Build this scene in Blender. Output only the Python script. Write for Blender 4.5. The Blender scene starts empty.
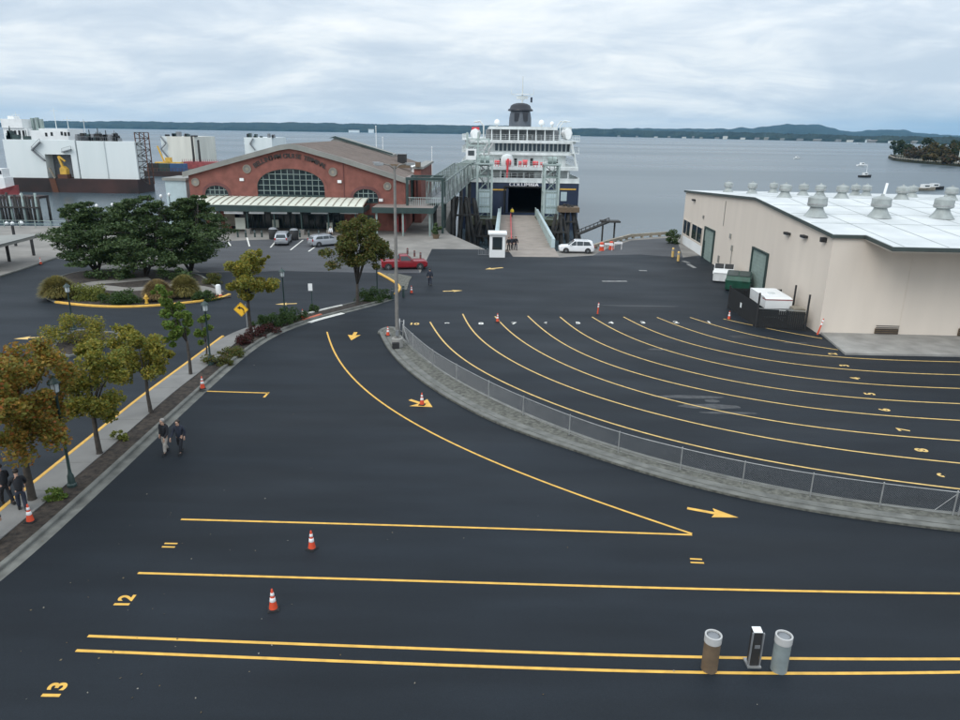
import bpy, bmesh, math, random
from mathutils import Vector, Matrix, noise
rad=math.radians
sc=bpy.context.scene
COL=sc.collection
RNG=random.Random(7)
# ---------------------------------------------------------------- camera survey
# the photographer stands about 15 m above the lot and looks slightly down
F=715.0; H=15.0
TH=math.atan(228/F); RL=math.atan(0.0154)
c_,s_=math.cos(TH),math.sin(TH); cr,sr=math.cos(RL),math.sin(RL)
def ray(px,py):
    u,v=px-480,py-360
    x=(u*cr+v*sr)/F; y=(-u*sr+v*cr)/F
    return Vector((x,c_-y*s_,-s_-y*c_))
def G(px,py,z=0.0):
    d=ray(px,py); t=(z-H)/d.z
    return Vector((d.x*t,d.y*t,z))
def at(px,py,Y):
    d=ray(px,py); t=Y/d.y
    return Vector((d.x*t,Y,H+d.z*t))
def onpl(px,py,p0,n):
    d=ray(px,py); o=Vector((0,0,H)); t=(Vector(p0)-o).dot(n)/d.dot(n)
    return o+d*t
cam=bpy.data.cameras.new('camera'); camo=bpy.data.objects.new('camera',cam); COL.objects.link(camo)
cam.sensor_width=36; cam.lens=F/960*36; cam.clip_end=60000; cam.clip_start=0.5
rt=Vector((cr,sr*s_,sr*c_)); up=Vector((-sr,cr*s_,cr*c_)); bk=Vector((0,-c_,s_))
M=Matrix((( rt.x,up.x,bk.x,0),(rt.y,up.y,bk.y,0),(rt.z,up.z,bk.z,H),(0,0,0,1)))
camo.matrix_world=M
sc.camera=camo
# ---------------------------------------------------------------- object helpers
ORG={}
def tag(o,label=None,cat=None,group=None,kind=None):
    if label: o['label']=label
    if cat: o['category']=cat
    if group: o['group']=group
    if kind: o['kind']=kind
    return o
def thing(name,label,cat,loc=(0,0,0),rz=0,group=None):
    o=bpy.data.objects.new(name,None); COL.objects.link(o); o.empty_display_size=.3
    o.location=loc; o.rotation_euler=(0,0,rz); ORG[o.name]=Vector(loc)
    return tag(o,label,cat,group)
def copy_tree(o,parent=None):
    c=o.copy(); COL.objects.link(c)
    if parent is not None:
        c.parent=parent
    for ch in o.children: copy_tree(ch,c)
    return c
def clone(o,loc,rz=0,label=None,group=None,scale=None):
    c=copy_tree(o); c.location=loc; c.rotation_euler=(0,0,rz)
    if scale: c.scale=scale if not isinstance(scale,(int,float)) else (scale,)*3
    if label: c['label']=label
    if group: c['group']=group
    return c
class MB:
    def __init__(s): s.v=[]; s.f=[]; s.m=[]
    def add(s,vs,fs,mi=0):
        n=len(s.v); s.v+= [tuple(p) for p in vs]; s.f+=[tuple(i+n for i in f) for f in fs]; s.m+=[mi]*len(fs); return s
    def box(s,c,d,rz=0,mi=0,ax=None):
        c=Vector(c); hx,hy,hz=d[0]/2,d[1]/2,d[2]/2
        if ax is None:
            X=Vector((math.cos(rz),math.sin(rz),0)); Y=Vector((-math.sin(rz),math.cos(rz),0)); Z=Vector((0,0,1))
        else: X,Y,Z=ax
        vs=[c+X*(a*hx)+Y*(b*hy)+Z*(e*hz) for a,b,e in((-1,-1,-1),(1,-1,-1),(1,1,-1),(-1,1,-1),(-1,-1,1),(1,-1,1),(1,1,1),(-1,1,1))]
        return s.add(vs,[(0,3,2,1),(4,5,6,7),(0,1,5,4),(1,2,6,5),(2,3,7,6),(3,0,4,7)],mi)
    def b2(s,p,q,mi=0):
        return s.box([(p[i]+q[i])/2 for i in range(3)],[abs(q[i]-p[i]) for i in range(3)],0,mi)
    def bar(s,p,q,w,h=None,mi=0):
        p=Vector(p);q=Vector(q);h=h or w; d=q-p; L=d.length
        if L<1e-6: return s
        Z=d/L; X=Z.cross(Vector((0,0,1)))
        if X.length<1e-4: X=Vector((1,0,0))
        X.normalize(); Y=Z.cross(X)
        return s.box((p+q)/2,(w,h,L),0,mi,(X,Y,Z))
    def cyl(s,p,q,r0,r1=None,n=10,mi=0,caps=True):
        p=Vector(p);q=Vector(q);r1=r0 if r1 is None else r1; Z=(q-p).normalized()
        X=Z.cross(Vector((0,0,1)))
        if X.length<1e-4: X=Vector((1,0,0))
        X.normalize(); Y=Z.cross(X); vs=[]
        for k in range(n):
            a=2*math.pi*k/n; u=X*math.cos(a)+Y*math.sin(a); vs.append(p+u*r0)
        for k in range(n):
            a=2*math.pi*k/n; u=X*math.cos(a)+Y*math.sin(a); vs.append(q+u*r1)
        fs=[(k,n+k,n+(k+1)%n,(k+1)%n) for k in range(n)]
        if caps: fs+=[tuple(range(n)),tuple(reversed(range(n,2*n)))]
        return s.add(vs,fs,mi)
    def tube(s,pts,r,n=6,mi=0):
        pts=[Vector(p) for p in pts]
        rs=r if isinstance(r,(list,tuple)) else [r]*len(pts)
        rings=[]
        for i,p in enumerate(pts):
            d=(pts[min(i+1,len(pts)-1)]-pts[max(i-1,0)]).normalized()
            X=d.cross(Vector((0.31,0.17,0.93))); 
            if X.length<1e-3: X=d.cross(Vector((1,0,0)))
            X.normalize(); Y=d.cross(X)
            rings.append([p+(X*math.cos(2*math.pi*k/n)+Y*math.sin(2*math.pi*k/n))*rs[i] for k in range(n)])
        vs=[v for rg in rings for v in rg]; fs=[]
        for i in range(len(pts)-1):
            for k in range(n):
                fs.append((i*n+k,i*n+(k+1)%n,(i+1)*n+(k+1)%n,(i+1)*n+k))
        fs+=[tuple(reversed(range(n))),tuple(range((len(pts)-1)*n,len(pts)*n))]
        return s.add(vs,fs,mi)
    def lathe(s,c,prof,n=14,mi=0):
        c=Vector(c); vs=[];fs=[]
        for r,z in prof:
            for k in range(n):
                a=2*math.pi*k/n; vs.append(c+Vector((r*math.cos(a),r*math.sin(a),z)))
        for i in range(len(prof)-1):
            for k in range(n):
                fs.append((i*n+k,i*n+(k+1)%n,(i+1)*n+(k+1)%n,(i+1)*n+k))
        fs+=[tuple(reversed(range(n))),tuple(range((len(prof)-1)*n,len(prof)*n))]
        return s.add(vs,fs,mi)
    def prism(s,poly,z0,z1,mi=0):
        n=len(poly)
        A=sum(poly[i][0]*poly[(i+1)%n][1]-poly[(i+1)%n][0]*poly[i][1] for i in range(n))
        if A<0: poly=list(reversed(poly))
        vs=[(p[0],p[1],z0) for p in poly]+[(p[0],p[1],z1) for p in poly]
        fs=[tuple(reversed(range(n))),tuple(range(n,2*n))]+[(k,(k+1)%n,n+(k+1)%n,n+k) for k in range(n)]
        return s.add(vs,fs,mi)
    def sheet(s,poly,z,mi=0):
        n=len(poly)
        A=sum(poly[i][0]*poly[(i+1)%n][1]-poly[(i+1)%n][0]*poly[i][1] for i in range(n))
        if A<0: poly=list(reversed(poly))
        return s.add([(p[0],p[1],z) for p in poly],[tuple(range(n))],mi)
    def xprism(s,poly,d,mi=0):      # planar polygon of 3d points extruded by vector d
        n=len(poly); d=Vector(d); poly=[Vector(p) for p in poly]
        N=Vector((0,0,0))
        for i in range(n): N+=poly[i].cross(poly[(i+1)%n])
        if N.dot(d)>0: poly=poly[::-1]
        vs=poly+[p+d for p in poly]
        return s.add(vs,[tuple(range(n)),tuple(reversed(range(n,2*n)))]+[(k,n+k,n+(k+1)%n,(k+1)%n) for k in range(n)],mi)
    def strip(s,pts,w,z,mi=0):
        pts=[Vector((p[0],p[1],0)) for p in pts]; vs=[];fs=[]
        for i,p in enumerate(pts):
            d=(pts[min(i+1,len(pts)-1)]-pts[max(i-1,0)]).normalized(); N=Vector((-d.y,d.x,0))
            a,b=p-N*w/2,p+N*w/2; vs+=[(a.x,a.y,z),(b.x,b.y,z)]
        for i in range(len(pts)-1): fs.append((2*i,2*i+2,2*i+3,2*i+1))
        return s.add(vs,fs,mi)
    def build(s,name,mats,parent=None,smooth=False,world=True,auto=None):
        me=bpy.data.meshes.new(name)
        vs=s.v
        if parent is not None and world:
            o=ORG[parent.name]; vs=[(p[0]-o.x,p[1]-o.y,p[2]-o.z) for p in vs]
        me.from_pydata(vs,[],s.f)
        mats=mats if isinstance(mats,(list,tuple)) else [mats]
        for m in mats: me.materials.append(m)
        if len(mats)>1: me.polygons.foreach_set('material_index',s.m)
        if smooth: me.polygons.foreach_set('use_smooth',[True]*len(me.polygons))
        me.validate(); me.update()
        ob=bpy.data.objects.new(name,me); COL.objects.link(ob)
        if smooth and auto:
            me.set_sharp_from_angle(angle=rad(auto))
        if parent is not None:
            ob.parent=parent; ORG[ob.name]=ORG[parent.name] if parent.name in ORG else Vector()
        else: ORG[ob.name]=Vector()
        return ob
def crv(pts,step=1.0):     # smooth curve through ground points
    pts=[Vector(p) for p in pts]; out=[]
    for i in range(len(pts)-1):
        p0=pts[max(i-1,0)];p1=pts[i];p2=pts[i+1];p3=pts[min(i+2,len(pts)-1)]
        n=max(2,int((p2-p1).length/step))
        for k in range(n):
            t=k/n
            out.append(.5*((2*p1)+(p2-p0)*t+(2*p0-5*p1+4*p2-p3)*t*t+(3*p1-p0-3*p2+p3)*t**3))
    out.append(pts[-1]); return out
def smooth_line(pts,step=.8,it=60):   # resample and relax the wobble of a hand-read line, ends kept
    q=crv(pts,step)
    for _ in range(it):
        q=[q[0]]+[(q[i-1]+q[i]*2+q[i+1])/4 for i in range(1,len(q)-1)]+[q[-1]]
    return q
def GP(l,z=0.0): return [G(x,y,z) for x,y in l]
# ---------------------------------------------------------------- materials
def mat(name,col,rough=.6,metal=0,var=.12,vs=1.5,bump=0,bs=20,spec=.5,col2=None,emit=None,detail=4,stretch=None):
    m=bpy.data.materials.new(name); m.use_nodes=True; nt=m.node_tree; b=nt.nodes['Principled BSDF']
    b.inputs['Roughness'].default_value=rough; b.inputs['Metallic'].default_value=metal
    b.inputs['Specular IOR Level'].default_value=spec
    tc=nt.nodes.new('ShaderNodeTexCoord')
    nz=nt.nodes.new('ShaderNodeTexNoise'); nz.inputs['Scale'].default_value=vs; nz.inputs['Detail'].default_value=detail
    if stretch:
        mp=nt.nodes.new('ShaderNodeMapping'); mp.inputs['Scale'].default_value=stretch; nt.links.new(tc.outputs['Object'],mp.inputs[0]); nt.links.new(mp.outputs[0],nz.inputs['Vector'])
    else: nt.links.new(tc.outputs['Object'],nz.inputs['Vector'])
    rp=nt.nodes.new('ShaderNodeValToRGB'); nt.links.new(nz.outputs['Fac'],rp.inputs['Fac'])
    c1=[max(0,x*(1-var)) for x in col]; c2=col2 or [min(1,x*(1+var)) for x in col]
    rp.color_ramp.elements[0].position=.3; rp.color_ramp.elements[1].position=.7
    rp.color_ramp.elements[0].color=(*c1,1); rp.color_ramp.elements[1].color=(*c2,1)
    nt.links.new(rp.outputs['Color'],b.inputs['Base Color'])
    if bump:
        n2=nt.nodes.new('ShaderNodeTexNoise'); n2.inputs['Scale'].default_value=bs; n2.inputs['Detail'].default_value=5
        nt.links.new(tc.outputs['Object'],n2.inputs['Vector'])
        bp=nt.nodes.new('ShaderNodeBump'); bp.inputs['Strength'].default_value=bump; bp.inputs['Distance'].default_value=.02
        nt.links.new(n2.outputs['Fac'],bp.inputs['Height']); nt.links.new(bp.outputs['Normal'],b.inputs['Normal'])
    return m
def leafmat(name,cols,rough=.6,trans=.38):
    m=bpy.data.materials.new(name); m.use_nodes=True; nt=m.node_tree; b=nt.nodes['Principled BSDF']
    b.inputs['Roughness'].default_value=rough; b.inputs['Specular IOR Level'].default_value=.3
    g=nt.nodes.new('ShaderNodeNewGeometry'); rp=nt.nodes.new('ShaderNodeValToRGB')
    nt.links.new(g.outputs['Random Per Island'],rp.inputs['Fac'])
    e=rp.color_ramp.elements
    while len(e)<len(cols): e.new(.5)
    for i,c in enumerate(cols): e[i].position=i/(max(1,len(cols)-1)); e[i].color=(*c,1)
    nt.links.new(rp.outputs['Color'],b.inputs['Base Color'])
    tr=nt.nodes.new('ShaderNodeBsdfTranslucent'); nt.links.new(rp.outputs['Color'],tr.inputs['Color'])
    mx=nt.nodes.new('ShaderNodeMixShader'); mx.inputs[0].default_value=trans
    nt.links.new(b.outputs[0],mx.inputs[1]); nt.links.new(tr.outputs[0],mx.inputs[2])
    nt.links.new(mx.outputs[0],nt.nodes['Material Output'].inputs['Surface'])
    return m
def glass(name,col=(.02,.03,.035),rough=.08):
    m=mat(name,col,rough,0,.2,.3,spec=.7); return m
def asphalt(name,base,tint,stain=.5,spec=.2):
    m=bpy.data.materials.new(name); m.use_nodes=True; nt=m.node_tree; N=nt.nodes; L=nt.links; b=N['Principled BSDF']
    tc=N.new('ShaderNodeTexCoord')
    def nz(scale,det,stretch=None):
        n=N.new('ShaderNodeTexNoise'); n.inputs['Scale'].default_value=scale; n.inputs['Detail'].default_value=det
        if stretch:
            mp=N.new('ShaderNodeMapping'); mp.inputs['Scale'].default_value=stretch; mp.inputs['Rotation'].default_value=(0,0,.35)
            L.new(tc.outputs['Object'],mp.inputs['Vector']); L.new(mp.outputs[0],n.inputs['Vector'])
        else: L.new(tc.outputs['Object'],n.inputs['Vector'])
        return n
    def mul(a,f,lo,hi):
        mr=N.new('ShaderNodeMapRange'); mr.inputs['From Min'].default_value=.3; mr.inputs['From Max'].default_value=.7
        mr.inputs['To Min'].default_value=lo; mr.inputs['To Max'].default_value=hi
        L.new(f.outputs['Fac'],mr.inputs['Value'])
        mm=N.new('ShaderNodeMix'); mm.data_type='RGBA'; mm.blend_type='MULTIPLY'; mm.inputs[0].default_value=1
        cc=N.new('ShaderNodeCombineColor')
        for k in range(3): L.new(mr.outputs[0],cc.inputs[k])
        L.new(a,mm.inputs[6]); L.new(cc.outputs[0],mm.inputs[7]); return mm.outputs[2]
    rgb=N.new('ShaderNodeRGB'); rgb.outputs[0].default_value=(*tint,1)
    o=mul(rgb.outputs[0],nz(.06,5),1-.35*stain,1+.3*stain)
    o=mul(o,nz(.5,6,(.25,1.6,1)),1-.22*stain,1+.22*stain)
    o=mul(o,nz(55,3),.7,1.35)
    L.new(o,b.inputs['Base Color'])
    rr=nz(.25,5,(.4,1.2,1)); mr=N.new('ShaderNodeMapRange'); mr.inputs['From Min'].default_value=.3; mr.inputs['From Max'].default_value=.7
    mr.inputs['To Min'].default_value=base-.06; mr.inputs['To Max'].default_value=base+.08
    L.new(rr.outputs['Fac'],mr.inputs['Value']); L.new(mr.outputs[0],b.inputs['Roughness'])
    bn=nz(70,3); bp=N.new('ShaderNodeBump'); bp.inputs['Strength'].default_value=.35; bp.inputs['Distance'].default_value=.012
    L.new(bn.outputs['Fac'],bp.inputs['Height']); L.new(bp.outputs[0],b.inputs['Normal'])
    b.inputs['Specular IOR Level'].default_value=spec
    return m
MA={}
MA['asphalt']=asphalt('new_asphalt',.62,(.0115,.0155,.0205),.85)
MA['old_asphalt']=asphalt('worn_asphalt',.8,(.075,.078,.084),.6)
MA['concrete']=mat('concrete',(.27,.262,.243),.85,0,.2,.8,.2,30)
MA['plaza']=mat('plaza_concrete',(.2,.188,.17),.85,0,.22,.35,.1,30)
MA['kerb']=mat('kerb_concrete',(.13,.132,.12),.85,0,.3,1.6,.4,25)
MA['gravel']=mat('median_gravel',(.1,.1,.085),.95,0,.5,5,.8,30)
MA['mulch']=mat('bark_mulch',(.024,.018,.014),.95,0,.6,4,1,25,col2=(.055,.042,.032))
MA['yellow']=mat('yellow_road_paint',(.66,.38,.065),.6,0,.16,3,detail=8)
MA['pale_yellow']=mat('worn_yellow_paint',(.62,.42,.14),.65,0,.2,3,detail=8)
MA['white_paint']=mat('white_road_paint',(.66,.65,.6),.65,0,.2,2)
MA['faded_white']=mat('faded_white_paint',(.2,.2,.195),.7,0,.35,2)
MA['lamp_pole']=mat('brown_grey_pole',(.2,.19,.175),.6,.2,.15,3)
MA['red_curb']=mat('red_kerb_paint',(.5,.13,.07),.7,0,.3,2)
MA['brick']=mat('red_brick',(.2,.073,.056),.85,0,.22,.9,.2,40)
MA['brick_dark']=mat('dark_brick',(.13,.05,.045),.85,0,.2,.6)
MA['roof_tan']=mat('tan_metal_roof',(.21,.175,.155),.6,0,.14,.5)
MA['trim_grey']=mat('grey_roof_trim',(.22,.22,.2),.6,0,.15,.5)
MA['green']=mat('dark_green_steel',(.022,.045,.042),.5,0,.2,.8)
MA['green_grey']=mat('grey_green_steel',(.23,.29,.27),.55,0,.2,.6)
MA['pale_green']=mat('pale_green_steel',(.36,.43,.41),.55,0,.15,.6)
MA['funnel_grey']=mat('dark_blue_grey_paint',(.07,.08,.095),.5,0,.1,1)
MA['funnel_black']=mat('blue_black_paint',(.006,.008,.014),.5,0,.1,1)
MA['louvre_dark']=mat('dark_louvre_paint',(.012,.014,.02),.6,0,.1,1)
MA['glass']=glass('dark_glass')
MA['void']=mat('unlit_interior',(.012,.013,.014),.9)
MA['canopy']=mat('translucent_canopy_panel',(.62,.64,.55),.5,0,.08,.8)
MA['white']=mat('white_paint_steel',(.74,.75,.74),.45,0,.08,.4)
MA['ship_white']=mat('weathered_white_steel',(.6,.63,.62),.5,0,.16,.9,stretch=(1,1,.15),detail=8)
MA['hull_blue']=mat('dark_blue_hull',(.022,.035,.07),.4,0,.25,.2)
MA['rust']=mat('rust',(.2,.07,.03),.85,0,.5,.8,col2=(.1,.045,.03))
MA['rust_hull']=mat('rusty_black_hull',(.018,.016,.016),.8,0,.5,.12,col2=(.055,.024,.02))
MA['dock_white']=mat('dock_wall_paint',(.74,.78,.77),.6,0,.06,.3,col2=(.64,.69,.68),stretch=(1,1,.15),detail=8)
MA['dock_cream']=mat('cream_dock_wall_paint',(.62,.61,.54),.6,0,.1,.3,stretch=(1,1,.15),detail=8)
MA['red_bright']=mat('bright_red_paint',(.62,.05,.06),.5,0,.1,1)
MA['red']=mat('red_steel',(.26,.05,.05),.6,0,.3,.6)
MA['orange']=mat('orange_plastic',(.62,.07,.025),.5,0,.1,2)
MA['reflect']=mat('white_reflective_band',(.8,.78,.78),.4,0,.05,2)
MA['black']=mat('black_rubber',(.018,.018,.019),.7,0,.2,3)
MA['grey']=mat('grey_steel',(.2,.21,.22),.5,.2,.2,2)
MA['galv']=mat('galvanised_steel',(.33,.335,.33),.45,.5,.15,3)
MA['timber']=mat('wet_timber_piling',(.035,.033,.03),.9,0,.5,.8)
MA['timber_pale']=mat('weathered_timber',(.26,.23,.18),.9,0,.3,.8)
MA['cream']=mat('cream_block_wall',(.64,.565,.485),.85,0,.035,.7,.15,8,stretch=(1,1,.15))
MA['roof_white']=mat('white_membrane_roof',(.5,.525,.525),.7,0,.06,.35,col2=(.62,.64,.64),detail=8)
MA['vent']=mat('pale_green_vent_metal',(.3,.325,.315),.6,.1,.2,1.5)
MA['door_green']=mat('grey_green_roller_door',(.22,.28,.25),.6,0,.12,1.5)
MA['dumpster']=mat('green_dumpster_paint',(.01,.065,.04),.5,0,.3,1.5)
MA['blue']=mat('blue_container_paint',(.03,.08,.18),.6,0,.2,.5)
MA['crane']=mat('yellow_machine_paint',(.6,.36,.05),.5,0,.2,1)
MA['bark']=mat('tree_bark',(.05,.042,.035),.95,0,.4,4,.6,12)
MA['ramp']=mat('ramp_deck',(.26,.225,.195),.85,0,.15,.6)
MA['lblue']=mat('pale_blue_rail_paint',(.43,.53,.55),.5,0,.1,1)
MA['skin']=mat('skin',(.45,.27,.19),.6,0,.06,5)
MA['cloth_black']=mat('black_cloth',(.012,.013,.017),.9,0,.2,8)
MA['cloth_navy']=mat('navy_cloth',(.02,.025,.04),.9,0,.2,8)
MA['cloth_tan']=mat('stone_trousers_cloth',(.36,.33,.29),.9,0,.1,8)
MA['cloth_white']=mat('white_cloth',(.7,.7,.7),.9,0,.05,8)
MA['hair']=mat('dark_hair',(.03,.022,.017),.7,0,.2,8)
MA['hair_grey']=mat('grey_hair',(.3,.28,.26),.7,0,.2,8)
MA['sign_yellow']=mat('yellow_sign_sheeting',(.85,.48,.03),.4,0,.04,2)
MA['car_white']=mat('white_car_paint',(.72,.73,.74),.22,0,.02,1,spec=.6)
MA['car_silver']=mat('silver_car_paint',(.42,.44,.47),.28,.4,.03,1)
MA['car_red']=mat('red_car_paint',(.22,.012,.018),.25,0,.05,1,spec=.6)
MA['tail']=mat('red_tail_lens',(.4,.01,.01),.25,0,.05,3)
MA['headlamp']=mat('clear_lamp_lens',(.6,.62,.64),.15,0,.03,3)
MA['frost']=mat('frosted_lantern_panel',(.5,.54,.55),.4,0,.06,2)
MA['brown_post']=mat('brown_post_paint',(.13,.09,.055),.7,0,.2,3)
MA['grey_post']=mat('grey_post_paint',(.2,.235,.235),.6,0,.15,3)
# ---------------------------------------------------------------- world, sun, air
w=bpy.data.worlds.new('World'); sc.world=w; w.use_nodes=True
nt=w.node_tree; N=nt.nodes; L=nt.links; N.clear()
out=N.new('ShaderNodeOutputWorld')
SUN_EL,SUN_AZ=rad(40),rad(222)       # veiled sun behind the camera to the left
sky=N.new('ShaderNodeTexSky'); sky.sky_type='NISHITA'; sky.sun_disc=False
sky.sun_elevation=SUN_EL; sky.sun_rotation=SUN_AZ
bgs=N.new('ShaderNodeBackground'); bgs.inputs['Strength'].default_value=.1; L.new(sky.outputs[0],bgs.inputs['Color'])
tc=N.new('ShaderNodeTexCoord'); sp=N.new('ShaderNodeSeparateXYZ'); L.new(tc.outputs['Generated'],sp.inputs[0])
def mth(op,a,b=None,c=None):
    n=N.new('ShaderNodeMath'); n.operation=op
    for i,x in enumerate((a,b,c)):
        if x is None: continue
        if isinstance(x,(int,float)): n.inputs[i].default_value=x
        else: L.new(x,n.inputs[i])
    return n.outputs[0]
zc=mth('MAXIMUM',sp.outputs[2],0.0)
den=mth('ADD',zc,.19)
cx=mth('DIVIDE',sp.outputs[0],den); cy=mth('DIVIDE',sp.outputs[1],den)
cb=N.new('ShaderNodeCombineXYZ'); L.new(cx,cb.inputs[0]); L.new(cy,cb.inputs[1])
def nz(scale,det,off,sx=1,sy=1,dist=0,rough=.55):
    mp=N.new('ShaderNodeMapping'); mp.inputs['Location'].default_value=(off,off*.7,0); mp.inputs['Scale'].default_value=(sx,sy,1)
    L.new(cb.outputs[0],mp.inputs['Vector'])
    n=N.new('ShaderNodeTexNoise'); n.inputs['Scale'].default_value=scale; n.inputs['Detail'].default_value=det; n.inputs['Distortion'].default_value=dist
    n.inputs['Roughness'].default_value=rough
    L.new(mp.outputs[0],n.inputs['Vector']); return n.outputs['Fac']
def mr(v,a,b,c=0,d=1,smooth=True):
    n=N.new('ShaderNodeMapRange'); n.interpolation_type='SMOOTHSTEP' if smooth else 'LINEAR'
    for i,x in zip((1,2,3,4),(a,b,c,d)): n.inputs[i].default_value=x
    L.new(v,n.inputs[0]); return n.outputs[0]
big=nz(.75,5,4.4,.8,1.0,.8); mid=nz(2.3,8,11.3,.8,1.0,.6,.6); fine=nz(7,7,5.7,.8,1.0,.4,.65)
f=mth('ADD',mth('MULTIPLY',big,.58),mth('ADD',mth('MULTIPLY',mid,.36),mth('MULTIPLY',fine,.06)))
t=mr(f,.385,.67)
rp=N.new('ShaderNodeValToRGB'); L.new(t,rp.inputs[0]); e=rp.color_ramp.elements
e[0].position=0; e[0].color=(.50,.585,.68,1); e[1].position=1; e[1].color=(.86,.885,.90,1)
e2=e.new(.42); e2.color=(.63,.70,.77,1); e3=e.new(.72); e3.color=(.75,.80,.835,1)
# distant rain band low on the right of the view, clearer teal air low on the left
az=mth('ARCTAN2',sp.outputs[0],sp.outputs[1])
wob=mth('MULTIPLY',mth('SUBTRACT',nz(1.2,4,7.7),.5),.05)
zl=mth('ADD',sp.outputs[2],wob)
rain=mth('MULTIPLY',mr(zl,.055,.0),mr(az,.27,.55))
low=mth('MULTIPLY',mr(zl,.05,-.01),.55)
def mix(fac,a,col):
    n=N.new('ShaderNodeMix'); n.data_type='RGBA'; L.new(fac,n.inputs[0])
    if hasattr(a,'default_value') or True: L.new(a,n.inputs[6])
    n.inputs[7].default_value=(*col,1); return n.outputs[2]
colr=mix(low,rp.outputs[0],(.66,.72,.74))
colr=mix(mth('MULTIPLY',rain,.95),colr,(.30,.45,.60))
bgc=N.new('ShaderNodeBackground'); L.new(colr,bgc.inputs['Color'])
zen=mth('MULTIPLY',mr(sp.outputs[2],.1,.9,1.2,2.0,False),mr(sp.outputs[1],.5,-.7,1.0,1.3))      # overcast skies are brighter overhead and round the sun
L.new(zen,bgc.inputs['Strength'])
mx=N.new('ShaderNodeMixShader'); mx.inputs[0].default_value=.93
L.new(bgs.outputs[0],mx.inputs[1]); L.new(bgc.outputs[0],mx.inputs[2]); L.new(mx.outputs[0],out.inputs['Surface'])
sl=bpy.data.lights.new('sun','SUN'); sl.energy=1.3; sl.angle=rad(30); sl.color=(1,.96,.9)
so=bpy.data.objects.new('sun',sl); COL.objects.link(so)
d=Vector((math.sin(SUN_AZ)*math.cos(SUN_EL),math.cos(SUN_AZ)*math.cos(SUN_EL),math.sin(SUN_EL)))
so.rotation_euler=d.to_track_quat('Z','Y').to_euler(); so.location=(40,-60,120)
sc.view_settings.view_transform='Standard'; sc.view_settings.look='None'; sc.view_settings.gamma=1; sc.view_settings.use_curve_mapping=False
sc.view_settings.exposure=.02
sc.cycles.use_denoising=True; sc.cycles.max_bounces=6; sc.cycles.volume_bounces=0; sc.cycles.transparent_max_bounces=8
sc.cycles.sample_clamp_indirect=5
# ---------------------------------------------------------------- haze
HZ=True
if HZ:
    hb=MB().b2((-9000,-60,-7.3),(9000,12500,260)); ho=hb.build('haze',None)
    tag(ho,kind='stuff'); ho.display_type='WIRE'
    hm=bpy.data.materials.new('sea_air'); hm.use_nodes=True; n2=hm.node_tree; n2.nodes.clear()
    o2=n2.nodes.new('ShaderNodeOutputMaterial'); pv=n2.nodes.new('ShaderNodeVolumePrincipled')
    pv.inputs['Color'].default_value=(.3,.66,1.0,1); pv.inputs['Density'].default_value=4.2e-5; pv.inputs['Anisotropy'].default_value=.2
    n2.links.new(pv.outputs[0],o2.inputs['Volume']); ho.data.materials.clear(); ho.data.materials.append(hm)
# ---------------------------------------------------------------- water
WZ=-4.2
wm=bpy.data.materials.new('sea_water'); wm.use_nodes=True; nt2=wm.node_tree; N2=nt2.nodes; L2=nt2.links; b=N2['Principled BSDF']
b.inputs['Base Color'].default_value=(.05,.075,.09,1); b.inputs['IOR'].default_value=1.33
b.inputs['Specular IOR Level'].default_value=.5
tc2=N2.new('ShaderNodeTexCoord')
def wn(scale,det,st,rot=.2):
    mp=N2.new('ShaderNodeMapping'); mp.inputs['Scale'].default_value=st; mp.inputs['Rotation'].default_value=(0,0,rot); L2.new(tc2.outputs['Object'],mp.inputs[0])
    n=N2.new('ShaderNodeTexNoise'); n.inputs['Scale'].default_value=scale; n.inputs['Detail'].default_value=det; L2.new(mp.outputs[0],n.inputs['Vector']); return n.outputs['Fac']
r1=wn(.0035,5,(.35,1.3,1),.12)
mr2=N2.new('ShaderNodeMapRange'); mr2.inputs[1].default_value=.35; mr2.inputs[2].default_value=.65; mr2.inputs[3].default_value=.24; mr2.inputs[4].default_value=.34
L2.new(r1,mr2.inputs[0]); L2.new(mr2.outputs[0],b.inputs['Roughness'])
bp=N2.new('ShaderNodeBump'); bp.inputs['Strength'].default_value=.09; bp.inputs['Distance'].default_value=.3
ad=N2.new('ShaderNodeMath'); ad.operation='ADD'; L2.new(wn(.5,4,(1,1.6,1)),ad.inputs[0]); L2.new(wn(.06,3,(.6,1.4,1),.5),ad.inputs[1])
L2.new(ad.outputs[0],bp.inputs['Height']); L2.new(bp.outputs[0],b.inputs['Normal'])
wt=MB().sheet([(-8900,-50),(8900,-50),(8900,12400),(-8900,12400)],WZ).build("water",wm); tag(wt,kind="structure")

# ---------------------------------------------------------------- land
xy=lambda p:(p[0],p[1])
quay=[G(449,233.6),G(482,248),G(492,253),G(560,251),G(586,252),G(605,246),G(630,239),G(668,236)]
land=[(-260,-45),(-260,112),(-75,112),(-50,114),(-47,118),(-47,166),(-6.5,166),(-6.2,118)]+[xy(p) for p in quay]+[(31,113.5),(60,114),(240,118),(240,-45)]
g=MB().prism(land,-6.3,0).build('ground',[MA['plaza']]); tag(g,kind='structure')
lot_px=[(-60,292),(0,277),(40,264),(57,258.5),(80,262),(105,270),(200,272.5),(282,271),(380,273),(420,273),(432,249),(482,249.5),(559,257.5),(593,255.5),(640,254.5),(683,257.5)]
lot=[xy(G(*p)) for p in lot_px]
# warehouse frame
W0=G(818,334); W1=G(681,243); UU=(W1-W0).normalized(); VV=Vector((UU.y,-UU.x,0)); WL=(W1-W0).length
lot+= [xy(W0+UU*40+VV*2),xy(W0+VV*2+UU*.5),(130,50),(130,-44),(-200,-44)]
a=MB().sheet(lot,.006).build('asphalt_lot',MA['asphalt']); tag(a,kind='structure')
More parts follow.
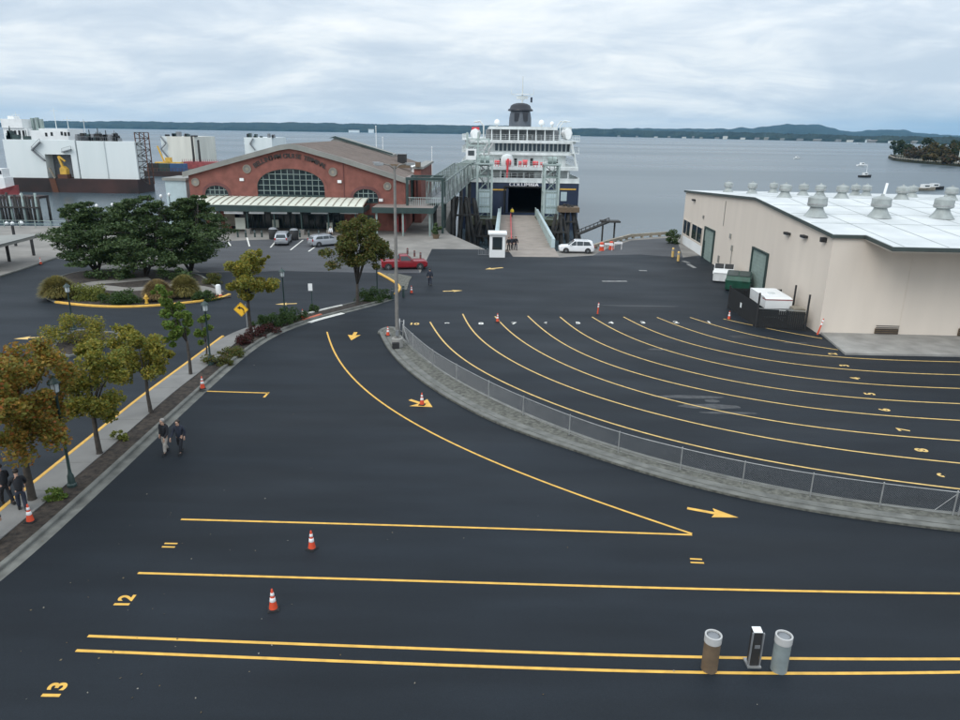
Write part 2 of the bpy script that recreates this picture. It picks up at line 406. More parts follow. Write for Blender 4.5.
# old grey parking area before the terminal
park=[G(183,262),G(190,243),G(250,240),G(330,238),G(385,250),G(415,262),G(420,273),G(380,273),G(282,271),G(200,272)]
pk=MB().sheet([xy(p) for p in park],.004).build('parking_bay',MA['old_asphalt']); tag(pk,kind='structure')
ol=[G(593,255.5),G(609,247.5),G(631,240.5),G(667,238),G(678,243),G(683,257.5),G(640,254.5)]
o_=MB().sheet([xy(p) for p in ol],.004).build('quay_pavement',MA['old_asphalt']); tag(o_,kind='structure')
def part_of(parent,mb,name,m,**k): return mb.build(name,m,parent,**k)
ZM=.011
def line(pxs,w=.13,m='yellow',sm=True,parent=a,name='lane_line'):
    pts=GP(pxs)
    q=smooth_line(pts) if sm and len(pts)>2 else crv(pts)
    return MB().strip(q,w,ZM).build(name,MA[m],parent)
LN=[[(430,322),(435,335),(447.5,351),(464,364),(485,377),(514,390),(560,409.5),(591,422),(622.5,432),(677,445.5),(718,455),(760,463.5),(810,473),(860,481),(906,486),(960,490.5),(1010,495)],
[(462.7,314),(463,322),(472.5,335),(485,347),(506,360),(527,372),(560,387),(591,399),(622,408.5),(660,418),(710,429.5),(760,440.5),(810,449.5),(860,457),(960,465),(1010,468)],
[(495,316.5),(498.5,324),(510,335),(527,348),(560,366),(591,379),(622.5,390),(660,400.5),(706,411.5),(760,421.5),(810,429.6),(860,435.3),(960,441.5),(1010,444)],
[(527.7,316),(537,327),(560,345.8),(591,361.5),(622.5,373),(660,383.5),(706,393.7),(760,403),(810,411.2),(860,416.8),(960,421.3),(1010,423)],
[(560,317),(566,325),(577,335),(591,343.8),(622.5,356),(660,367),(706,378.5),(760,388.7),(810,396.5),(860,401),(960,404.3),(1010,405.5)],
[(592,317),(602,326),(622.5,337.5),(660,351.5),(706,364.2),(760,375),(810,382.3),(860,386.4),(960,389.2),(1010,390)],
[(623.5,317),(637,327),(660,337.3),(706,351.5),(760,362.6),(810,369.5),(860,373),(960,375.4),(1010,376)],
[(657,317.5),(672.5,327),(706,339.3),(760,351),(810,357.5),(860,360),(960,362.3),(1010,363)],
[(690,317.5),(706,325),(737,334.6),(760,340.7),(797,346),(838,350)],
[(723.5,319),(737,324.5),(760,331),(787,336),(822,338.6)]]
for l in LN: line(l,.12,'pale_yellow')
NEAR=[[(327,332),(327.3,344),(335,359.5),(349,378),(371,399),(405.6,422.5),(440,441),(500,467),(560,491.5),(622.5,513),(692,534)],
[(181,519.5),(430,526.3),(560,530.5),(692,535)],
[(138,573.2),(300,577.8),(430,581.3),(640,588),(800,592),(960,594),(1020,594.5)],
[(88,636.2),(180,640),(400,648),(640,656.8),(800,660.5),(960,659.5),(1020,659)],
[(76,650.7),(180,655),(400,664),(640,672.5),(780,676.5),(960,673),(1020,671.5)]]
for l in NEAR: line(l,.115)
line([(205,391.3),(268.5,393.2)],.14,sm=False); line([(268.5,392.5),(264,397.5)],.14,sm=False)
def poly(pts,m,name,parent=a,z=ZM): return MB().sheet([xy(p) for p in pts],z).build(name,MA[m],parent)
def arrow(c,dirv,L=2.0,W=.85,sw=.17,m='yellow',head=.95):
    c=Vector(c); d=Vector(dirv).normalized(); n=Vector((-d.y,d.x,0))
    P=[(-L/2,-sw/2),(L/2-head,-sw/2),(L/2-head*1.1,-W/2),(L/2,0),(L/2-head*1.1,W/2),(L/2-head,sw/2),(-L/2,sw/2)]
    return poly([c+d*x+n*y for x,y in P],m,'lane_arrow')
arrow(G(712.5,513),G(733,515.5)-G(692,508),2.05,.8,.2)
arrow(G(421,403.5),G(429,406)-G(412,400.5),1.8,1.5,.25,head=1.0)
arrow(G(353.5,336.3),(.02,-1,0),2.3,1.0,.28,head=1.4)
arrow(G(29,338),(-1,-.35,0),2.0,.9,.22,m='pale_yellow')
arrow(G(286,304),(-1,-.25,0),1.9,.9,.25,m='pale_yellow')
arrow(G(453,291),(1,.25,0),2.0,.9,.3,m='pale_yellow')
arrow(G(494,268.5),(-1,-.6,0),2.4,1.2,.4,m='pale_yellow')
MB().strip([G(602,281.3),G(627,281.3)],.5,ZM).build('stop_bar',MA['faded_white'],a)
MB().strip([G(639,270.5),G(647,270.8)],.5,ZM).build('lane_mark',MA['faded_white'],a)
for p,q in (((683,261),(689,263)),((688,264),(695,268))): MB().strip([G(*p),G(*q)],.5,ZM).build('lane_mark',MA['faded_white'],a)
# painted lane numbers
def text_mesh(body,size,bold=0.0,ext=0.0):
    cu=bpy.data.curves.new('glyphs','FONT'); cu.body=body; cu.size=size; cu.align_x='CENTER'; cu.align_y='CENTER'; cu.offset=bold; cu.extrude=ext
    ob=bpy.data.objects.new('glyphs',cu); COL.objects.link(ob)
    bpy.context.view_layer.update()
    me=bpy.data.meshes.new_from_object(ob.evaluated_get(bpy.context.evaluated_depsgraph_get()))
    bpy.data.objects.remove(ob); return me
def mark(body,p,size,upd,m='yellow',bold=.018,parent=a,z=ZM):
    me=text_mesh(body,size,bold); me.name='lane_number'; me.materials.clear(); me.materials.append(MA[m])
    ob=bpy.data.objects.new('lane_number',me); COL.objects.link(ob); ob.parent=parent
    u=Vector((upd[0],upd[1],0)).normalized(); r=Vector((u.y,-u.x,0))
    ob.matrix_local=Matrix(((r.x,u.x,0,p[0]),(r.y,u.y,0,p[1]),(0,0,1,z),(0,0,0,1)))
    return ob
mark('12',G(125,601.3),.68,(-1,0),bold=.022); mark('13',G(55.5,691),.68,(-1,0),bold=.022)
def bars(p,q): MB().strip([G(*p),G(*q)],.09,ZM).build('lane_number',MA['yellow'],a)
bars((164.5,543.6),(177.5,543.8)); bars((162,547),(175,547.3))
bars((690,559),(702,559.6)); bars((690.5,562.6),(704,563.2))
for k,x in enumerate((414,447,481,514,546,578,611,643,676,709)):
    mark(str(10-k),G(x,324-(.2*k)),.85,(0,1),'white_paint' if k else 'pale_yellow',.03)
for n,p,d in ((2,(833,354),(-1,.1)),(3,(844.5,365.7),(-1,.1)),(4,(856,378.5),(-1,.1)),(5,(870,394),(-1,.1)),(6,(885,410),(-1,.1)),(7,(904,430),(-1,.1)),(8,(922,450.3),(-1,.12)),(9,(945,475.5),(-1,.13))):
    mark(str(n),G(*p),.82,d,'pale_yellow',.03)
# worn grey scuffs where old paint was ground off
MA['scuff']=mat('ground_off_paint',(.1,.105,.11),.8,0,.3,3,col2=(.035,.037,.04))
for c,L_,W_ in (((688,397),4.4,.55),((709,406.5),3.6,.8),((728,413),3.4,.35),((712,401),.9,.5),((658,349.5),1.6,.4),((795,343),2.0,.35)):
    p=G(*c); q=[]
    for k in range(14):
        an=2*math.pi*k/14; r=1+.25*noise.noise((k*.9,c[0],0)); q.append(p+Vector((math.cos(an)*L_/2*r,math.sin(an)*W_/2*r,0)))
    poly(q,'scuff','scuff_mark',z=.0085)
MA['oil']=mat('oil_stain',(.006,.007,.009),.5,0,.4,3,col2=(.012,.014,.017))
for c,L_,W_ in (((751,337),3.4,1.1),((640,306),7,.5)):
    p=G(*c); q=[]
    for k in range(18):
        an=2*math.pi*k/18; r=1+.5*noise.noise((k*.7,c[0],3)); q.append(p+Vector((math.cos(an)*L_/2*r,math.sin(an)*W_/2*r,0)))
    poly(q,'oil','oil_stain',z=.0085)
# parking bay lines
for p,q in (((247,237.5),(249.5,246.5)),((276,241),(270.5,247.5)),((303,240),(290.5,250)),((315,247),(308.5,251.5)),((228,242),(231,246)),((345,243),(338,250))):
    MB().strip([G(*p),G(*q)],.2,.009).build('bay_line',MA['white_paint'],pk)
# ---------------------------------------------------------------- kerbs, planter, pavement on the left
def kerb(pts,w,h,m,name,z0=-.2,step=.8,parent=None,smooth=20):
    q=smooth_line(pts,step,smooth) if smooth else [Vector(p) for p in pts]; mb=MB(); L_=[];R_=[]
    n=len(q)
    for i,p in enumerate(q):
        d=(q[min(i+1,n-1)]-q[max(i-1,0)]).normalized(); N_=Vector((-d.y,d.x,0)); L_.append(p+N_*w/2); R_.append(p-N_*w/2)
    vs=[];fs=[]; bv=min(.03,h*.3)
    for i in range(n):
        c=(L_[i]+R_[i])/2; iL=L_[i]+(c-L_[i]).normalized()*bv; iR=R_[i]+(c-R_[i]).normalized()*bv
        vs+=[(L_[i].x,L_[i].y,z0),(L_[i].x,L_[i].y,h-bv),(iL.x,iL.y,h),(iR.x,iR.y,h),(R_[i].x,R_[i].y,h-bv),(R_[i].x,R_[i].y,z0)]
    for i in range(n-1):
        for k in range(5): fs.append((6*i+k,6*(i+1)+k,6*(i+1)+k+1,6*i+k+1))
    fs+=[tuple(range(5,-1,-1)),tuple(range(6*(n-1),6*n))]
    mb.add([tuple(v) for v in vs],fs); o=mb.build(name,m,parent); 
    if parent is None: tag(o,kind='structure')
    return o
ko=[(-60,628),(0,588),(7.5,580),(45,543),(82,510),(117,477),(150,445),(172,424),(197,400.5),(216,383),(234,366.3),(250,352.5),(265,341),(281,332),(295,327),(309,322.5),(325,318),(340,314),(360,309.5),(377.5,305.8),(389,302.5),(394,299.5)]
kouter=smooth_line(GP(ko),.8,20)
def offs(q,d):
    out=[]
    for i,p in enumerate(q):
        t=(q[min(i+1,len(q)-1)]-q[max(i-1,0)]).normalized(); out.append(p+Vector((-t.y,t.x,0))*d)
    return out
# gutter apron, then the raised kerb behind it
gm=MB().strip(offs(kouter,.22),.44,.012); tag(gm.build('gutter',MA['kerb']),kind='structure')
kerb(offs(kouter,.56),.24,.15,MA['kerb'],'kerb',smooth=0)
inner=offs(kouter,.68)
walk_px=[(-60,592),(0,542.5),(45,505),(75,481),(120,441),(150,416),(165,400),(190,381),(212,365.5),(237,342),(256,330.5),(268,325.5),(288,320),(308,315.5),(322,311.5),(336,308.3),(350,304.8),(365,302),(380,298.5),(390,296.8)]
wk=smooth_line(GP(walk_px),.8,20)
bed=[xy(p) for p in inner]+[xy(p) for p in reversed(wk)]
pb=MB().prism(bed,-.1,.10).build('planting_bed',MA['mulch']); tag(pb,kind='structure')
far_px=[(-60,565),(0,513),(34,484),(70,456),(105,428),(140,399),(182,368.5),(223,337.5),(243,328.5),(259,325.3)]
fr=smooth_line(GP(far_px),.8,20)
near_part=[p for p in wk if p.y<G(262,328).y]
sw=[xy(p) for p in near_part]+[xy(p) for p in reversed(fr)]
MA['walk']=mat('sidewalk_concrete',(.19,.187,.178),.85,0,.15,.6,.15,30)
sd=MB().prism(sw,-.1,.14).build('sidewalk',MA['walk']); tag(sd,kind='structure')
jm=MB()     # paving joints across the pavement
for i in range(6,len(fr)-4,3):
    p=fr[i]; j=min(near_part,key=lambda q:(q-p).length); jm.strip([p+(j-p)*.06,j-(j-p)*.03],.025,.1425)
jm.build('paving_joint',MA['gravel'],sd)
kerb([G(x,y) for x,y in far_px[:-2]],.22,.155,MA['yellow'],'yellow_kerb')
# white and red painted stretch of the far kerb, thin back kerb
kerb(GP([(262,326),(275,322.5),(292,318),(308,314.3)]),.18,.15,MA['kerb'],'kerb')
kerb(GP([(308,314.3),(321,310.8),(334,307.9),(342,306.4)]),.2,.16,MA['white_paint'],'kerb')
kerb(GP([(342,306.4),(352,304),(366,300.5),(380,297),(390,295.3)]),.18,.15,MA['kerb'],'kerb')
kerb(GP([(303,321.2),(312,318.3),(321,315.8)]),.3,.17,MA['red_curb'],'red_kerb')
m_=MB().strip(crv(GP([(309,322.6),(318,319.8),(330,316.6),(343,313.2)])),.5,.016); tag(m_.build('painted_gutter',MA['white_paint']),kind='structure')
yk=kerb(GP([(378.5,273.5),(386,277.5),(393,281.5),(398.5,285.5),(400.5,288.5),(399,291.5),(395,294.5)]),.25,.15,MA['yellow'],'yellow_kerb',smooth=3)
nb=MB().sheet([xy(p) for p in GP([(378.5,273.2),(393,281.2),(398.5,285.2),(400,288.5),(398,292),(407,290),(409,282),(412,277),(398,274)])],.05); tag(nb.build('nose_bed',MA['gravel']),kind='structure')
# ---------------------------------------------------------------- centre median with fence
mo=[(379.5,334),(380.5,340),(385,348),(402,367.5),(429,388.5),(460,407),(493,424),(506,430),(560,446),(612,465),(660,480),(706,493.5),(760,505),(810,514),(860,521),(906,527),(960,533),(1010,538)]
mi=[(396,329.5),(401,338),(410,347),(425,360.5),(443,373.7),(485,396.7),(527,416),(560,429.5),(612,448.5),(660,462.5),(706,475),(760,486.8),(810,496.5),(860,505),(906,511),(960,516),(1010,520)]
Mo=smooth_line(GP(mo),.8,20); Mi=smooth_line(GP(mi),.8,20)
# nose
nose=[Mo[0],G(381,331.5),G(385,329.5),G(390,328.5),Mi[0]]
body=[xy(p) for p in Mo]+[xy(p) for p in reversed(Mi)]+[xy(p) for p in reversed(nose[1:-1])]
md=MB().prism(body,-.1,.10).build('median',MA['gravel']); tag(md,kind='structure')
kerb(offs(Mo,.16),.3,.15,MA['kerb'],'kerb',smooth=0)
kerb(offs(Mi,-.12),.22,.15,MA['kerb'],'kerb',smooth=0)
kerb(crv(nose,.4),.3,.15,MA['kerb'],'kerb',smooth=0)
m_=MB().strip(offs(Mo,.62),.42,.112); tag(m_.build('median_slab',MA['kerb']),kind='structure')
# ---------------------------------------------------------------- garden island and small island
gp=[(40.5,294.5),(46,299),(56,302.7),(70,305),(87,306.3),(104,307.4),(120,307.8),(138,307.4),(155,306.2),(171,305.2),(187.5,303.6),(212,300.3),(231,297.8)]
gf=[(228,294.5),(222,292),(210,284),(203,277),(195,273.5),(150,270.5),(105,270.5),(78,272),(55,279),(44,285),(40.5,290)]
gi=[xy(p) for p in smooth_line(GP(gp),.8,8)]+[xy(p) for p in smooth_line(GP(gf),.8,4)]
gd=MB().prism(gi,-.1,.1).build('garden_bed',MA['mulch']); tag(gd,kind='structure')
kerb(GP(gp[2:]+[(229.5,295)]),.3,.15,MA['yellow'],'yellow_kerb',smooth=8)
kerb(GP(gf[1:]+gp[:3]),.25,.15,MA['kerb'],'kerb',smooth=8)
m_=MB().strip(crv(GP([(216,294),(205,290.5),(190,287.5),(172,287),(150,289),(125,290.5),(100,288),(84,287),(95,284),(122,282),(150,279.5)])),1.7,.112); tag(m_.build('garden_path',MA['plaza']),kind='structure')
si=[(52,352),(60,341),(78,331.5),(98,333),(112,333.5),(119,335.5),(116,340),(104,346),(88,351.5),(70,357)]
q=crv(GP(si+[si[0]]),.6); t_=MB().prism([xy(p) for p in q[:-1]],-.1,.1).build('island_bed',MA['mulch']); tag(t_,kind='structure')
kerb(q,.22,.15,MA['kerb'],'kerb',smooth=0)
# left plaza kerb
kerb(GP([(-40,289),(0,277),(40,264),(57,258)]),.2,.15,MA['kerb'],'kerb',smooth=4)
# dropped leaves and litter on the asphalt
lf=MB()
for k in range(110):
    if k<70: x,y=RNG.uniform(20,300),RNG.uniform(400,715)
    else: x,y=RNG.uniform(20,955),RNG.uniform(360,715)
    p=G(x,y); s=RNG.uniform(.015,.045); an=RNG.uniform(0,6.3)
    d=Vector((math.cos(an),math.sin(an),0)); n=Vector((-d.y,d.x,0))
    lf.add([p+d*s+Vector((0,0,.02)),p+n*s*.6+Vector((0,0,.012)),p-d*s+Vector((0,0,.025)),p-n*s*.6+Vector((0,0,.03))],[(0,1,2,3)])
o=lf.build('fallen_leaves',leafmat('dry_leaf',[(.12,.08,.04),(.22,.17,.1),(.4,.38,.33)])); tag(o,'dry leaves scattered over the dark asphalt','leaves',kind='stuff')
# ---------------------------------------------------------------- vegetation
def leaves(mb,c,r,n,size,rng,clumps,flat=1.0,cr_=.34,shell=.55,mi=0,droop=0,ratio=1.7):
    c=Vector(c); cl=[]
    tries=0
    while len(cl)<clumps and tries<clumps*40:
        tries+=1
        v=Vector((rng.uniform(-1,1),rng.uniform(-1,1),rng.uniform(-1,1)))
        if v.length>1 or v.length<shell*rng.random(): continue
        if v.z<-.3 and (v.x*v.x+v.y*v.y)>.75: continue
        cl.append((Vector((v.x*r[0],v.y*r[1],v.z*r[2])),cr_*rng.uniform(.6,1.25)*min(r[0],r[1])))
    for k in range(n):
        p0,rc=cl[k%len(cl)]
        v=Vector((rng.gauss(0,1),rng.gauss(0,1),rng.gauss(0,1))); v=v/max(v.length,.01)*rc*rng.random()**.45
        v.z*=flat; p=c+p0+v
        a=Vector((rng.gauss(0,1),rng.gauss(0,1),rng.gauss(0,.6)-droop)).normalized()
        b=a.cross(Vector((rng.gauss(0,1),rng.gauss(0,1),rng.gauss(0,1)))).normalized()
        s=size*rng.uniform(.6,1.35)
        a=a*s*ratio/2; b=b*s/2
        mb.add([p-a,p+b-a*.15,p+a,p-b-a*.15],[(0,1,2,3)],mi)
    return cl
LF={'orange':leafmat('autumn_orange_leaves',[(.14,.14,.028),(.22,.18,.03),(.31,.17,.028),(.17,.165,.03),(.36,.22,.04),(.33,.1,.024),(.18,.18,.034),(.13,.14,.028),(.27,.22,.04)]),
 'gold':leafmat('turning_gold_leaves',[(0.121,0.162,0.030),(0.230,0.216,0.035),(0.351,0.257,0.038),(0.108,0.149,0.027),(0.270,0.230,0.041),(0.162,0.189,0.034)]),
 'lime':leafmat('light_green_leaves',[(0.069,0.144,0.023),(0.127,0.196,0.032),(0.184,0.230,0.046),(0.063,0.115,0.021)]),
 'olive':leafmat('dark_olive_leaves',[(.06,.085,.022),(.09,.115,.026),(.13,.125,.032),(.15,.1,.028),(.075,.1,.024),(.11,.13,.03)]),
 'pine':leafmat('dark_pine_needles',[(.026,.05,.016),(.044,.078,.022),(.066,.098,.03),(.034,.062,.02)],trans=.1),
 'shrub':leafmat('green_shrub_leaves',[(.025,.05,.015),(.045,.085,.02),(.06,.1,.025),(.03,.06,.018)]),
 'red':leafmat('dark_red_leaves',[(.06,.016,.018),(.09,.025,.024),(.045,.014,.014),(.05,.04,.02)]),
 'grassy':leafmat('dry_olive_grass_blades',[(.27,.2,.09),(.34,.25,.11),(.2,.16,.07),(.25,.17,.1)]),
 'grassy2':leafmat('green_olive_grass_blades',[(.17,.16,.05),(.24,.21,.065),(.27,.22,.08),(.14,.14,.045)]),
 'lime2':leafmat('yellow_green_leaves',[(.13,.15,.03),(.2,.21,.045),(.1,.13,.025)]),
 'flower':leafmat('white_blossom',[(.6,.6,.5),(.7,.7,.62)])}
def limb_tree(base,h,crown,leaf,n,size,label,seed,clumps=26,trunk=.11,lean=(0,0),limbs=5,group='street trees along the pavement',name='street_tree',extra=None,forks=1,flat=.85,low=1.0):
    rng=random.Random(seed); base=Vector(base); t=thing(name,label,'tree',base,0,group)
    (cx,cy,cz),(rx,ry,rz)=crown; rx*=.84; ry*=.84; rz*=.84
    C=base+Vector((cx,cy,cz))
    tb=MB(); st=(C.z-rz*.75-base.z)*low
    fork=base+Vector((lean[0],lean[1],st))
    tb.tube([base-Vector((0,0,.1)),base+Vector((0,0,.12)),base+(fork-base)*.5+Vector((rng.uniform(-.05,.05),rng.uniform(-.05,.05),0)),fork],[trunk*1.5,trunk*1.1,trunk*.9,trunk*.75],8)
    for k in range(limbs):
        an=2*math.pi*(k+rng.random()*.6)/limbs; e=C+Vector((math.cos(an)*rx*.6,math.sin(an)*ry*.6,rng.uniform(-.2,.6)*rz))
        m=fork.lerp(e,.5)+Vector((0,0,.12*rz)); tb.tube([fork-Vector((0,0,.1)),m,e],[trunk*.5,trunk*.33,trunk*.12],6)
    tb.tube([fork,fork.lerp(C,.6),C+Vector((0,0,rz*.7))],[trunk*.6,trunk*.4,trunk*.1],6)
    tb.build('trunk',MA['bark'],t,smooth=True)
    mb=MB(); leaves(mb,C,(rx,ry,rz),n,size,rng,clumps,flat,.3,.35)
    if extra:
        for (ex,ey,ez),er,en in extra: leaves(mb,base+Vector((ex,ey,ez)),er,en,size,rng,8,flat)
    mb.build('crown',LF[leaf] if isinstance(leaf,str) else leaf,t)
    return t
def crown_at(base,px,py,w_px,h_px):
    b=Vector(base); p=at(px,py,b.y); k=(p-Vector((0,0,H))).length/F
    return (p.x-b.x,0,p.z-b.z),(w_px*k/2,w_px*k/2,h_px*k/2)
def tree_px(bx,by,cx,cy,wp,hp,*a,**k):
    b=G(bx,by); cr2=crown_at(b,cx,cy,wp,hp); b.z=.1
    return limb_tree(b,0,cr2,*a,**k)
tree_px(33,502,27,402,94,118,'orange',15000,.1,'largest orange and rust tree, over the two walkers in black at the bottom left',1,clumps=44,trunk=.15)
tree_px(-28,545,-26,415,80,100,'orange',8000,.11,'orange tree cut by the left edge of the picture',2,clumps=30,trunk=.15)
tree_px(100,456,92,386,70,88,'gold',11000,.1,'green and gold tree just behind the big orange tree by the lamp post',3,clumps=36,trunk=.12)
tree_px(151,414,140,359,62,62,'gold',9000,.1,'gold tinged tree third along the planting strip, beyond the green and gold one',4,clumps=30,trunk=.1,extra=[((-.6,0,4.6),(.7,.7,.6),800)])
tree_px(191,376,173,325,36,52,'lime',6000,.11,'slim bright green tree leaning left beside the pavement',5,clumps=20,trunk=.1,extra=[((-1.1,0,5.3),(.6,.6,.6),600)])
tree_px(207,357,203,329,23,44,'lime',2600,.11,'smallest tree, a narrow pale green sapling beside a lamp post',6,clumps=12,trunk=.06,limbs=3)
tree_px(251,334,251,279,54,52,'gold',9000,.12,'yellow green tree behind the yellow bend sign',7,clumps=26,trunk=.13,extra=[((1.35,0,6.1),(.5,.5,1.0),900)])
limb_tree((G(358,305)[0],G(358,305)[1],.1),0,crown_at(G(358,305),362,241,58,58),'olive',11000,.15,'broad olive and russet tree with splayed limbs in front of the brick terminal',8,clumps=34,trunk=.16,limbs=7,low=.45,
   extra=[((-1.6,0,4.2),(1.7,1.7,1.0),1200),((2.0,0,4.5),(1.5,1.5,1.1),1200)])
def pine(bx,by,topy,wpx,label,seed,lean):
    rng=random.Random(seed); b=G(bx,by); b.z=.1; t=thing('pine_tree',label,'tree',b,0,'dark pines on the garden island')
    k=(b-Vector((0,0,H))).length/F; top=at(bx+lean,topy,b.y); h=top.z-b.z; W=wpx*k/2
    tb=MB(); mb=MB()
    for s in range(3):
        an=rng.uniform(0,6.3); e=b+Vector((math.cos(an)*W*.45,math.sin(an)*W*.45,h*rng.uniform(.7,.9)))
        tb.tube([b-Vector((0,0,.15)),b.lerp(e,.4)+Vector((math.cos(an),math.sin(an),0))*W*.12,e],[.16,.12,.04],7)
    tb.tube([b-Vector((0,0,.15)),b+Vector((lean*k*.4,0,h*.5)),top-Vector((0,0,.3))],[.2,.14,.04],8)
    npad=38
    for i in range(npad):
        f_=i/(npad-1); z=h*(.15+.81*f_); env=W*(1.0-.68*max(0,(f_-.35)/.65)**1.5)*(.75+.25*min(1,f_*3))
        an=i*2.4+rng.uniform(-.4,.4); rr=env*rng.uniform(.2,.82)
        c=b+Vector((math.cos(an)*rr+lean*k*f_*.6,math.sin(an)*rr,z))
        pr=env*rng.uniform(.32,.5)
        tb.tube([b+Vector((lean*k*f_*.5,0,z-.5)),c-Vector((0,0,.15))],[.06,.025],5)
        leaves(mb,c,(pr,pr,pr*.26),720,.13,rng,9,.36,.5,.3,ratio=2.4)
    tb.build('trunk',MA['bark'],t,smooth=True); mb.build('crown',LF['pine'],t)
pine(97,273,201,76,'left hand dark pine on the garden island, nearest the shelter roof',21,-8)
pine(146,276,195,84,'middle dark pine on the garden island, between the two others',22,2)
pine(191,272,194,78,'right hand dark pine on the garden island, nearest the brick terminal',23,8)
def mound(name,c,r,leaf,n,size,label,seed,group,cat='shrub',ratio=1.7,clumps=14,stems=True,up=False):
    rng=random.Random(seed); c=Vector(c); t=thing(name,label,cat,c,0,group)
    mb=MB()
    if up:       # a tussock: blades springing out of one foot and arching over
        for k in range(n):
            an=rng.uniform(0,6.283); el=rng.uniform(.1,1.5); L_=rng.uniform(.75,1.05)
            d=Vector((math.cos(an)*math.cos(el)*r[0],math.sin(an)*math.cos(el)*r[1],math.sin(el)*r[2]*.95+.15))*L_
            sdv=Vector((-math.sin(an),math.cos(an),0))*size*.5
            p1=c+d*.75+Vector((0,0,r[2]*.1)); p2=c+d-Vector((0,0,r[2]*.06))
            p0=c+d*.3
            mb.add([p0-sdv,p0+sdv,p1+sdv,p1-sdv,p2],[(0,1,2,3),(3,2,4)])
    else: leaves(mb,c+Vector((0,0,r[2]*.5)),r,n,size,rng,clumps,.8,.55)
    o=mb.build('foliage',LF[leaf],t)
    sm=MB()
    for k in range(5):
        an=k*1.26; sm.tube([c-Vector((0,0,.05)),c+Vector((math.cos(an)*r[0]*.4,math.sin(an)*r[1]*.4,r[2]*.7))],[.03,.012],5)
    sm.build('stem',MA['bark'],t)
    return t
def gz(px,py,z=.1): p=G(px,py); p.z=z; return p
mound('ornamental_grass',gz(59,299),(1.9,1.8,2.1),'grassy2',3600,.1,'olive ornamental grass mound alone at the left end of the garden island',31,'grass mounds on the garden island','ornamental grass',up=True)
mound('ornamental_grass',gz(159,301),(1.65,1.5,1.95),'grassy',3600,.1,'russet ornamental grass mound behind the yellow hydrant',32,'grass mounds on the garden island','ornamental grass',up=True)
mound('ornamental_grass',gz(186,298),(1.65,1.5,2.15),'grassy2',3600,.1,'taller greenish grass mound right of the russet one',33,'grass mounds on the garden island','ornamental grass',up=True)
G_='low shrubs on the garden island'
mound('low_shrub',gz(84,300),(1.2,1.0,.75),'lime2',2200,.1,'yellow green low shrub behind the garden lamp post',34,G_)
mound('low_shrub',gz(98,300),(1.2,1.0,.7),'lime2',2200,.1,'yellow green low shrub right of the lamp shrub, edge of the path',35,G_)
mound('low_shrub',gz(114,304),(1.3,.9,.55),'shrub',1900,.1,'dark low shrub at the front kerb left of the hydrant',36,G_)
mound('low_shrub',gz(131,303),(1.3,.9,.6),'shrub',1900,.1,'dark low shrub just left of the yellow hydrant',37,G_)
mound('low_shrub',gz(205,300),(1.2,.9,.5),'shrub',1900,.1,'dark low shrub right of the tall grass mounds',38,G_)
mound('low_shrub',gz(212,284),(.8,.8,1.0),'olive',1900,.1,'grey brown rounded shrub behind the white marker post',39,G_)
mound('low_shrub',gz(178,281),(2.2,1.2,.9),'pine',1300,.17,'black green shrub mass under the right hand pine',40,G_)
mound('low_shrub',gz(112,279),(2.4,1.2,.6),'pine',1200,.17,'black green shrub mass under the left hand pine',41,G_)
mound('round_shrub',gz(77,345),(1.9,1.5,1.3),'gold',4500,.1,'large round green and gold shrub on the small kerbed island',42,None)
G2='shrubs in the planting strip'
for i,(px,py,rx,rz,lf,n,lb) in enumerate([
 (268,328,1.2,.6,'shrub',1000,'dense green shrub at the left end of the median hedge'),
 (280,325.5,1.3,.7,'shrub',1000,'dense green shrub at the foot of the lamp post behind the bend sign'),
 (292,321.5,1.2,.65,'shrub',1000,'dense green shrub in the hedge beside the traffic cone'),
 (315,312.5,.6,.45,'shrub',400,'small green shrub at the foot of the white plate post'),
 (368,301.5,1.4,.6,'shrub',900,'green shrub right of the broad olive tree'),
 (379,299.8,1.3,.6,'shrub',900,'green shrub at the tip of the median under a lamp post'),
 (268,333,.9,.4,'red',600,'dark red shrub at the right end of the red bed'),
 (256,337.5,.9,.42,'red',600,'dark red shrub at the foot of the yellow green tree'),
 (244,345,.9,.4,'red',600,'dark red shrub left of the yellow green tree'),
 (230,356,1.0,.4,'olive',700,'brown green low shrub left of the red shrubs'),
 (219,365,1.0,.4,'olive',700,'brown green low shrub above the kerbside cone'),
 (57,500,.5,.3,'lime',300,'small weedy green plant by the lamp post foot'),
 (120,441.5,.4,.3,'lime2',260,'tiny yellow green weed on the pavement edge')]):
    mound('low_shrub',gz(px,py),(rx,rx*.6,rz),lf,int(n*2.2),.08,lb,50+i,G2)
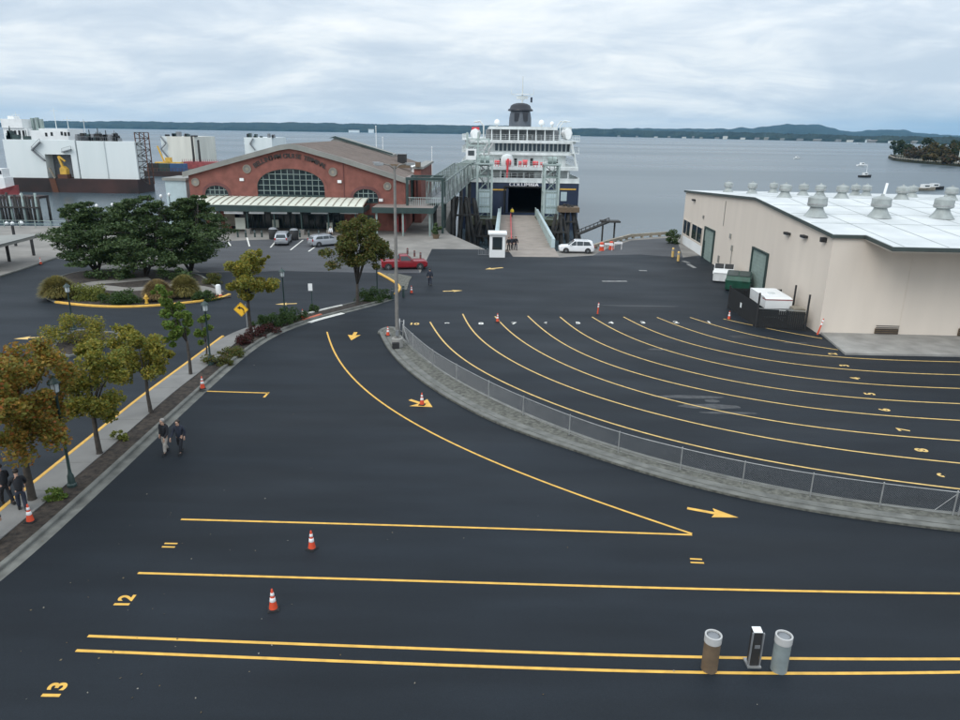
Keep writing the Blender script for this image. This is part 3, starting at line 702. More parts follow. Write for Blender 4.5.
# ---------------------------------------------------------------- street furniture
def cone_proto():
    t=thing('traffic_cone','cone','traffic cone',(0,0,0),0,'orange traffic cones')
    b=MB(); b.box((0,0,.02),(.4,.4,.04)); b.box((0,0,.055),(.34,.34,.03)); b.build('base',MA['black'],t)
    prof=lambda z:.155-.125*(z-.07)/.8
    b=MB(); b.lathe((0,0,0),[(.155,.07),(prof(.4),.4),(prof(.62),.62),(prof(.85),.85),(.02,.87),(.012,.86)],16); b.build('cone_body',MA['orange'],t,smooth=True,auto=40)
    for z0,z1 in ((.36,.52),(.6,.72)):
        b=MB(); b.lathe((0,0,0),[(prof(z0)+.001,z0),(prof(z0)+.006,z0+.005),(prof(z1)+.006,z1-.005),(prof(z1)+.001,z1)],16); b.build('reflective_band',MA['reflect'],t,smooth=True)
    return t
CN=[((273.5,609.5),'traffic cone nearest the double yellow line'),((312,549),'traffic cone between the lane 11 and lane 12 lines'),((422,405),'traffic cone standing on the painted arrow beside the median'),
((388,337),'traffic cone at the nose of the median below the tall light pole'),((203,391),'traffic cone on the kerb at the end of the short yellow line'),((31,524),'traffic cone on the planting bed beside the walkers in black'),
((303,320),'traffic cone on the red painted kerb of the hedge'),((497.5,322),'traffic cone at the start of the third curved lane line'),((728.8,319.5),'traffic cone by the black enclosure at the warehouse'),
((411.5,293.3),'dark based cone beyond the yellow kerb nose'),((41,264.5),'traffic cone on the far left kerb below the shelter roof')]
c0=cone_proto(); c0.scale=(.9,.9,.9)
for i,(p,lb) in enumerate(CN):
    z=.15 if i in(4,) else (.1 if i in (3,5) else (.17 if i==6 else .006))
    g_=G(*p); g_.z=z
    if i==0: c0.location=g_; c0.rotation_euler=(0,0,.3); c0['label']=lb
    else: clone(c0,g_,RNG.uniform(0,1.5),lb,scale=.86 if i in(2,3,6,7,8,9) else .9)
def delineator(p,h,lean,lb):
    g_=Vector(p); t=thing('delineator_post',lb,'delineator',g_,0,None)
    b=MB(); b.lathe(g_,[(.2,0),(.2,.04),(.1,.06)],12); b.build('base',MA['black'],t)
    tip=g_+Vector((lean,0,h)); b=MB(); b.cyl(g_+Vector((0,0,.05)),tip,.065,.05,12); b.build('tube',MA['orange'],t,smooth=True,auto=40)
    for f0,f1 in ((.62,.75),(.82,.93)):
        q=lambda f:g_+(tip-g_)*f
        b=MB(); b.cyl(q(f0),q(f1),.068,.064,12); b.build('reflective_band',MA['reflect'],t,smooth=True,auto=40)
delineator(G(597.5,314.5),1.05,.05,'red delineator tube standing in front of the fifth lane line')
delineator(G(817,335)+Vector((0,-.05,0)),1.35,.3,'leaning orange delineator at the near corner of the warehouse')
def lamp_post(px,py,h,label,head=True):
    b=G(px,py); b.z=.1; t=thing('lamp_post',label,'lamp post',b,0,'green lantern lamp posts')
    m=MB(); m.lathe(b,[(.2,0),(.2,.1),(.15,.16),(.13,.5),(.08,.62),(.062,.8),(.05,h-.75),(.07,h-.72),(.04,h-.68)],12); m.build('post',MA['green'],t,smooth=True,auto=35)
    m=MB(); m.lathe(b,[(.1,h-.68),(.17,h-.62),(.19,h-.25),(.1,h-.22)],6); m.build('lantern',MA['frost'],t)
    m=MB(); m.lathe(b,[(.26,h-.25),(.24,h-.2),(.1,h-.06),(.03,h-.02),(.02,h+.08)],12); m.build('cap',MA['green'],t,smooth=True,auto=30)
    m=MB()
    for k in range(6):
        an=math.pi/3*k; u=Vector((math.cos(an),math.sin(an),0)); m.bar(b+u*.18+Vector((0,0,h-.64)),b+u*.2+Vector((0,0,h-.24)),.02)
    m.build('lantern_frame',MA['green'],t)
lamp_post(72.5,488,5.0,'green lamp post rising through the orange tree beside the pavement')
lamp_post(211,366,4.3,'green lamp post beside the narrow pale sapling')
lamp_post(285.5,322,4.3,'green lamp post in the hedge right of the bend sign')
lamp_post(377.5,297.5,4.6,'green lamp post behind the broad olive tree at the median tip')
lamp_post(74,331,3.6,'green lamp post with pale lantern standing at the small kerbed island')
# white plate post
b=G(312.5,311.5); b.z=.1; t=thing('sign_post','dark post with a small white plate in the planting strip','sign',b)
m=MB(); m.lathe(b,[(.1,0),(.1,.05),(.04,.08),(.04,2.35)],10); m.build('post',MA['green'],t,smooth=True,auto=35)
m=MB(); m.box(b+Vector((-.06,-.06,2.05)),(.36,.03,.62)); m.build('plate',MA['white'],t)
# yellow bend sign
b=G(248,335.5); b.z=.14; t=thing('curve_sign','yellow diamond sign with a black left bend arrow on the pavement','traffic sign',b)
m=MB(); m.box(b+Vector((0,.03,1.15)),(.06,.05,2.3)); m.build('post',MA['galv'],t)
cs=at(241,309.5,b.y-.03); S=.62
def diamond(mb,c,s,r,d):
    pts=[]
    for k in range(4):
        an=math.pi/2*k; corner=Vector((math.cos(an)*s,0,math.sin(an)*s)); a1=corner*(1-r)+Vector((math.cos(an-math.pi/2)*s*r,0,math.sin(an-math.pi/2)*s*r)); a2=corner*(1-r)+Vector((math.cos(an+math.pi/2)*s*r,0,math.sin(an+math.pi/2)*s*r))
        pts+=[a1,corner*(1-r*.35),a2]
    mb.xprism([c+p for p in pts],(0,d,0))
b2=Vector((cs.x,b.y,cs.z)); 
m=MB(); m.box(Vector((b.x+(cs.x-b.x)*.5,b.y+.03,cs.z)),(abs(cs.x-b.x)+.1,.03,.06)); m.build('bracket',MA['galv'],t)
m=MB(); diamond(m,Vector((cs.x,b.y-.03,cs.z)),S*.93,.1,.02); m.build('plate',MA['sign_yellow'],t)
m=MB()
ring=[Vector((cs.x+x,b.y-.034,cs.z+z)) for x,z in ((S*.86,0),(0,S*.86),(-S*.86,0),(0,-S*.86))]
for i in range(4): m.bar(ring[i],ring[(i+1)%4],.008,.016)
m.build('border',MA['black'],t)
m=MB(); sh=[(.2,-.3),(.2,-.05),(.13,.07),(.02,.12),(-.06,.13)]
pts=[Vector((cs.x+x,b.y-.037,cs.z+z)) for x,z in sh]
for i in range(len(pts)-1): m.bar(pts[i],pts[i+1]+(pts[i+1]-pts[i]).normalized()*.03,.012,.1)
m.xprism([Vector((cs.x+x,b.y-.045,cs.z+z)) for x,z in((-.06,.27),(-.28,.13),(-.06,-.01))],(0,.012,0)); m.build('bend_arrow',MA['black'],t)
# hydrant, marker post
b=gz(147,304.5); t=thing('fire_hydrant','yellow fire hydrant at the front kerb of the garden island','fire hydrant',b)
m=MB(); m.lathe(b,[(.17,0),(.17,.06),(.12,.08),(.12,.55),(.16,.57),(.16,.62),(.12,.7),(.05,.78),(.03,.84)],12); m.build('barrel',MA['crane'],t,smooth=True,auto=35)
for s in (-1,1):
    m=MB(); m.cyl(b+Vector((s*.1,0,.45)),b+Vector((s*.22,0,.45)),.07,.07,10); m.build('nozzle',MA['crane'],t)
b=gz(219,297); t=thing('marker_post','stubby white marker post on the yellow kerb under the yellow green tree','marker post',b)
m=MB(); m.lathe(b,[(.24,0),(.24,.95),(.2,1.05),(.05,1.1)],14); m.build('body',MA['white'],t,smooth=True,auto=35)
m=MB(); m.lathe(b,[(.3,0),(.3,.1),(.25,.14)],14); m.build('foot',MA['orange'],t)
# short black bollards at the kerb nose
for p,lb in (((392.5,299.3),'short black bollard left of the tall light pole'),((403.5,297),'short black bollard right of the tall light pole')):
    b=G(*p); t=thing('bollard',lb,'bollard',b,0,'short black bollards')
    m=MB(); m.lathe(b,[(.11,0),(.11,1.0),(.08,1.08)],12); m.build('post',MA['green'],t,smooth=True,auto=35)
    m=MB(); m.lathe(b,[(.115,.8),(.118,.81),(.118,.9),(.115,.91)],12); m.build('band',MA['grey'],t)
# tall light pole on the median
b=G(397.5,347.5); b.z=.1; t=thing('light_pole','tall grey light pole at the nose of the fenced median','light pole',b)
top=Vector((b.x+.05,b.y,12.75))
m=MB(); m.lathe(b,[(.42,0),(.42,.6),(.36,.66)],16); m.build('footing',MA['concrete'],t,smooth=True,auto=35)
m=MB(); m.cyl(b+Vector((0,0,.6)),top,.14,.085,14); m.lathe(b,[(.26,.66),(.26,.72),(.14,.74)],12); m.build('shaft',MA['lamp_pole'],t,smooth=True,auto=35)
for s,yy in ((-1,-.3),(1,.4)):
    m=MB(); e=top+Vector((s*.75,yy,.12)); m.tube([top-Vector((0,0,.25)),top+Vector((s*.3,yy*.4,.05)),e],.04,8); o=m.build('arm',MA['lamp_pole'],t,smooth=True)
    m=MB(); m.box(e+Vector((s*.25,yy*.3,0)),(.6,.34,.14),math.atan2(yy,s*.75)); m.build('lamp_head',MA['galv'],o)
    m=MB(); m.box(e+Vector((s*.25,yy*.3,-.085)),(.45,.26,.03),math.atan2(yy,s*.75)); m.build('lens',MA['frost'],o)
m=MB(); m.box(b+Vector((.02,-.24,1.05)),(.22,.14,.4)); m.build('junction_box',MA['grey'],t)
b=b+Vector((-.6,-.35,0)); t=thing('floodlight','small black ground floodlight at the foot of the tall light pole','floodlight',G(397,347)+Vector((0,-.75,.1)))
b=G(397,347)+Vector((0,-.75,.1)); m=MB(); m.box(b+Vector((0,0,.24)),(.5,.3,.4),.2); m.build('housing',MA['black'],t); m=MB(); m.bar(b+Vector((0,0,0)),b+Vector((0,0,.12)),.3,.1); m.build('bracket',MA['galv'],t)
# three stubby posts in the front
def tube_post(p,h,r,lb,m_):
    b=G(*p); t=thing('pay_post',lb,'bollard',b,0,'stubby bollards on the double yellow line')
    m=MB(); m.lathe(b,[(r,0),(r,h-.24)],24); m.build('body',MA[m_],t,smooth=True,auto=40)
    m=MB(); m.lathe(b,[(r+.006,h-.245),(r+.012,h-.235),(r+.012,h-.005),(r+.004,h),(r-.035,h),(r-.04,h-.05)],24); m.build('rim_band',MA['reflect_dull'],t,smooth=True,auto=30)
    m=MB(); m.lathe(b,[(r-.042,h-.1),(r-.042,h-.045),(r*.5,h-.02),(.02,h-.012)],20); m.build('filling',MA['grey'],t,smooth=True)
    m=MB(); m.box(b+Vector((.0,-.02,.02)),(.32,.32,.04)); m.build('foot',MA['galv'],t)
    t.name='bollard'; ORG[t.name]=b; return t
MA['reflect_dull']=mat('dull_white_band',(.42,.42,.41),.6,0,.08,3)
tube_post((709,669),1.22,.235,'brown round bollard with a white rim, leftmost of the three posts',"brown_post")
tube_post((778.5,669.5),1.22,.235,'grey round bollard with a white rim, rightmost of the three posts',"grey_post")
b=G(752,664); t=thing('card_reader','narrow black card reader stand with a white top between the two round bollards','card reader',b,rz=0)
m=MB(); m.box(b+Vector((0,0,.03)),(.4,.4,.06)); m.build('foot',MA['galv'],t)
m=MB(); m.xprism([b+Vector((.12,-.14,.06)),b+Vector((.12,.14,.06)),b+Vector((.12,.14,1.22)),b+Vector((.12,-.1,1.18))],(-.24,0,0)); m.build('cabinet',MA['black'],t)
m=MB(); m.xprism([b+Vector((-.13,-.1,1.183)),b+Vector((.13,-.1,1.183)),b+Vector((.13,.12,1.22)),b+Vector((-.13,.12,1.22))],(0,0,.02)); m.build('top_panel',MA['white'],t)
for s in(-1,1):
    m=MB(); m.box(b+Vector((s*.16,-.12,.62)),(.035,.06,1.15)); m.build('side_rail',MA['grey'],t)
m=MB(); m.box(b+Vector((0,-.168,.75)),(.16,.01,.12)); m.build('slot_plate',MA['grey'],t)
# chain link fence on the median
fb=[(403,340),(413,350),(432.5,367.2),(456.5,382.5),(488.5,400.3),(523,417),(569,436.5),(618,454.5),(680,471.3),(742,486),(809.6,498.5),(879,508.5),(952,517.5)]
fp=[G(*p) for p in fb]; fp.append(fp[-1]+(fp[-1]-fp[-2])); fp=[Vector((p.x,p.y,.1)) for p in fp]
ln=smooth_line(fp,.6,8)
t=thing('chain_link_fence','waist high grey chain link fence along the curved median','fence',fp[0])
for i,p in enumerate(fp):
    m=MB(); m.cyl(p,p+Vector((0,0,1.1)),.032,.032,8); m.lathe(p,[(.036,1.09),(.036,1.12),(.01,1.15)],8); m.build('post',MA['galv'],t,smooth=True,auto=40)
p=fp[-2]; m=MB(); m.cyl(p+Vector((.22,-.02,0)),p+Vector((.22,-.02,1.1)),.032,.032,8); m.build('post',MA['galv'],t,smooth=True,auto=40)
m=MB(); m.tube([q+Vector((0,0,1.07)) for q in ln],.022,6); m.build('top_rail',MA['galv'],t,smooth=True)
m=MB(); m.tube([q+Vector((0,0,.08)) for q in ln],.006,4); m.build('bottom_wire',MA['galv'],t)
m=MB()
for p_,q_ in ((fp[0],fp[1]),(fp[-2],fp[-3])):
    m.tube([p_+Vector((0,0,1.0)),p_.lerp(q_,.6 if p_ is fp[0] else .25)+Vector((0,0,.15))],.012,5)
m.build('brace',MA['galv'],t)
acc=[0]
for i in range(1,len(ln)): acc.append(acc[-1]+(ln[i]-ln[i-1]).length)
def onl(s):
    s=max(0,min(acc[-1],s))
    lo,hi=0,len(acc)-1
    while hi-lo>1:
        md_=(lo+hi)//2
        if acc[md_]<=s: lo=md_
        else: hi=md_
    f_=(s-acc[lo])/max(1e-6,acc[hi]-acc[lo]); return ln[lo].lerp(ln[hi],f_)
m=MB(); st=.085; hh=.98; wv=.0035
for k in range(int((acc[-1]+hh)/st)):
    for sg in (0,1):
        s0=k*st-(hh if sg==0 else 0); s1=s0+hh
        z0,z1=(.08,1.06) if sg==0 else (1.06,.08)
        if s0<0 or s1>acc[-1]: continue
        p0,p1=onl(s0),onl(s1); p0=p0+Vector((0,.002*sg,z0)); p1=p1+Vector((0,.002*sg,z1))
        u=Vector((0,0,wv/1.4)); d=(p1-p0).normalized(); n_=d.cross(Vector((0,1,0))).normalized()*wv*.5
        m.add([p0-n_,p0+n_,p1+n_,p1-n_],[(0,1,2,3)])
m.build('wire_mesh',MA['galv'],t)
# end frame clump near the light pole
b=G(400,337); b.z=.1
t=thing('fence_gate','narrow grey pipe gate frame at the nose of the fenced median','gate',b)
m=MB()
for dx,dy,h in ((0,0,1.35),(.35,-.35,1.35),(-.25,.35,1.2)): m.cyl(b+Vector((dx,dy,0)),b+Vector((dx,dy,h)),.04,.04,8)
m.build('post',MA['galv'],t,smooth=True)
m=MB(); m.bar(b+Vector((-.25,.35,1.1)),b+Vector((.35,-.35,1.2)),.035); m.bar(b+Vector((-.25,.35,.4)),b+Vector((.35,-.35,.4)),.035); m.build('rail',MA['galv'],t)
# ---------------------------------------------------------------- people
def skin_mesh(name,chains,m,parent,root=0,sub=1):
    """chains: list of lists of (pos,radius); first point of later chains may be an index into already placed points"""
    bm=bmesh.new(); lay=bm.verts.layers.skin.verify(); vs=[]
    def nv(p,r):
        v=bm.verts.new(p); v[lay].radius=(r,r) if not isinstance(r,tuple) else r; vs.append(v); return v
    for ch in chains:
        prev=None
        for it in ch:
            if isinstance(it,int): v=vs[it]
            else: v=nv(*it)
            if prev is not None: bm.edges.new((prev,v))
            prev=v
    for i,v in enumerate(vs): v[lay].use_root=(i==root)
    me=bpy.data.meshes.new(name); bm.to_mesh(me); bm.free()
    me.materials.append(m); ob=bpy.data.objects.new(name,me); COL.objects.link(ob)
    if parent is not None: ob.parent=parent; ORG[ob.name]=ORG.get(parent.name,Vector())
    s=ob.modifiers.new('skin','SKIN'); s.use_smooth_shade=True
    ss=ob.modifiers.new('sub','SUBSURF'); ss.levels=sub; ss.render_levels=sub
    return ob
def person(loc,rz,h,label,top,legs,hair='hair',stride=.3,lean=0.0,arm=(.25,-.25),elbow=.15,group=None,carry=None):
    """faces local +Y; z up; built at 1.75 m and scaled"""
    t=thing('person',label,'person',loc,rz,group); k=h/1.75
    V=Vector
    hipz=.9
    pel=V((0,0,.95)); ch=V((0,.10*lean*2,1.25)); nk=V((0,.22*lean*2,1.47)); 
    sh=[V((s*.19,nk.y-.02,1.42)) for s in(-1,1)]
    hip=[V((s*.1,0,.9)) for s in(-1,1)]
    foot=[V((-.1,stride,.06)),V((.1,-stride,.08))]
    kn=[V((-.1,stride*.62+.04,.49)),V((.1,-stride*.35+.05,.5))]
    el=[V((s*.27,nk.y-.02+a*.45,1.13)) for s,a in zip((-1,1),arm)]
    wr=[V((s*.26,nk.y+a*.9+elbow,.89+.25*elbow)) for s,a in zip((-1,1),arm)]
    S=lambda p:p*k
    P=lambda p,r:(S(p),r*k)
    C=[[P(pel,.13),P(ch,.135),P(nk,.06),P(nk+V((0,.03,.1)),.075),P(nk+V((0,.045,.2)),.095),P(nk+V((0,.03,.27)),.07)]]
    # 0 pel 1 ch 2 nk 3 chin 4 head 5 crown
    C.append([4,P(nk+V((0,.155,.185)),.018)])           # nose
    C.append([3,P(nk+V((0,.1,.1)),.045)])               # jaw
    n0=8
    for s in(0,1):
        C.append([1,P(sh[s],.062),P(el[s],.045),P(wr[s],.03)])
        wi=n0+2
        palm=wr[s]+V((0,.02,-.07)); C.append([wi,P(palm,.034)]); pi=n0+3
        n0+=4
        for f_,(dx,L_) in enumerate(((-.03,.075),(-.01,.09),(.012,.085),(.032,.065))):
            C.append([pi,P(palm+V((dx*.5,dx,-.05)),.010),P(palm+V((dx*.5,dx+.015,-.05-L_)),.008)]); n0+=2
        C.append([pi,P(palm+V((0,.05,-.01)),.011),P(palm+V((0,.065,-.05)),.009)]); n0+=2
    for s in(0,1):
        C.append([0,P(hip[s],.09),P(kn[s],.06),P(foot[s]+V((0,0,.05)),.04),P(foot[s]+V((0,.16,-.015)),.04)]); n0+=4
    skin_mesh('body',C,MA['skin'],t,0,1)
    T=[[P(pel-V((0,0,.12)),.168),P(pel+V((0,0,.06)),.165),P(ch,.172),P(nk-V((0,0,.02)),.085)],]
    for s in(0,1): T.append([2,P(sh[s],.09),P(el[s],.07),P(wr[s]+V((0,0,-.01)),.056)])
    skin_mesh('jacket',T,MA[top],t,0,1)
    Tr=[[P(pel+V((0,0,.03)),.14),P(pel-V((0,0,.06)),.15)]]
    for s in(0,1): Tr.append([1,P(hip[s]-V((0,0,.06)),.115),P(kn[s],.09),P(foot[s]+V((0,0,.05)),.078)])
    skin_mesh('trousers',Tr,MA[legs],t,0,1)
    hc=S(nk+V((0,.025,.225)))
    b=MB(); b.lathe(hc,[(.098*k,-.06*k),(.108*k,0),(.1*k,.05*k),(.06*k,.09*k),(.01*k,.1*k)],12); o=b.build('hair',MA[hair],t,smooth=True,world=False)
    o.location=(0,-.028*k,0)
    for s in(0,1):
        f_=S(foot[s]); b=MB(); b.prism([(f_.x-.05*k,f_.y-.08*k),(f_.x+.05*k,f_.y-.08*k),(f_.x+.055*k,f_.y+.12*k),(f_.x,f_.y+.22*k),(f_.x-.055*k,f_.y+.12*k)],f_.z-.06*k,f_.z+.06*k); b.build('shoe',MA['black'],t,world=False)
    return t
def fz(px,py,z=.006): p=G(px,py); p.z=z; return p
person(fz(166.5,453),rad(165),1.76,'walker in a black jacket and light trousers on the dark asphalt','cloth_black','cloth_tan','hair_grey',.22,.05,(.2,-.2))
person(fz(181.5,453),rad(170),1.70,'walker dressed all in black on the asphalt, beside the one in light trousers','cloth_navy','cloth_black','hair',.2,.05,(-.2,.22))
person(fz(9,507,.14),rad(60),1.74,'person in black bending forward at the left edge under the orange tree','cloth_black','cloth_black','hair',.24,.35,(.35,.1),.25)
person(fz(24,513,.14),rad(40),1.74,'person in black stooping over the traffic cone under the orange tree','cloth_black','cloth_navy','hair',.16,.35,(.3,.2),.2)
person(fz(-4,545,.14),rad(20),1.74,'person in dark brown cut off by the left edge below the walkers','cloth_black','cloth_black','hair',.2,.1,(.2,-.1),.2)
GF='foot passengers beside the ticket booth'
person(fz(508.5,250.5),rad(200),1.75,'foot passenger in black with a white shirt beside the ticket booth','cloth_black','cloth_black','hair',.15,0,(.1,-.1),group=GF)
person(fz(512,249.6),rad(170),1.7,'foot passenger in navy in the middle of the group by the booth','cloth_navy','cloth_black','hair',.12,0,(.1,-.1),group=GF)
person(fz(515.5,250),rad(190),1.78,'foot passenger in black furthest from the booth, on the ramp apron','cloth_black','cloth_navy','hair',.2,0,(.1,-.1),group=GF)
person(fz(430,285.5),rad(10),1.72,'lone person in dark blue on the asphalt beyond the cone','cloth_navy','cloth_navy','hair',.15,0,(.1,-.1))
person(fz(331,238.5,.004),rad(180),1.72,'person in a white top by the terminal entrance','cloth_white','cloth_black','hair',.1,0,(.1,-.1))
# ---------------------------------------------------------------- vehicles (local: length along +X = front)
def loft(mb,secs,mi=0):
    n=len(secs[0][1]); vs=[]
    for x,pr in secs: vs+=[(x,y,z) for y,z in pr]
    fs=[(i*n+k,(i+1)*n+k,(i+1)*n+(k+1)%n,i*n+(k+1)%n) for i in range(len(secs)-1) for k in range(n)]
    fs+=[tuple(range(n)),tuple(reversed(range((len(secs)-1)*n,len(secs)*n)))]
    mb.add(vs,fs,mi)
def sec(hw,zb,zs,zt,hr,zr=None):
    """closed half-profile: floor, rocker, shoulder, roof"""
    zr=zr or zt
    L_=[(hw*.86,zb),(hw*.98,zb+.12),(hw,(zb+zs)/2+.05),(hw*.985,zs)]
    if zr>zs+.02: L_+=[(hr+.02,zr-.06),(hr-.12,zr)]
    else: L_+=[(hr,zs+.015),(hr-.15,zs+.03)]
    return L_+[(-y,z) for y,z in reversed(L_)]
def wheel(parent,x,y,r,w):
    s=1 if y>0 else -1
    b=MB(); pr=[(r*.62,-w/2),(r*.95,-w/2),(r,-w*.35),(r,w*.35),(r*.95,w/2),(r*.62,w/2)]
    vs=[];fs=[];n=20
    for q,dy in pr:
        for k in range(n):
            a_=2*math.pi*k/n; vs.append((x+q*math.cos(a_),y+dy,r+q*math.sin(a_)))
    for i in range(len(pr)-1):
        for k in range(n): fs.append((i*n+k,i*n+(k+1)%n,(i+1)*n+(k+1)%n,(i+1)*n+k))
    b.add(vs,fs); t=b.build('wheel',MA['black'],parent,smooth=True,auto=40,world=False)
    b=MB(); b.cyl((x,y-s*w*.2,r),(x,y+s*w*.36,r),r*.63,r*.58,16)
    b.build('rim',MA['galv'],t,world=False)
    b=MB()
    for k in range(5):
        a_=2*math.pi*k/5; b.bar((x,y+s*w*.38,r),(x+r*.55*math.cos(a_),y+s*w*.38,r+r*.55*math.sin(a_)),.03,.07)
    b.build('spoke',MA['grey'],t,world=False)
def car(kind,label,loc,rz,paint,L=4.6,W=1.82,Hh=1.68,group=None):
    t=thing(kind,label,{'pickup_truck':'pickup truck'}.get(kind,'car'),loc,rz,group); hw=W/2; h=L/2; zs=.98; zb=.22
    sq=lambda x,y,z:(x,y,z)
    def quad(name,pts,m,off):
        b=MB(); b.xprism([Vector(p) for p in pts],off); return b.build(name,m,t,world=False)
    mb=MB(); G_=MA['glass']
    if kind=='pickup_truck':
        secs=[(-h,sec(hw*.95,.35,zs,zs,hw*.9)),(-h+.1,sec(hw,.25,zs,zs,hw*.94)),(-.55,sec(hw,zb,zs,zs,hw*.94)),(-.5,sec(hw,zb,zs,Hh,hw*.8,Hh-.02)),(.35,sec(hw,zb,zs,Hh,hw*.8,Hh)),(1.05,sec(hw,zb,zs,zs,hw*.94)),(h-.25,sec(hw*.98,zb,zs-.06,zs,hw*.9)),(h,sec(hw*.9,.35,.8,.8,hw*.8))]
        loft(mb,secs); mb.build('body',paint,t,smooth=True,auto=28,world=False)
        b=MB(); b.b2((-h+.1,-hw*.84,zs+.005),(-.62,hw*.84,zs+.02)); b.build('cargo_bed',MA['black'],t,world=False)
        side=[(-.42,zs+.05),(.86,zs+.05),(.34,Hh-.1),(-.42,Hh-.1)]; ws=((1.0,zs+.06),(.42,Hh-.07)); rw=((-.56,zs+.1),(-.53,Hh-.1))
        sides=[side]; wx=(-h+.75,h-.85); r=.36
    else:
        secs=[(-h,sec(hw*.88,.4,.9,.9,hw*.8)),(-h+.08,sec(hw*.96,.28,zs,zs,hw*.88)),(-h+.3,sec(hw,zb,zs,Hh-.12,hw*.76,Hh-.14)),(-h+.8,sec(hw,zb,zs,Hh,hw*.78,Hh-.02)),(.25,sec(hw,zb,zs,Hh,hw*.8,Hh)),(1.15,sec(hw,zb,zs,zs,hw*.92)),(h-.35,sec(hw*.97,zb,zs-.1,zs,hw*.86)),(h-.05,sec(hw*.88,.28,.78,.78,hw*.78)),(h,sec(hw*.8,.36,.7,.7,hw*.7))]
        loft(mb,secs); mb.build('body',paint,t,smooth=True,auto=28,world=False)
        sides=[[(-h+.42,zs+.08),(-.85,zs+.05),(-.85,Hh-.13),(-h+.72,Hh-.16)],[(-.78,zs+.05),(.02,zs+.05),(.02,Hh-.12),(-.78,Hh-.13)],[(.09,zs+.05),(.95,zs+.05),(.3,Hh-.12),(.09,Hh-.12)]]
        ws=((1.08,zs+.06),(.33,Hh-.06)); rw=((-h+.1,zs+.08),(-h+.28,Hh-.2)); wx=(-h+.85,h-.9); r=.345
    hr=hw*.8
    def yy(z): f_=(z-zs)/(Hh-.06-zs); return hw*.985+(hr+.02-hw*.985)*f_
    for sd_ in sides:
        for s in(-1,1):
            pts=[(x,s*(yy(z)+.004),z) for x,z in sd_]; 
            quad('side_window',pts,G_,(0,s*.008,0))
    (x0,z0),(x1,z1)=ws; quad('windscreen',[(x0,-hw*.82,z0),(x0,hw*.82,z0),(x1,hr-.12,z1),(x1,-hr+.12,z1)],G_,Vector((.6,0,.75)).normalized()*.03)
    (x0,z0),(x1,z1)=rw; quad('rear_window',[(x0,-hw*.74,z0),(x0,hw*.74,z0),(x1,hr-.18,z1),(x1,-hr+.18,z1)],G_,(-.03,0,.004))
    for x in wx:
        for s in(-1,1):
            b=MB(); b.cyl((x,s*(hw-.1),r),(x,s*(hw+.004),r),r*1.14,r*1.14,18); b.build('wheel_arch',MA['black'],t,world=False)
            wheel(t,x,s*(hw-.07),r,.2)
    for s in(-1,1):
        b=MB(); b.box((h-.12,s*hw*.66,.74),(.2,.36,.14)); b.build('headlight',MA['headlamp'],t,world=False)
        b=MB(); b.box((-h+.06,s*hw*.82,.9),(.12,.2,.3)); b.build('tail_light',MA['tail'],t,world=False)
        b=MB(); b.box((.78,s*(hw+.08),zs+.1),(.12,.16,.13)); b.build('wing_mirror',paint,t,world=False)
    b=MB(); b.box((-h-.01,0,.46),(.1,W*.86,.2)); b.box((h-.02,0,.42),(.1,W*.76,.18)); b.build('bumper',MA['grey'],t,world=False)
    b=MB(); b.box((-h-.015,0,.74),(.06,.4,.13)); b.build('number_plate',MA['reflect_dull'],t,world=False)
    if kind!='pickup_truck':
        b=MB()
        for s in(-1,1): b.bar((-h+.9,s*hw*.66,Hh+.05),(.2,s*hw*.66,Hh+.05),.035); b.bar((-h+.9,s*hw*.66,Hh),(-h+.9,s*hw*.66,Hh+.05),.035); b.bar((.2,s*hw*.66,Hh),(.2,s*hw*.66,Hh+.05),.035)
        b.build('roof_rail',MA['grey'],t,world=False)
    return t
car('suv',"white sport utility car seen from the side at the foot of the ferry ramp",fz(576,252.5),rad(180-2),MA['car_white'])
car('suv','silver car seen from behind, parked at the terminal kerb between the dark bins',fz(283.5,243.5,.004),rad(97),MA['car_silver'])
car('estate_car','pale grey car parked askew beside the broad olive tree',fz(326.5,245.5,.004),rad(38),MA['car_silver'],4.7,1.8,1.55)
car('pickup_truck','red pickup truck parked beyond the yellow kerb nose',fz(404,268.5,.004),rad(12),MA['car_red'],5.2,1.8,1.62)
# ---------------------------------------------------------------- warehouse
Z3=Vector((0,0,1))
MA['trim_dark']=mat('dark_grey_green_trim',(.045,.06,.055),.5,0,.15,1)
wt_=thing('warehouse','long cream warehouse with a white roof full of pale green vents','warehouse',(W0.x,W0.y,0))
def wp(s,v,z): return W0+UU*s+VV*v+Z3*z
VW=95.0; S1,ZR,ZE,ZF=18.7,9.0,7.85,7.4
def zroof(s): return ZE+(ZR-ZE)*s/S1 if s<=S1 else ZR+(ZF-ZR)*(s-S1)/(WL-S1)
nU=UU; nV=VV
def onW(px,py):   # on the west wall plane -> (s,z)
    p=onpl(px,py,W0,VV); d=p-W0; return d.dot(UU),p.z
def onS(px,py):
    p=onpl(px,py,W0,UU); d=p-W0; return d.dot(VV),p.z
b=MB(); b.xprism([wp(0,0,0),wp(0,0,ZE-.12),wp(S1,0,ZR-.12),wp(WL,0,ZF-.12),wp(WL,0,0)],VV*.3); b.build('gable_wall',MA['cream'],wt_)
b=MB(); b.xprism([wp(0,.3,0),wp(0,.3,ZE-.12),wp(0,VW,ZE-.12),wp(0,VW,0)],UU*.3); b.build('front_wall',MA['cream'],wt_)
b=MB(); b.xprism([wp(WL-.3,.3,0),wp(WL-.3,.3,ZF-.12),wp(WL-.3,VW,ZF-.12),wp(WL-.3,VW,0)],UU*.3); b.build('back_wall',MA['cream'],wt_)
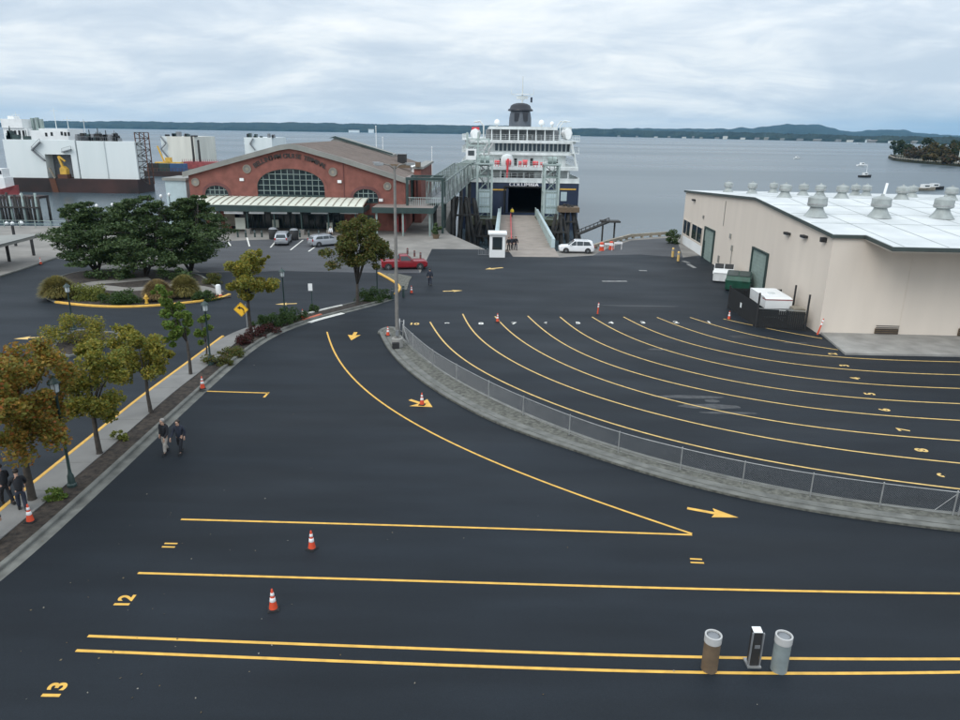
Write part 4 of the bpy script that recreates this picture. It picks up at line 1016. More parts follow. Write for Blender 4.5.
# roof: flush at the corner bay, overhanging further along the front
v0,_=onS(865,237); OV=4.4
zo=zroof(-OV)
b=MB(); th=.22
def roofslab(s0,s1,v0_,v1_,lift=0): b.xprism([wp(s0,v0_,zroof(s0)-.1+lift),wp(s1,v0_,zroof(s1)-.1+lift),wp(s1,v1_,zroof(s1)-.1+lift),wp(s0,v1_,zroof(s0)-.1+lift)],Z3*th)
roofslab(-.15,S1,-.2,v0); roofslab(-OV,S1,v0,VW); roofslab(S1,WL+.3,-.2,VW)
rf=b.build('roof',MA['roof_white'],wt_)
# seams of the roof membrane
b=MB()
for k in range(1,30):
    v=k*3.1
    for s0,s1 in ((-OV+.1 if v>v0 else 0,S1-.1),(S1+.1,WL)):
        b.bar(wp(s0,v,zroof(s0)+.125),wp(s1,v,zroof(s1)+.125),.1,.016)
for s in (4.6,9.3,14,24,30): b.bar(wp(s,0,zroof(s)+.122),wp(s,VW-1,zroof(s)+.122),.12,.02)
b.build('roof_seam',MA['vent'],rf)
b=MB()
tr=[wp(WL,-.24,ZF-.02),wp(S1,-.24,ZR-.02),wp(-.17,-.24,ZE-.02)]
for i in range(2): b.bar(tr[i],tr[i+1],.09,.27)
b.bar(wp(-.18,-.28,zroof(-.15)-.05),wp(-.18,v0-.05,zroof(-.15)-.05),.09,.26)
b.bar(wp(-.2,v0-.05,zroof(-.2)-.05),wp(-OV,v0-.05,zo-.05),.09,.27)
b.bar(wp(-OV-.02,v0-.1,zo-.04),wp(-OV-.02,VW,zo-.04),.09,.27)
b.build('eave_trim',MA['trim_dark'],rf)
b=MB(); b.xprism([wp(-OV+.1,v0,zo-.3),wp(-.02,v0,zroof(0)-.3),wp(-.02,VW,zroof(0)-.3),wp(-OV+.1,VW,zo-.3)],Z3*.08); b.build('soffit',MA['cream'],rf)
def wrect(name,px,m,proud=.06,frame=None,parent=wt_):
    c=[onW(*p) for p in px]; s0=min(q[0] for q in c); s1=max(q[0] for q in c); return s0,s1,c
def wallbox(name,s0,s1,z0,z1,m,d0=-.06,d1=.02,parent=wt_):
    b=MB(); b.xprism([wp(s0,d0,z0),wp(s1,d0,z0),wp(s1,d0,z1),wp(s0,d0,z1)],VV*(d1-d0)); return b.build(name,m,parent)
for (tl,tr_,bl,br) in (((706,227.5),(715.5,231),(702,262),(712.5,266.5)),((754,248),(769,254),(749,286),(766,291))):
    s1=onW(*tl)[0]; s0=onW(*tr_)[0]; zt=(onW(*tl)[1]+onW(*tr_)[1])/2
    d_=wallbox('roller_door',s0+.12,s1-.12,.02,zt-.12,MA['door_green'],-.05)
    b=MB()
    for k in range(int(zt/.35)): b.b2((0,0,0),(0,0,0)) if False else b.bar(wp(s0+.14,-.055,.2+k*.35),wp(s1-.14,-.055,.2+k*.35),.02,.03)
    b.build('slat_rib',MA['green_grey'],d_)
    b=MB(); b.bar(wp(s0,-.07,0),wp(s0,-.07,zt),.2,.24); b.bar(wp(s1,-.07,0),wp(s1,-.07,zt),.2,.24); b.bar(wp(s0-.1,-.07,zt),wp(s1+.1,-.07,zt),.24,.2); b.build('door_frame',MA['green'],d_)
s=[onW(*p)[0] for p in ((681.5,232),(690,234),(691.5,236),(701.5,240))]; zt=onW(686,232)[1]; zb=onW(684,243)[1]
for a0,a1 in ((s[1],s[0]-1.0),(s[3],s[2])):
    q=wallbox('window',a0,a1,1.5,3.55,MA['glass'],-.05)
    b=MB()
    for z in (1.5,3.55): b.bar(wp(a0-.06,-.06,z),wp(a1+.06,-.06,z),.05,.12)
    for f_ in (0,.5,1): b.bar(wp(a0+(a1-a0)*f_,-.06,1.5),wp(a0+(a1-a0)*f_,-.06,3.55),.05,.04)
    b.build('frame',MA['cream'],q)
wallbox('painted_panel',s[3]-.3,WL-.6,.05,1.25,MA['white'],-.04)
q=wallbox('side_door',s[3]-2.1,s[3]-.9,.02,2.2,MA['green'],-.06)
# wall lights and fittings
for p in ((695,200),(789,233.5),(806,236.5)):
    ss,z=onW(*p); q=wallbox('wall_light',ss-.45,ss+.45,z-.1,z+.1,MA['black'],-.35,.0); wallbox('lens',ss-.4,ss+.4,z-.14,z-.105,MA['headlamp'],-.32,-.05,q)
ss,z=onW(826,239.5); wallbox('camera_housing',ss-.2,ss+.2,z-.2,z+.16,MA['black'],-.4,0)
for p,h in (((731,236),.5),((732.5,248),.6),((719,259),.8),((704,217),.4)):
    ss,z=onW(*p); wallbox('wall_box',ss-.2,ss+.2,z-h/2,z+h/2,MA['trim_grey'],-.14,0)
for p0,p1 in (((732.5,249),(731,268)),((726.5,201),(724,226))):
    ss,z0=onW(*p0); ss2,z1=onW(*p1); b=MB(); b.cyl(wp(ss,-.06,z1),wp(ss,-.06,z0),.035,.035,8); b.build('conduit',MA['trim_grey'],wt_)
# front face: dark louvres near the ground, dock plate
for x0,x1 in ((873.5,898),(957,985)):
    va,za=onS(x0,335.5); vb,_z=onS(x1,328.5); zt=onS(x0,328.3)[1]
    b=MB(); b.xprism([wp(-.12,va,.16),wp(-.12,vb,.16),wp(-.12,vb,zt),wp(-.12,va,zt)],UU*.13); q=b.build('louvre',MA['brown_post'],wt_)
    b=MB()
    for k in range(5): b.bar(wp(-.14,va,.24+k*.15),wp(-.14,vb,.24+k*.15),.03,.05)
    b.build('louvre_blade',MA['black'],q)
b=MB()
for k in range(1,12): v=k*6.2; b.bar(wp(-.012,v,.16),wp(-.012,v,zroof(0)-.3),.04,.02)
b.build('wall_joint',MA['cream'],wt_)
# concrete apron in front
ap=[xy(W0+VV*.2-UU*.0),xy(G(845,355)),xy(G(960,357)),xy(G(960,357)+VV*70),xy(W0+VV*90)]
tag(MB().prism(ap,-.1,.15).build('concrete_apron',MA['concrete']),kind='structure')
# roof vents
def vent(px,Yd,h=2.0,r=1.0,gap=0):
    if Yd>70: h*=.72; r*=.8
    if Yd>78: h*=.95; r*=.9
    d=ray(px,200); x=d.x/d.y*Yd; 
    q=Vector((x,Yd,0))-W0; ss=q.dot(UU); z=zroof(ss)+.1; c=Vector((x,Yd,z)); b=MB()
    b.lathe(c,[(r*1.05,0),(r*.98,.05),(r*.66,h*.26),(r*.52,h*.42)],4 if False else 16); q=b.build('roof_vent',MA['vent'],wt_,smooth=True,auto=35)
    b=MB(); b.lathe(c,[(r*.52,h*.42),(r*.8,h*.47),(r*.8,h*.82),(r*.72,h*.86),(r*.3,h*.92),(r*.16,h*.94),(r*.12,h*1.02),(.03,h*1.03)],16); b.build('vent_hood',MA['vent'],q,smooth=True,auto=30)
    b=MB(); b.lathe(c,[(r*.805,h*.52),(r*.84,h*.53),(r*.84,h*.58),(r*.805,h*.59)],16); b.build('hood_band',MA['galv'],q)
for px in (818,882,945,1010): vent(px,63,1.95,.98)
for px in (784,841,901,950): vent(px,75,2.05,.95)
for px in (727,751,772,802,819,854,865,911): vent(px,{727:97,751:90,772:97,802:86,819:80,854:90,865:88,911:86}[px],2.1,.95)
b=MB(); c=wp(16,16.2,zroof(16)); c=at(884,192,73); c.z=zroof((c-W0).dot(UU))+.1; b.cyl(c,c+Vector((.18,0,1.7)),.13,.13,10); b.build('vent_pipe',MA['white'],wt_,smooth=True,auto=40)
# ---------------------------------------------------------------- dumpsters, enclosure, trailer
def dumpster(c,rz,Lx,Ly,h,m,label,lid):
    t=thing('dumpster',label,'dumpster',c,rz,'dumpsters by the warehouse wall')
    b=MB(); y0,y1=-Ly/2,Ly/2
    prof=[(y0,.15),(y0-.12,h*.62),(y0+.1,h*.86),(y1-.3,h),(y1,h),(y1,.15)]
    b.xprism([Vector((-Lx/2,y,z)) for y,z in prof],(Lx,0,0)); b.build('bin',m,t,world=False)
    b=MB()
    for x in (-Lx/2+.02,-Lx/6,Lx/6,Lx/2-.02): b.bar((x,y0-.04,.2),(x,y0-.12,h*.6),.07,.07)
    b.bar((-Lx/2,y0-.13,h*.6),(Lx/2,y0-.13,h*.6),.08,.08); b.build('rib',m,t,world=False)
    b=MB()
    for s in(-1,1): b.xprism([Vector((s*Lx/4-Lx/4+.05,y0+.06,h*.86+.03)),Vector((s*Lx/4+Lx/4-.05,y0+.06,h*.86+.03)),Vector((s*Lx/4+Lx/4-.05,y1-.3,h+.03)),Vector((s*Lx/4-Lx/4+.05,y1-.3,h+.03))],(0,0,.05))
    b.build('lid',lid,t,world=False)
    for s in(-1,1):
        b=MB(); b.box((s*(Lx/2+.05),-.1,h*.55),(.1,Ly*.7,.16)); b.build('lift_pocket',m,t,world=False)
    for sx in(-1,1):
        for sy in(-1,1):
            b=MB(); b.cyl((sx*Lx*.4-.04,sy*Ly*.35,.08),(sx*Lx*.4+.04,sy*Ly*.35,.08),.09,.09,10); b.build('caster',MA['black'],t,world=False)
    return t
WA=math.atan2(UU.y,UU.x)
dumpster(wp(17.2,-1.55,.006)+Vector((0,-.6,0)),WA-math.pi/2-.35,2.3,1.9,1.8,MA['dumpster'],'green dumpster with sloping front beside the black enclosure',MA['trim_dark'])
dumpster(wp(21.0,-1.8,.006),WA-math.pi/2-.3,2.0,1.6,1.75,MA['white'],'white dumpster with a black lid behind the green one',MA['black'])
E0,E1,E2=G(728,308),G(755.5,327.5),G(804.5,331)
e3=W0+UU*((E0-W0).dot(UU))+VV*-.15
HE=1.95
t=thing('slatted_enclosure','black slatted enclosure around the white trailer at the warehouse wall','enclosure',(E1.x,E1.y,0))
def slats(p,q,h,w=.16,gap=.018):
    d=(q-p); L_=d.length; d.normalize(); n=int(L_/(w+gap)); b=MB(); 
    for k in range(n):
        c=p+d*((k+.5)*(w+gap)); b.box(c+Vector((0,0,.1+h/2)),(w,.02,h),math.atan2(d.y,d.x))
    b.bar(p+Vector((0,0,h-.1)),q+Vector((0,0,h-.1)),.04); b.bar(p+Vector((0,0,.4)),q+Vector((0,0,.4)),.04)
    return b
slats(E0,E1,HE-.1).build('side_panel',MA['void'],t); slats(E1,E2,HE-.5,.14,.012).build('front_panel',MA['void'],t); slats(e3,E0,HE-.2).build('back_panel',MA['void'],t)
for p,h in ((E0,2.1),(E1,2.9),(E2,3.0),(E2*.5+e3*.5,3.0)):
    b=MB(); b.cyl(p,p+Vector((0,0,h)),.08,.08,10); b.build('post',MA['black'],t,smooth=True,auto=40)
b=MB(); q=E0.lerp(E1,.45)+Vector((-.03,-.02,1.0)); b.box(q,(.3,.02,.42),math.atan2((E1-E0).y,(E1-E0).x)); b.build('notice_plate',MA['white'],t)
b=MB(); b.bar(E1+Vector((0,0,HE-.32)),E2+Vector((0,0,HE-.32)),.05); b.build('top_rail',MA['galv'],t)
pd=[xy(E0),xy(E1),xy(E2),xy(W0+UU*1.5-VV*.1),xy(e3)]
tag(MB().sheet(pd,.012).build('enclosure_pad',MA['void']),kind='structure')
# trailer
tc_=wp(5.0,-2.3,0); t=thing('box_trailer','white box trailer with a red stripe standing inside the black enclosure','trailer',tc_,WA+math.pi/2+math.pi/2*0-math.pi/2)
b=MB(); b.xprism([Vector((-2.0,-1.1,1.3)),Vector((-2.0,-1.1,2.1)),Vector((-1.85,-1.0,2.24)),Vector((1.85,-1.0,2.24)),Vector((2.0,-1.1,2.1)),Vector((2.0,-1.1,1.3))],(0,2.2,0)); b.build('body',MA['white'],t,world=False)
b=MB(); b.box((0,0,.95),(3.9,2.1,.68)); b.build('skirt',MA['glass'],t,world=False)
b=MB(); b.box((0,0,2.03),(4.02,2.22,.08)); b.build('red_stripe',MA['red'],t,world=False)
b=MB(); b.box((-.4,.15,2.28),(.5,.5,.1)); b.build('roof_hatch',MA['ship_white'],t,world=False)
b=MB(); b.box((0,0,.55),(3.9,1.7,.14)); b.box((-2.9,0,.62),(1.3,.1,.1)); b.build('chassis',MA['grey'],t,world=False)
for s in(-1,1):
    for x in (-.5,.4): wheel(t,x,s*.95,.36,.22)
b=MB(); b.box((-1.98,-.4,1.0),(.03,.55,.4)); b.build('notice_plate',MA['white'],t,world=False)
# utility cabinet in the enclosure
q=wp(2.6,-.9,0); t=thing('utility_cabinet','weathered grey brown cabinet behind the right part of the black enclosure','cabinet',q)
b=MB(); b.box(q+Vector((0,0,.8)),(1.3,.9,1.5),WA); b.build('cabinet_body',MA['timber_pale'],t)
for s in(-.3,.3): b=MB(); b.box(q+UU*s-VV*.48+Vector((0,0,.85)),(.5,.04,1.2),WA); b.build('door',MA['trim_grey'],t)
# yellow bollards and dark container at the far corner
for px,py,lb in ((672.5,257,'yellow pipe bollard at the far end of the warehouse, left one'),(678,261,'yellow pipe bollard at the far end of the warehouse, right one')):
    b=MB(); p=G(px,py); t=thing('yellow_bollard',lb,'bollard',p,0,'yellow bollards by the warehouse'); b.lathe(p,[(.16,0),(.16,1.1),(.1,1.2)],10); b.build('post',MA['pale_yellow'],t); b=MB(); b.lathe(p,[(.165,.8),(.17,.82),(.17,.95),(.165,.97)],10); b.build('band',MA['galv'],t)
mound('dark_shrub',wp(WL-.6,-1.3,0),(.95,.95,1.5),'pine',1800,.14,'dark upright shrub at the far corner of the warehouse by the water',77,None)
# quay guard rail right of the ferry
gr=[G(588,251),G(605,245.5),G(630,238.6),G(668,235.8)]
t=thing('bull_rail','weathered timber bull rail along the quay edge right of the white car','rail',gr[0])
b=MB()
for i in range(3): b.bar(gr[i]+Vector((0,0,.45)),gr[i+1]+Vector((0,0,.45)),.4,.4)
b.build('rail',MA['timber_pale'],t)
for i in range(14):
    f_=i/13*2.999; k=int(f_); p=gr[k].lerp(gr[k+1],f_-k); b=MB(); b.box(p+Vector((0,0,.13)),(.4,.4,.24)); b.build('block',MA['timber_pale'],t)
for px,py,lb in ((601.5,250.5,'orange barricade drum at the right of the white car'),(611,249.5,'orange and white barricade furthest right beyond the white car')):
    p=G(px,py); t=thing('barricade',lb,'barricade',p,0,'barricades at the quay edge'); b=MB(); b.lathe(p,[(.38,0),(.38,.1),(.3,.12),(.27,1.05),(.1,1.12)],12); b.build('drum',MA['orange'],t,smooth=True,auto=40)
    b=MB(); b.lathe(p,[(.3,.55),(.305,.57),(.295,.8),(.29,.82)],12); b.build('band',MA['reflect'],t)
    b=MB(); b.bar(p+Vector((.35,0,.9)),p+Vector((1.5,0,.9)),.05,.25); b.bar(p+Vector((.4,0,0)),p+Vector((.4,0,1.0)),.06); b.bar(p+Vector((1.4,0,0)),p+Vector((1.4,0,1.0)),.06); b.build('board',MA['reflect'],t)
# ---------------------------------------------------------------- brick terminal
YF=113.0; YB=157.0
bt=thing('terminal_building','red brick terminal with a gabled front and a large arched window','building',(-29,YF,0))
zt_=[at(188,173,YF),at(240,158.5,YF),at(280,147.5,YF),at(290,146,YF),at(301,148,YF),at(345,160.5,YF),at(405,180,YF)]
xl,xr=zt_[0].x,zt_[-1].x
wins=[(258.0,325.0,168.8,196.5),(205.8,229.0,185.5,199),(353.5,378.3,189,202.5)]
def archpts(x0,x1,zs,z1,n=16,z0=None):
    cx=(x0+x1)/2; rx=(x1-x0)/2; spring=zs
    return [(cx-rx*math.cos(math.pi*k/n),spring+(z1-spring)*math.sin(math.pi*k/n)**.85) for k in range(n+1)]
aw=[]
for a0,a1,yt,yb in wins:
    p0=at(a0,yb,YF); p1=at(a1,yb,YF); zt0=at((a0+a1)/2,yt,YF).z; zb=(p0.z+p1.z)/2
    aw.append((p0.x,p1.x,zb,zb+(zt0-zb)*.28,zt0))
# front wall with arched openings, cut as vertical strips between the openings
def wall_profile(x):
    for i in range(len(zt_)-1):
        if zt_[i].x<=x<=zt_[i+1].x:
            f_=(x-zt_[i].x)/(zt_[i+1].x-zt_[i].x); return zt_[i].z+(zt_[i+1].z-zt_[i].z)*f_
    return zt_[0].z if x<zt_[0].x else zt_[-1].z
b=MB()
xs=set([p.x for p in zt_]); 
for x0,x1,zb,zs,z1 in aw:
    xs|=set(p[0] for p in archpts(x0,x1,zs,z1))
xs=sorted(xs); ent=(at(232,230,YF).x,at(345,230,YF).x,3.0)
xs=sorted(set(xs)|{ent[0],ent[1]})
def arch_at(w_,x):
    x0,x1,zb,zs,z1=w_; cx=(x0+x1)/2; u=(x-cx)/((x1-x0)/2)
    return zs+(z1-zs)*max(0,1-u*u)**.425
for i in range(len(xs)-1):
    xa,xb=xs[i],xs[i+1]; xm=(xa+xb)/2
    if xb-xa<1e-5: continue
    wn_=[w_ for w_ in aw if w_[0]<xm<w_[1]]
    base=ent[2] if ent[0]<xm<ent[1] else -.2
    segs=[]
    if wn_:
        w_=wn_[0]; segs=[((base,base),(w_[2],w_[2])),((arch_at(w_,xa),arch_at(w_,xb)),(wall_profile(xa),wall_profile(xb)))]
    else: segs=[((base,base),(wall_profile(xa),wall_profile(xb)))]
    for (za,zb_),(zc,zd) in segs: b.xprism([(xa,YF,za),(xb,YF,zb_),(xb,YF,zd),(xa,YF,zc)],(0,.45,0))
b.build('front_wall',MA['brick'],bt)
b=MB(); b.b2((xl,YF+.451,-.2),(xl+.4,YB,zt_[0].z)); b.b2((xr-.4,YF+.451,-.2),(xr,YB,zt_[-1].z)); b.b2((xl+.401,YB-.4,-.2),(xr-.401,YB,zt_[0].z)); b.build('side_wall',MA['brick'],bt)
for j,(x0,x1,zb,zs,z1) in enumerate(aw):
    ap_=archpts(x0,x1,zs,z1,24)
    b=MB(); b.xprism([(x0,YF+.25,zb)]+[(x,YF+.25,z) for x,z in ap_[1:-1]]+[(x1,YF+.25,zb)],(0,.08,0)); q=b.build('arched_window',MA['glass'],bt)
    b=MB(); gb=MB(); n=11 if j==0 else 5; rows=5 if j==0 else 3; wd=.09
    for k in range(1,n):
        x=x0+(x1-x0)*k/n; gb.bar((x,YF+.2,zb),(x,YF+.2,arch_at((x0,x1,zb,zs,z1),x)),wd)
    for k in range(1,rows):
        z=zb+(z1-zb)*k/rows; u=max(0,min(1,(z-zs)/(z1-zs))) if z>zs else 0; hw=(x1-x0)/2*math.sqrt(max(0,1-u**(2/.85))); cx=(x0+x1)/2; gb.bar((cx-hw,YF+.2,z),(cx+hw,YF+.2,z),wd)
    for k in range(len(ap_)-1): b.bar((ap_[k][0],YF+.1,ap_[k][1]),(ap_[k+1][0],YF+.1,ap_[k+1][1]),.22,.16)
    b.bar((x0,YF+.1,zb),(x1,YF+.1,zb),.25,.5 if j==0 else .2); b.build('frame',MA['green'],q); gb.build('glazing_bars',MA['green_grey'],q)
    b=MB()
    for k in range(len(ap_)-1):     # projecting brick arch
        c=Vector(((x0+x1)/2,0,zs)); o1=Vector((ap_[k][0],YF-.05,ap_[k][1])); o2=Vector((ap_[k+1][0],YF-.05,ap_[k+1][1]))
        e1=o1+(o1-c-Vector((0,YF-.05,0))).normalized()*.45; e2=o2+(o2-c-Vector((0,YF-.05,0))).normalized()*.45
        b.xprism([o1,o2,e2,e1],(0,.06,0))
    b.build('brick_arch',MA['brick_dark'] if j else MA['brick'],bt)
for px,py,r in ((195.5,182,.62),(247,169,.66),(333,172,.66),(387.5,186.3,.62)):
    c=at(px,py,YF); b=MB(); b.cyl(c+Vector((0,-.08,0)),c+Vector((0,.01,0)),r,r,24); q=b.build('medallion',MA['plaza'],bt)
    b=MB()
    for k in range(24):
        a_,b_=2*math.pi*k/24,2*math.pi*(k+1)/24; b.bar(c+Vector((math.cos(a_)*r*.9,-.1,math.sin(a_)*r*.9)),c+Vector((math.cos(b_)*r*.9,-.1,math.sin(b_)*r*.9)),.1)
    b.cyl(c+Vector((0,-.11,0)),c+Vector((0,-.07,0)),r*.35,r*.3,14); b.build('relief',MA['timber_pale'],q)
for px,py in ((242,179.5),(339.7,181.5),(381,200)):
    c=at(px,py,YF); b=MB(); b.box(c+Vector((0,-.12,0)),(.6,.25,.42)); q=b.build('wall_light',MA['white'],bt)
c0_=at(343,162,YF); b=MB(); b.cyl((c0_.x,YF-.06,3.2),(c0_.x,YF-.06,wall_profile(c0_.x)-.3),.06,.06,8); b.build('downpipe',MA['brick_dark'],bt)
# name in raised letters round the big arch
wA=aw[0]; cxA=(wA[0]+wA[1])/2; LP=[at(254,166.3,YF),at(289,156,YF),at(326,167.5,YF)]
x1_,z1_,x2_,z2_,x3_,z3_=LP[0].x,LP[0].z,LP[1].x,LP[1].z,LP[2].x,LP[2].z
D=2*(x1_*(z2_-z3_)+x2_*(z3_-z1_)+x3_*(z1_-z2_)); q1,q2,q3=x1_**2+z1_**2,x2_**2+z2_**2,x3_**2+z3_**2
ccx=(q1*(z2_-z3_)+q2*(z3_-z1_)+q3*(z1_-z2_))/D; ccz=(q1*(x3_-x2_)+q2*(x1_-x3_)+q3*(x2_-x1_))/D; R_=math.hypot(x1_-ccx,z1_-ccz)
nm='BELLINGHAM CRUISE TERMINAL'; a0=math.atan2(z1_-ccz,x1_-ccx); a1=math.atan2(z3_-ccz,x3_-ccx)
sgs=[MB(),MB(),MB()]; wi=0; MA['letters']=mat('dark_bronze_letters',(.03,.025,.022),.5,0,.1,2)
for i,chh in enumerate(nm):
    if chh==' ': wi+=1; continue
    sg=sgs[wi]
    an=a0+(a1-a0)*(i+.5)/len(nm); me=text_mesh(chh,.92,.02,.04)
    c=Vector((ccx+R_*math.cos(an),YF-.06,ccz+R_*math.sin(an))); tx=Vector((math.sin(an),0,-math.cos(an))); tz=Vector((math.cos(an),0,math.sin(an)))
    sg.add([c+tx*v.co.x+tz*v.co.y+Vector((0,-v.co.z,0)) for v in me.vertices],[tuple(p.vertices) for p in me.polygons]); bpy.data.meshes.remove(me)
for sg in sgs: sg.build('name_lettering',MA['letters'],bt)
# roof
rz_=[(p.x,p.z) for p in zt_]; ridx=3
b=MB(); ov=.7
for i in range(len(rz_)-1):
    (xa,za),(xb,zb)=rz_[i],rz_[i+1]
    if i==0: xa-=ov; za-=ov*.27
    if i==len(rz_)-2: xb+=ov; zb-=ov*.3
    b.xprism([(xa,YF-.5,za+.12),(xb,YF-.5,zb+.12),(xb,YB+.6,zb+.12),(xa,YB+.6,za+.12)],(0,0,.2))
rf=b.build('roof',MA['roof_tan'],bt)
for Yq in (YF-.56,YB+.66):
    b=MB()
    for i in range(len(rz_)-1):
        (xa,za),(xb,zb)=rz_[i],rz_[i+1]
        if i==0: xa-=ov; za-=ov*.27
        if i==len(rz_)-2: xb+=ov; zb-=ov*.3
        b.xprism([(xa,Yq,za-.4),(xb,Yq,zb-.4),(xb,Yq,zb+.36),(xa,Yq,za+.36)],(0,.1,0))
    b.build('gable_trim',MA['trim_grey'],rf)
b=MB()
for k in range(1,74):
    y=YF+k*.6
    for i in range(len(rz_)-1):
        (xa,za),(xb,zb)=rz_[i],rz_[i+1]; b.bar((xa,y,za+.335),(xb,y,zb+.335),.05,.05)
b.build('roof_seam',MA['roof_tan'],rf)
# raised pale clerestory ridge near the back
pr=[at(333,141.5,YB-6),at(342,139.8,YB-6)]
b=MB(); rx_,rzz=rz_[ridx]
b.xprism([(rx_-1.0,YB-9,rzz+.3),(rx_,YB-9,rzz+1.0),(rx_+11,YB-9,rzz-2.2),(rx_+11,YB-9,rzz-3.0)],(0,9.2,0)); b.build('upper_roof',MA['trim_grey'],rf)
b=MB(); b.xprism([(rx_-1.2,YB-9.3,rzz+.85),(rx_,YB-9.3,rzz+1.25),(rx_+11.3,YB-9.3,rzz-1.9),(rx_+11.3,YB-9.3,rzz-2.2),(rx_,YB-9.3,rzz+.85)],(0,.28,0)); b.build('upper_trim',MA['green'],rf)
for (x0,x1,y0,y1,Yh,dd) in ((367.5,378,163,170.5,121,2.2),(397.5,405.5,154.5,163,139,2.4)):
    p=at(x0,y1,Yh); q_=at(x1,y0,Yh); b=MB(); b.b2((p.x,Yh,p.z-.6),(q_.x,Yh+dd,q_.z)); q2_=b.build('air_handler',MA['black'],rf)
    b=MB(); b.b2((p.x-.08,Yh-.05,q_.z),(q_.x+.08,Yh+dd+.05,q_.z+.1)); b.build('lid',MA['grey'],q2_)
p=at(379,165.5,127); q_=at(410,166.5,127); b=MB(); b.b2((p.x,127,p.z-.35),(q_.x,127.8,p.z+.25)); b.build('duct',MA['brown_post'],rf)
c=at(414.5,167,128); b=MB(); b.lathe(c-Vector((0,0,.9)),[(.7,0),(.7,.8),(1.0,.9),(.7,1.3),(.2,1.5)],14); b.build('white_vent',MA['white'],rf,smooth=True,auto=40)
# lower east wing seen past the roof
xe=at(426,170,135).x; zE=at(424,166,135).z
b=MB(); b.b2((xr+.35,124,-.2),(xe,150,zE)); q=b.build('east_wing',MA['brick'],bt)
b=MB(); b.b2((xr+.2,123.7,zE),(xe+.4,150.3,zE+.35)); b.build('wing_roof',MA['trim_grey'],q)
b=MB(); b.b2((xr+.8,123.9,4.2),(xe-.6,123.99,zE-1.2)); b.build('wing_window',MA['glass'],q)
b=MB(); b.b2((xe-.9,123.4,zE+.35),(xe-.1,125,zE+1.1)); b.build('vent_box',MA['brown_post'],q)
# thin white flag poles behind the roof
for k,(px,yt,yb) in enumerate(((376.5,127,152),(383,138,154),(432,148,170))):
    p=at(px,yb,160); z1=at(px,yt,160).z; t=thing('flagpole',('tallest thin white flagpole behind the terminal roof','shorter thin white flagpole just right of the tallest one','thin white mast behind the east wing of the terminal')[k],'flagpole',(p.x,160,0))
    b=MB(); b.cyl((p.x,160,-.2),(p.x,160,z1),.12,.07,8); b.build('pole',MA['white'],t); b=MB(); b.lathe((p.x,160,z1),[(.05,0),(.16,.12),(.05,.26)],8); b.build('finial',MA['white'],t)
# entrance canopy
cn=[at(197.5,194.8,YF-.05),at(369,200,YF-.05),at(365.5,207,107),at(207,203.8,107)]
xc0,xc1=cn[0].x,cn[1].x; zc1=(cn[0].z+cn[1].z)/2+.1; zc0=(cn[2].z+cn[3].z)/2
nr=24; b=MB(); gb=MB()
def cpt(x,f_):      # slightly bowed section from wall to front
    y=YF-.05-(6.0)*f_; return Vector((x,y,zc1-(zc1-zc0)*(f_**1.6)))
for i in range(6):
    f0,f1=i/6,(i+1)/6
    b.xprism([cpt(xc0,f0),cpt(xc1,f0),cpt(xc1,f1),cpt(xc0,f1)],(0,0,-.1))
cp=b.build('entrance_canopy',MA['canopy'],bt)
for k in range(nr+1):
    x=xc0+(xc1-xc0)*k/nr
    for i in range(6): gb.bar(cpt(x,i/6)+Vector((0,0,.05)),cpt(x,(i+1)/6)+Vector((0,0,.05)),.12,.08)
gb.build('canopy_rib',MA['timber_pale'],cp)
b=MB(); b.b2((xc0-.1,106.75,zc0-.95),(xc1+.1,106.93,zc0-.08)); b.b2((xc0-.1,106.931,zc0-.9),(xc0+.08,112.9,zc0-.2)); b.b2((xc1-.08,106.931,zc0-.9),(xc1+.1,112.9,zc0-.2)); b.build('fascia',MA['green'],cp)
b=MB()
for k in range(9):
    x=xc0+1+(xc1-xc0-2)*k/8; b.bar((x,107,zc0-.6),(x,112.9,zc0-.6),.16,.3)
b.build('beam',MA['green'],cp)
for k in range(7):
    x=xc0+1.2+(xc1-xc0-2.4)*k/6; b=MB(); b.cyl((x,107.3,.5),(x,107.3,zc0-.9),.12,.12,10); b.build('canopy_post',MA['green'],cp,smooth=True,auto=40)
    b=MB(); b.b2((x-.35,106.95,0),(x+.35,107.65,.75)); b.build('post_base',MA['plaza'],cp)
for x0,x1 in ((210,216),(224,243),(249,264),(271,287),(292,300),(311,328),(340,358)):
    p=at(x0,212.3,107.2); q_=at(x1,212.3,107.2); b=MB(); b.b2((p.x,107.15,p.z-.2),(q_.x,107.22,p.z+.18)); b.build('sign_board',MA['white'],cp)
# recessed entrance behind the canopy
b=MB(); b.b2((ent[0],YF+1.2,0),(ent[1],YF+1.4,3.2)); q=b.build('entrance_glazing',MA['glass'],bt)
b=MB()
for k in range(19):
    x=ent[0]+(ent[1]-ent[0])*k/18; b.bar((x,YF+1.12,0),(x,YF+1.12,3.1),.12)
b.bar((ent[0],YF+1.12,2.3),(ent[1],YF+1.12,2.3),.12); b.build('mullion',MA['green'],q)
for x0 in (-42.6,-40.2):
    b=MB(); b.b2((x0,YF-.06,.4),(x0+1.6,YF-.005,2.9)); b.build('poster_case',MA['timber_pale'],bt)
for k,(x0,x1) in enumerate(((-44.5,-43.2),(-17.9,-16.9))):
    b=MB(); b.b2((x0,YF-.05,.05),(x1,YF-.004,2.4)); b.build('side_door',MA['green'],bt)
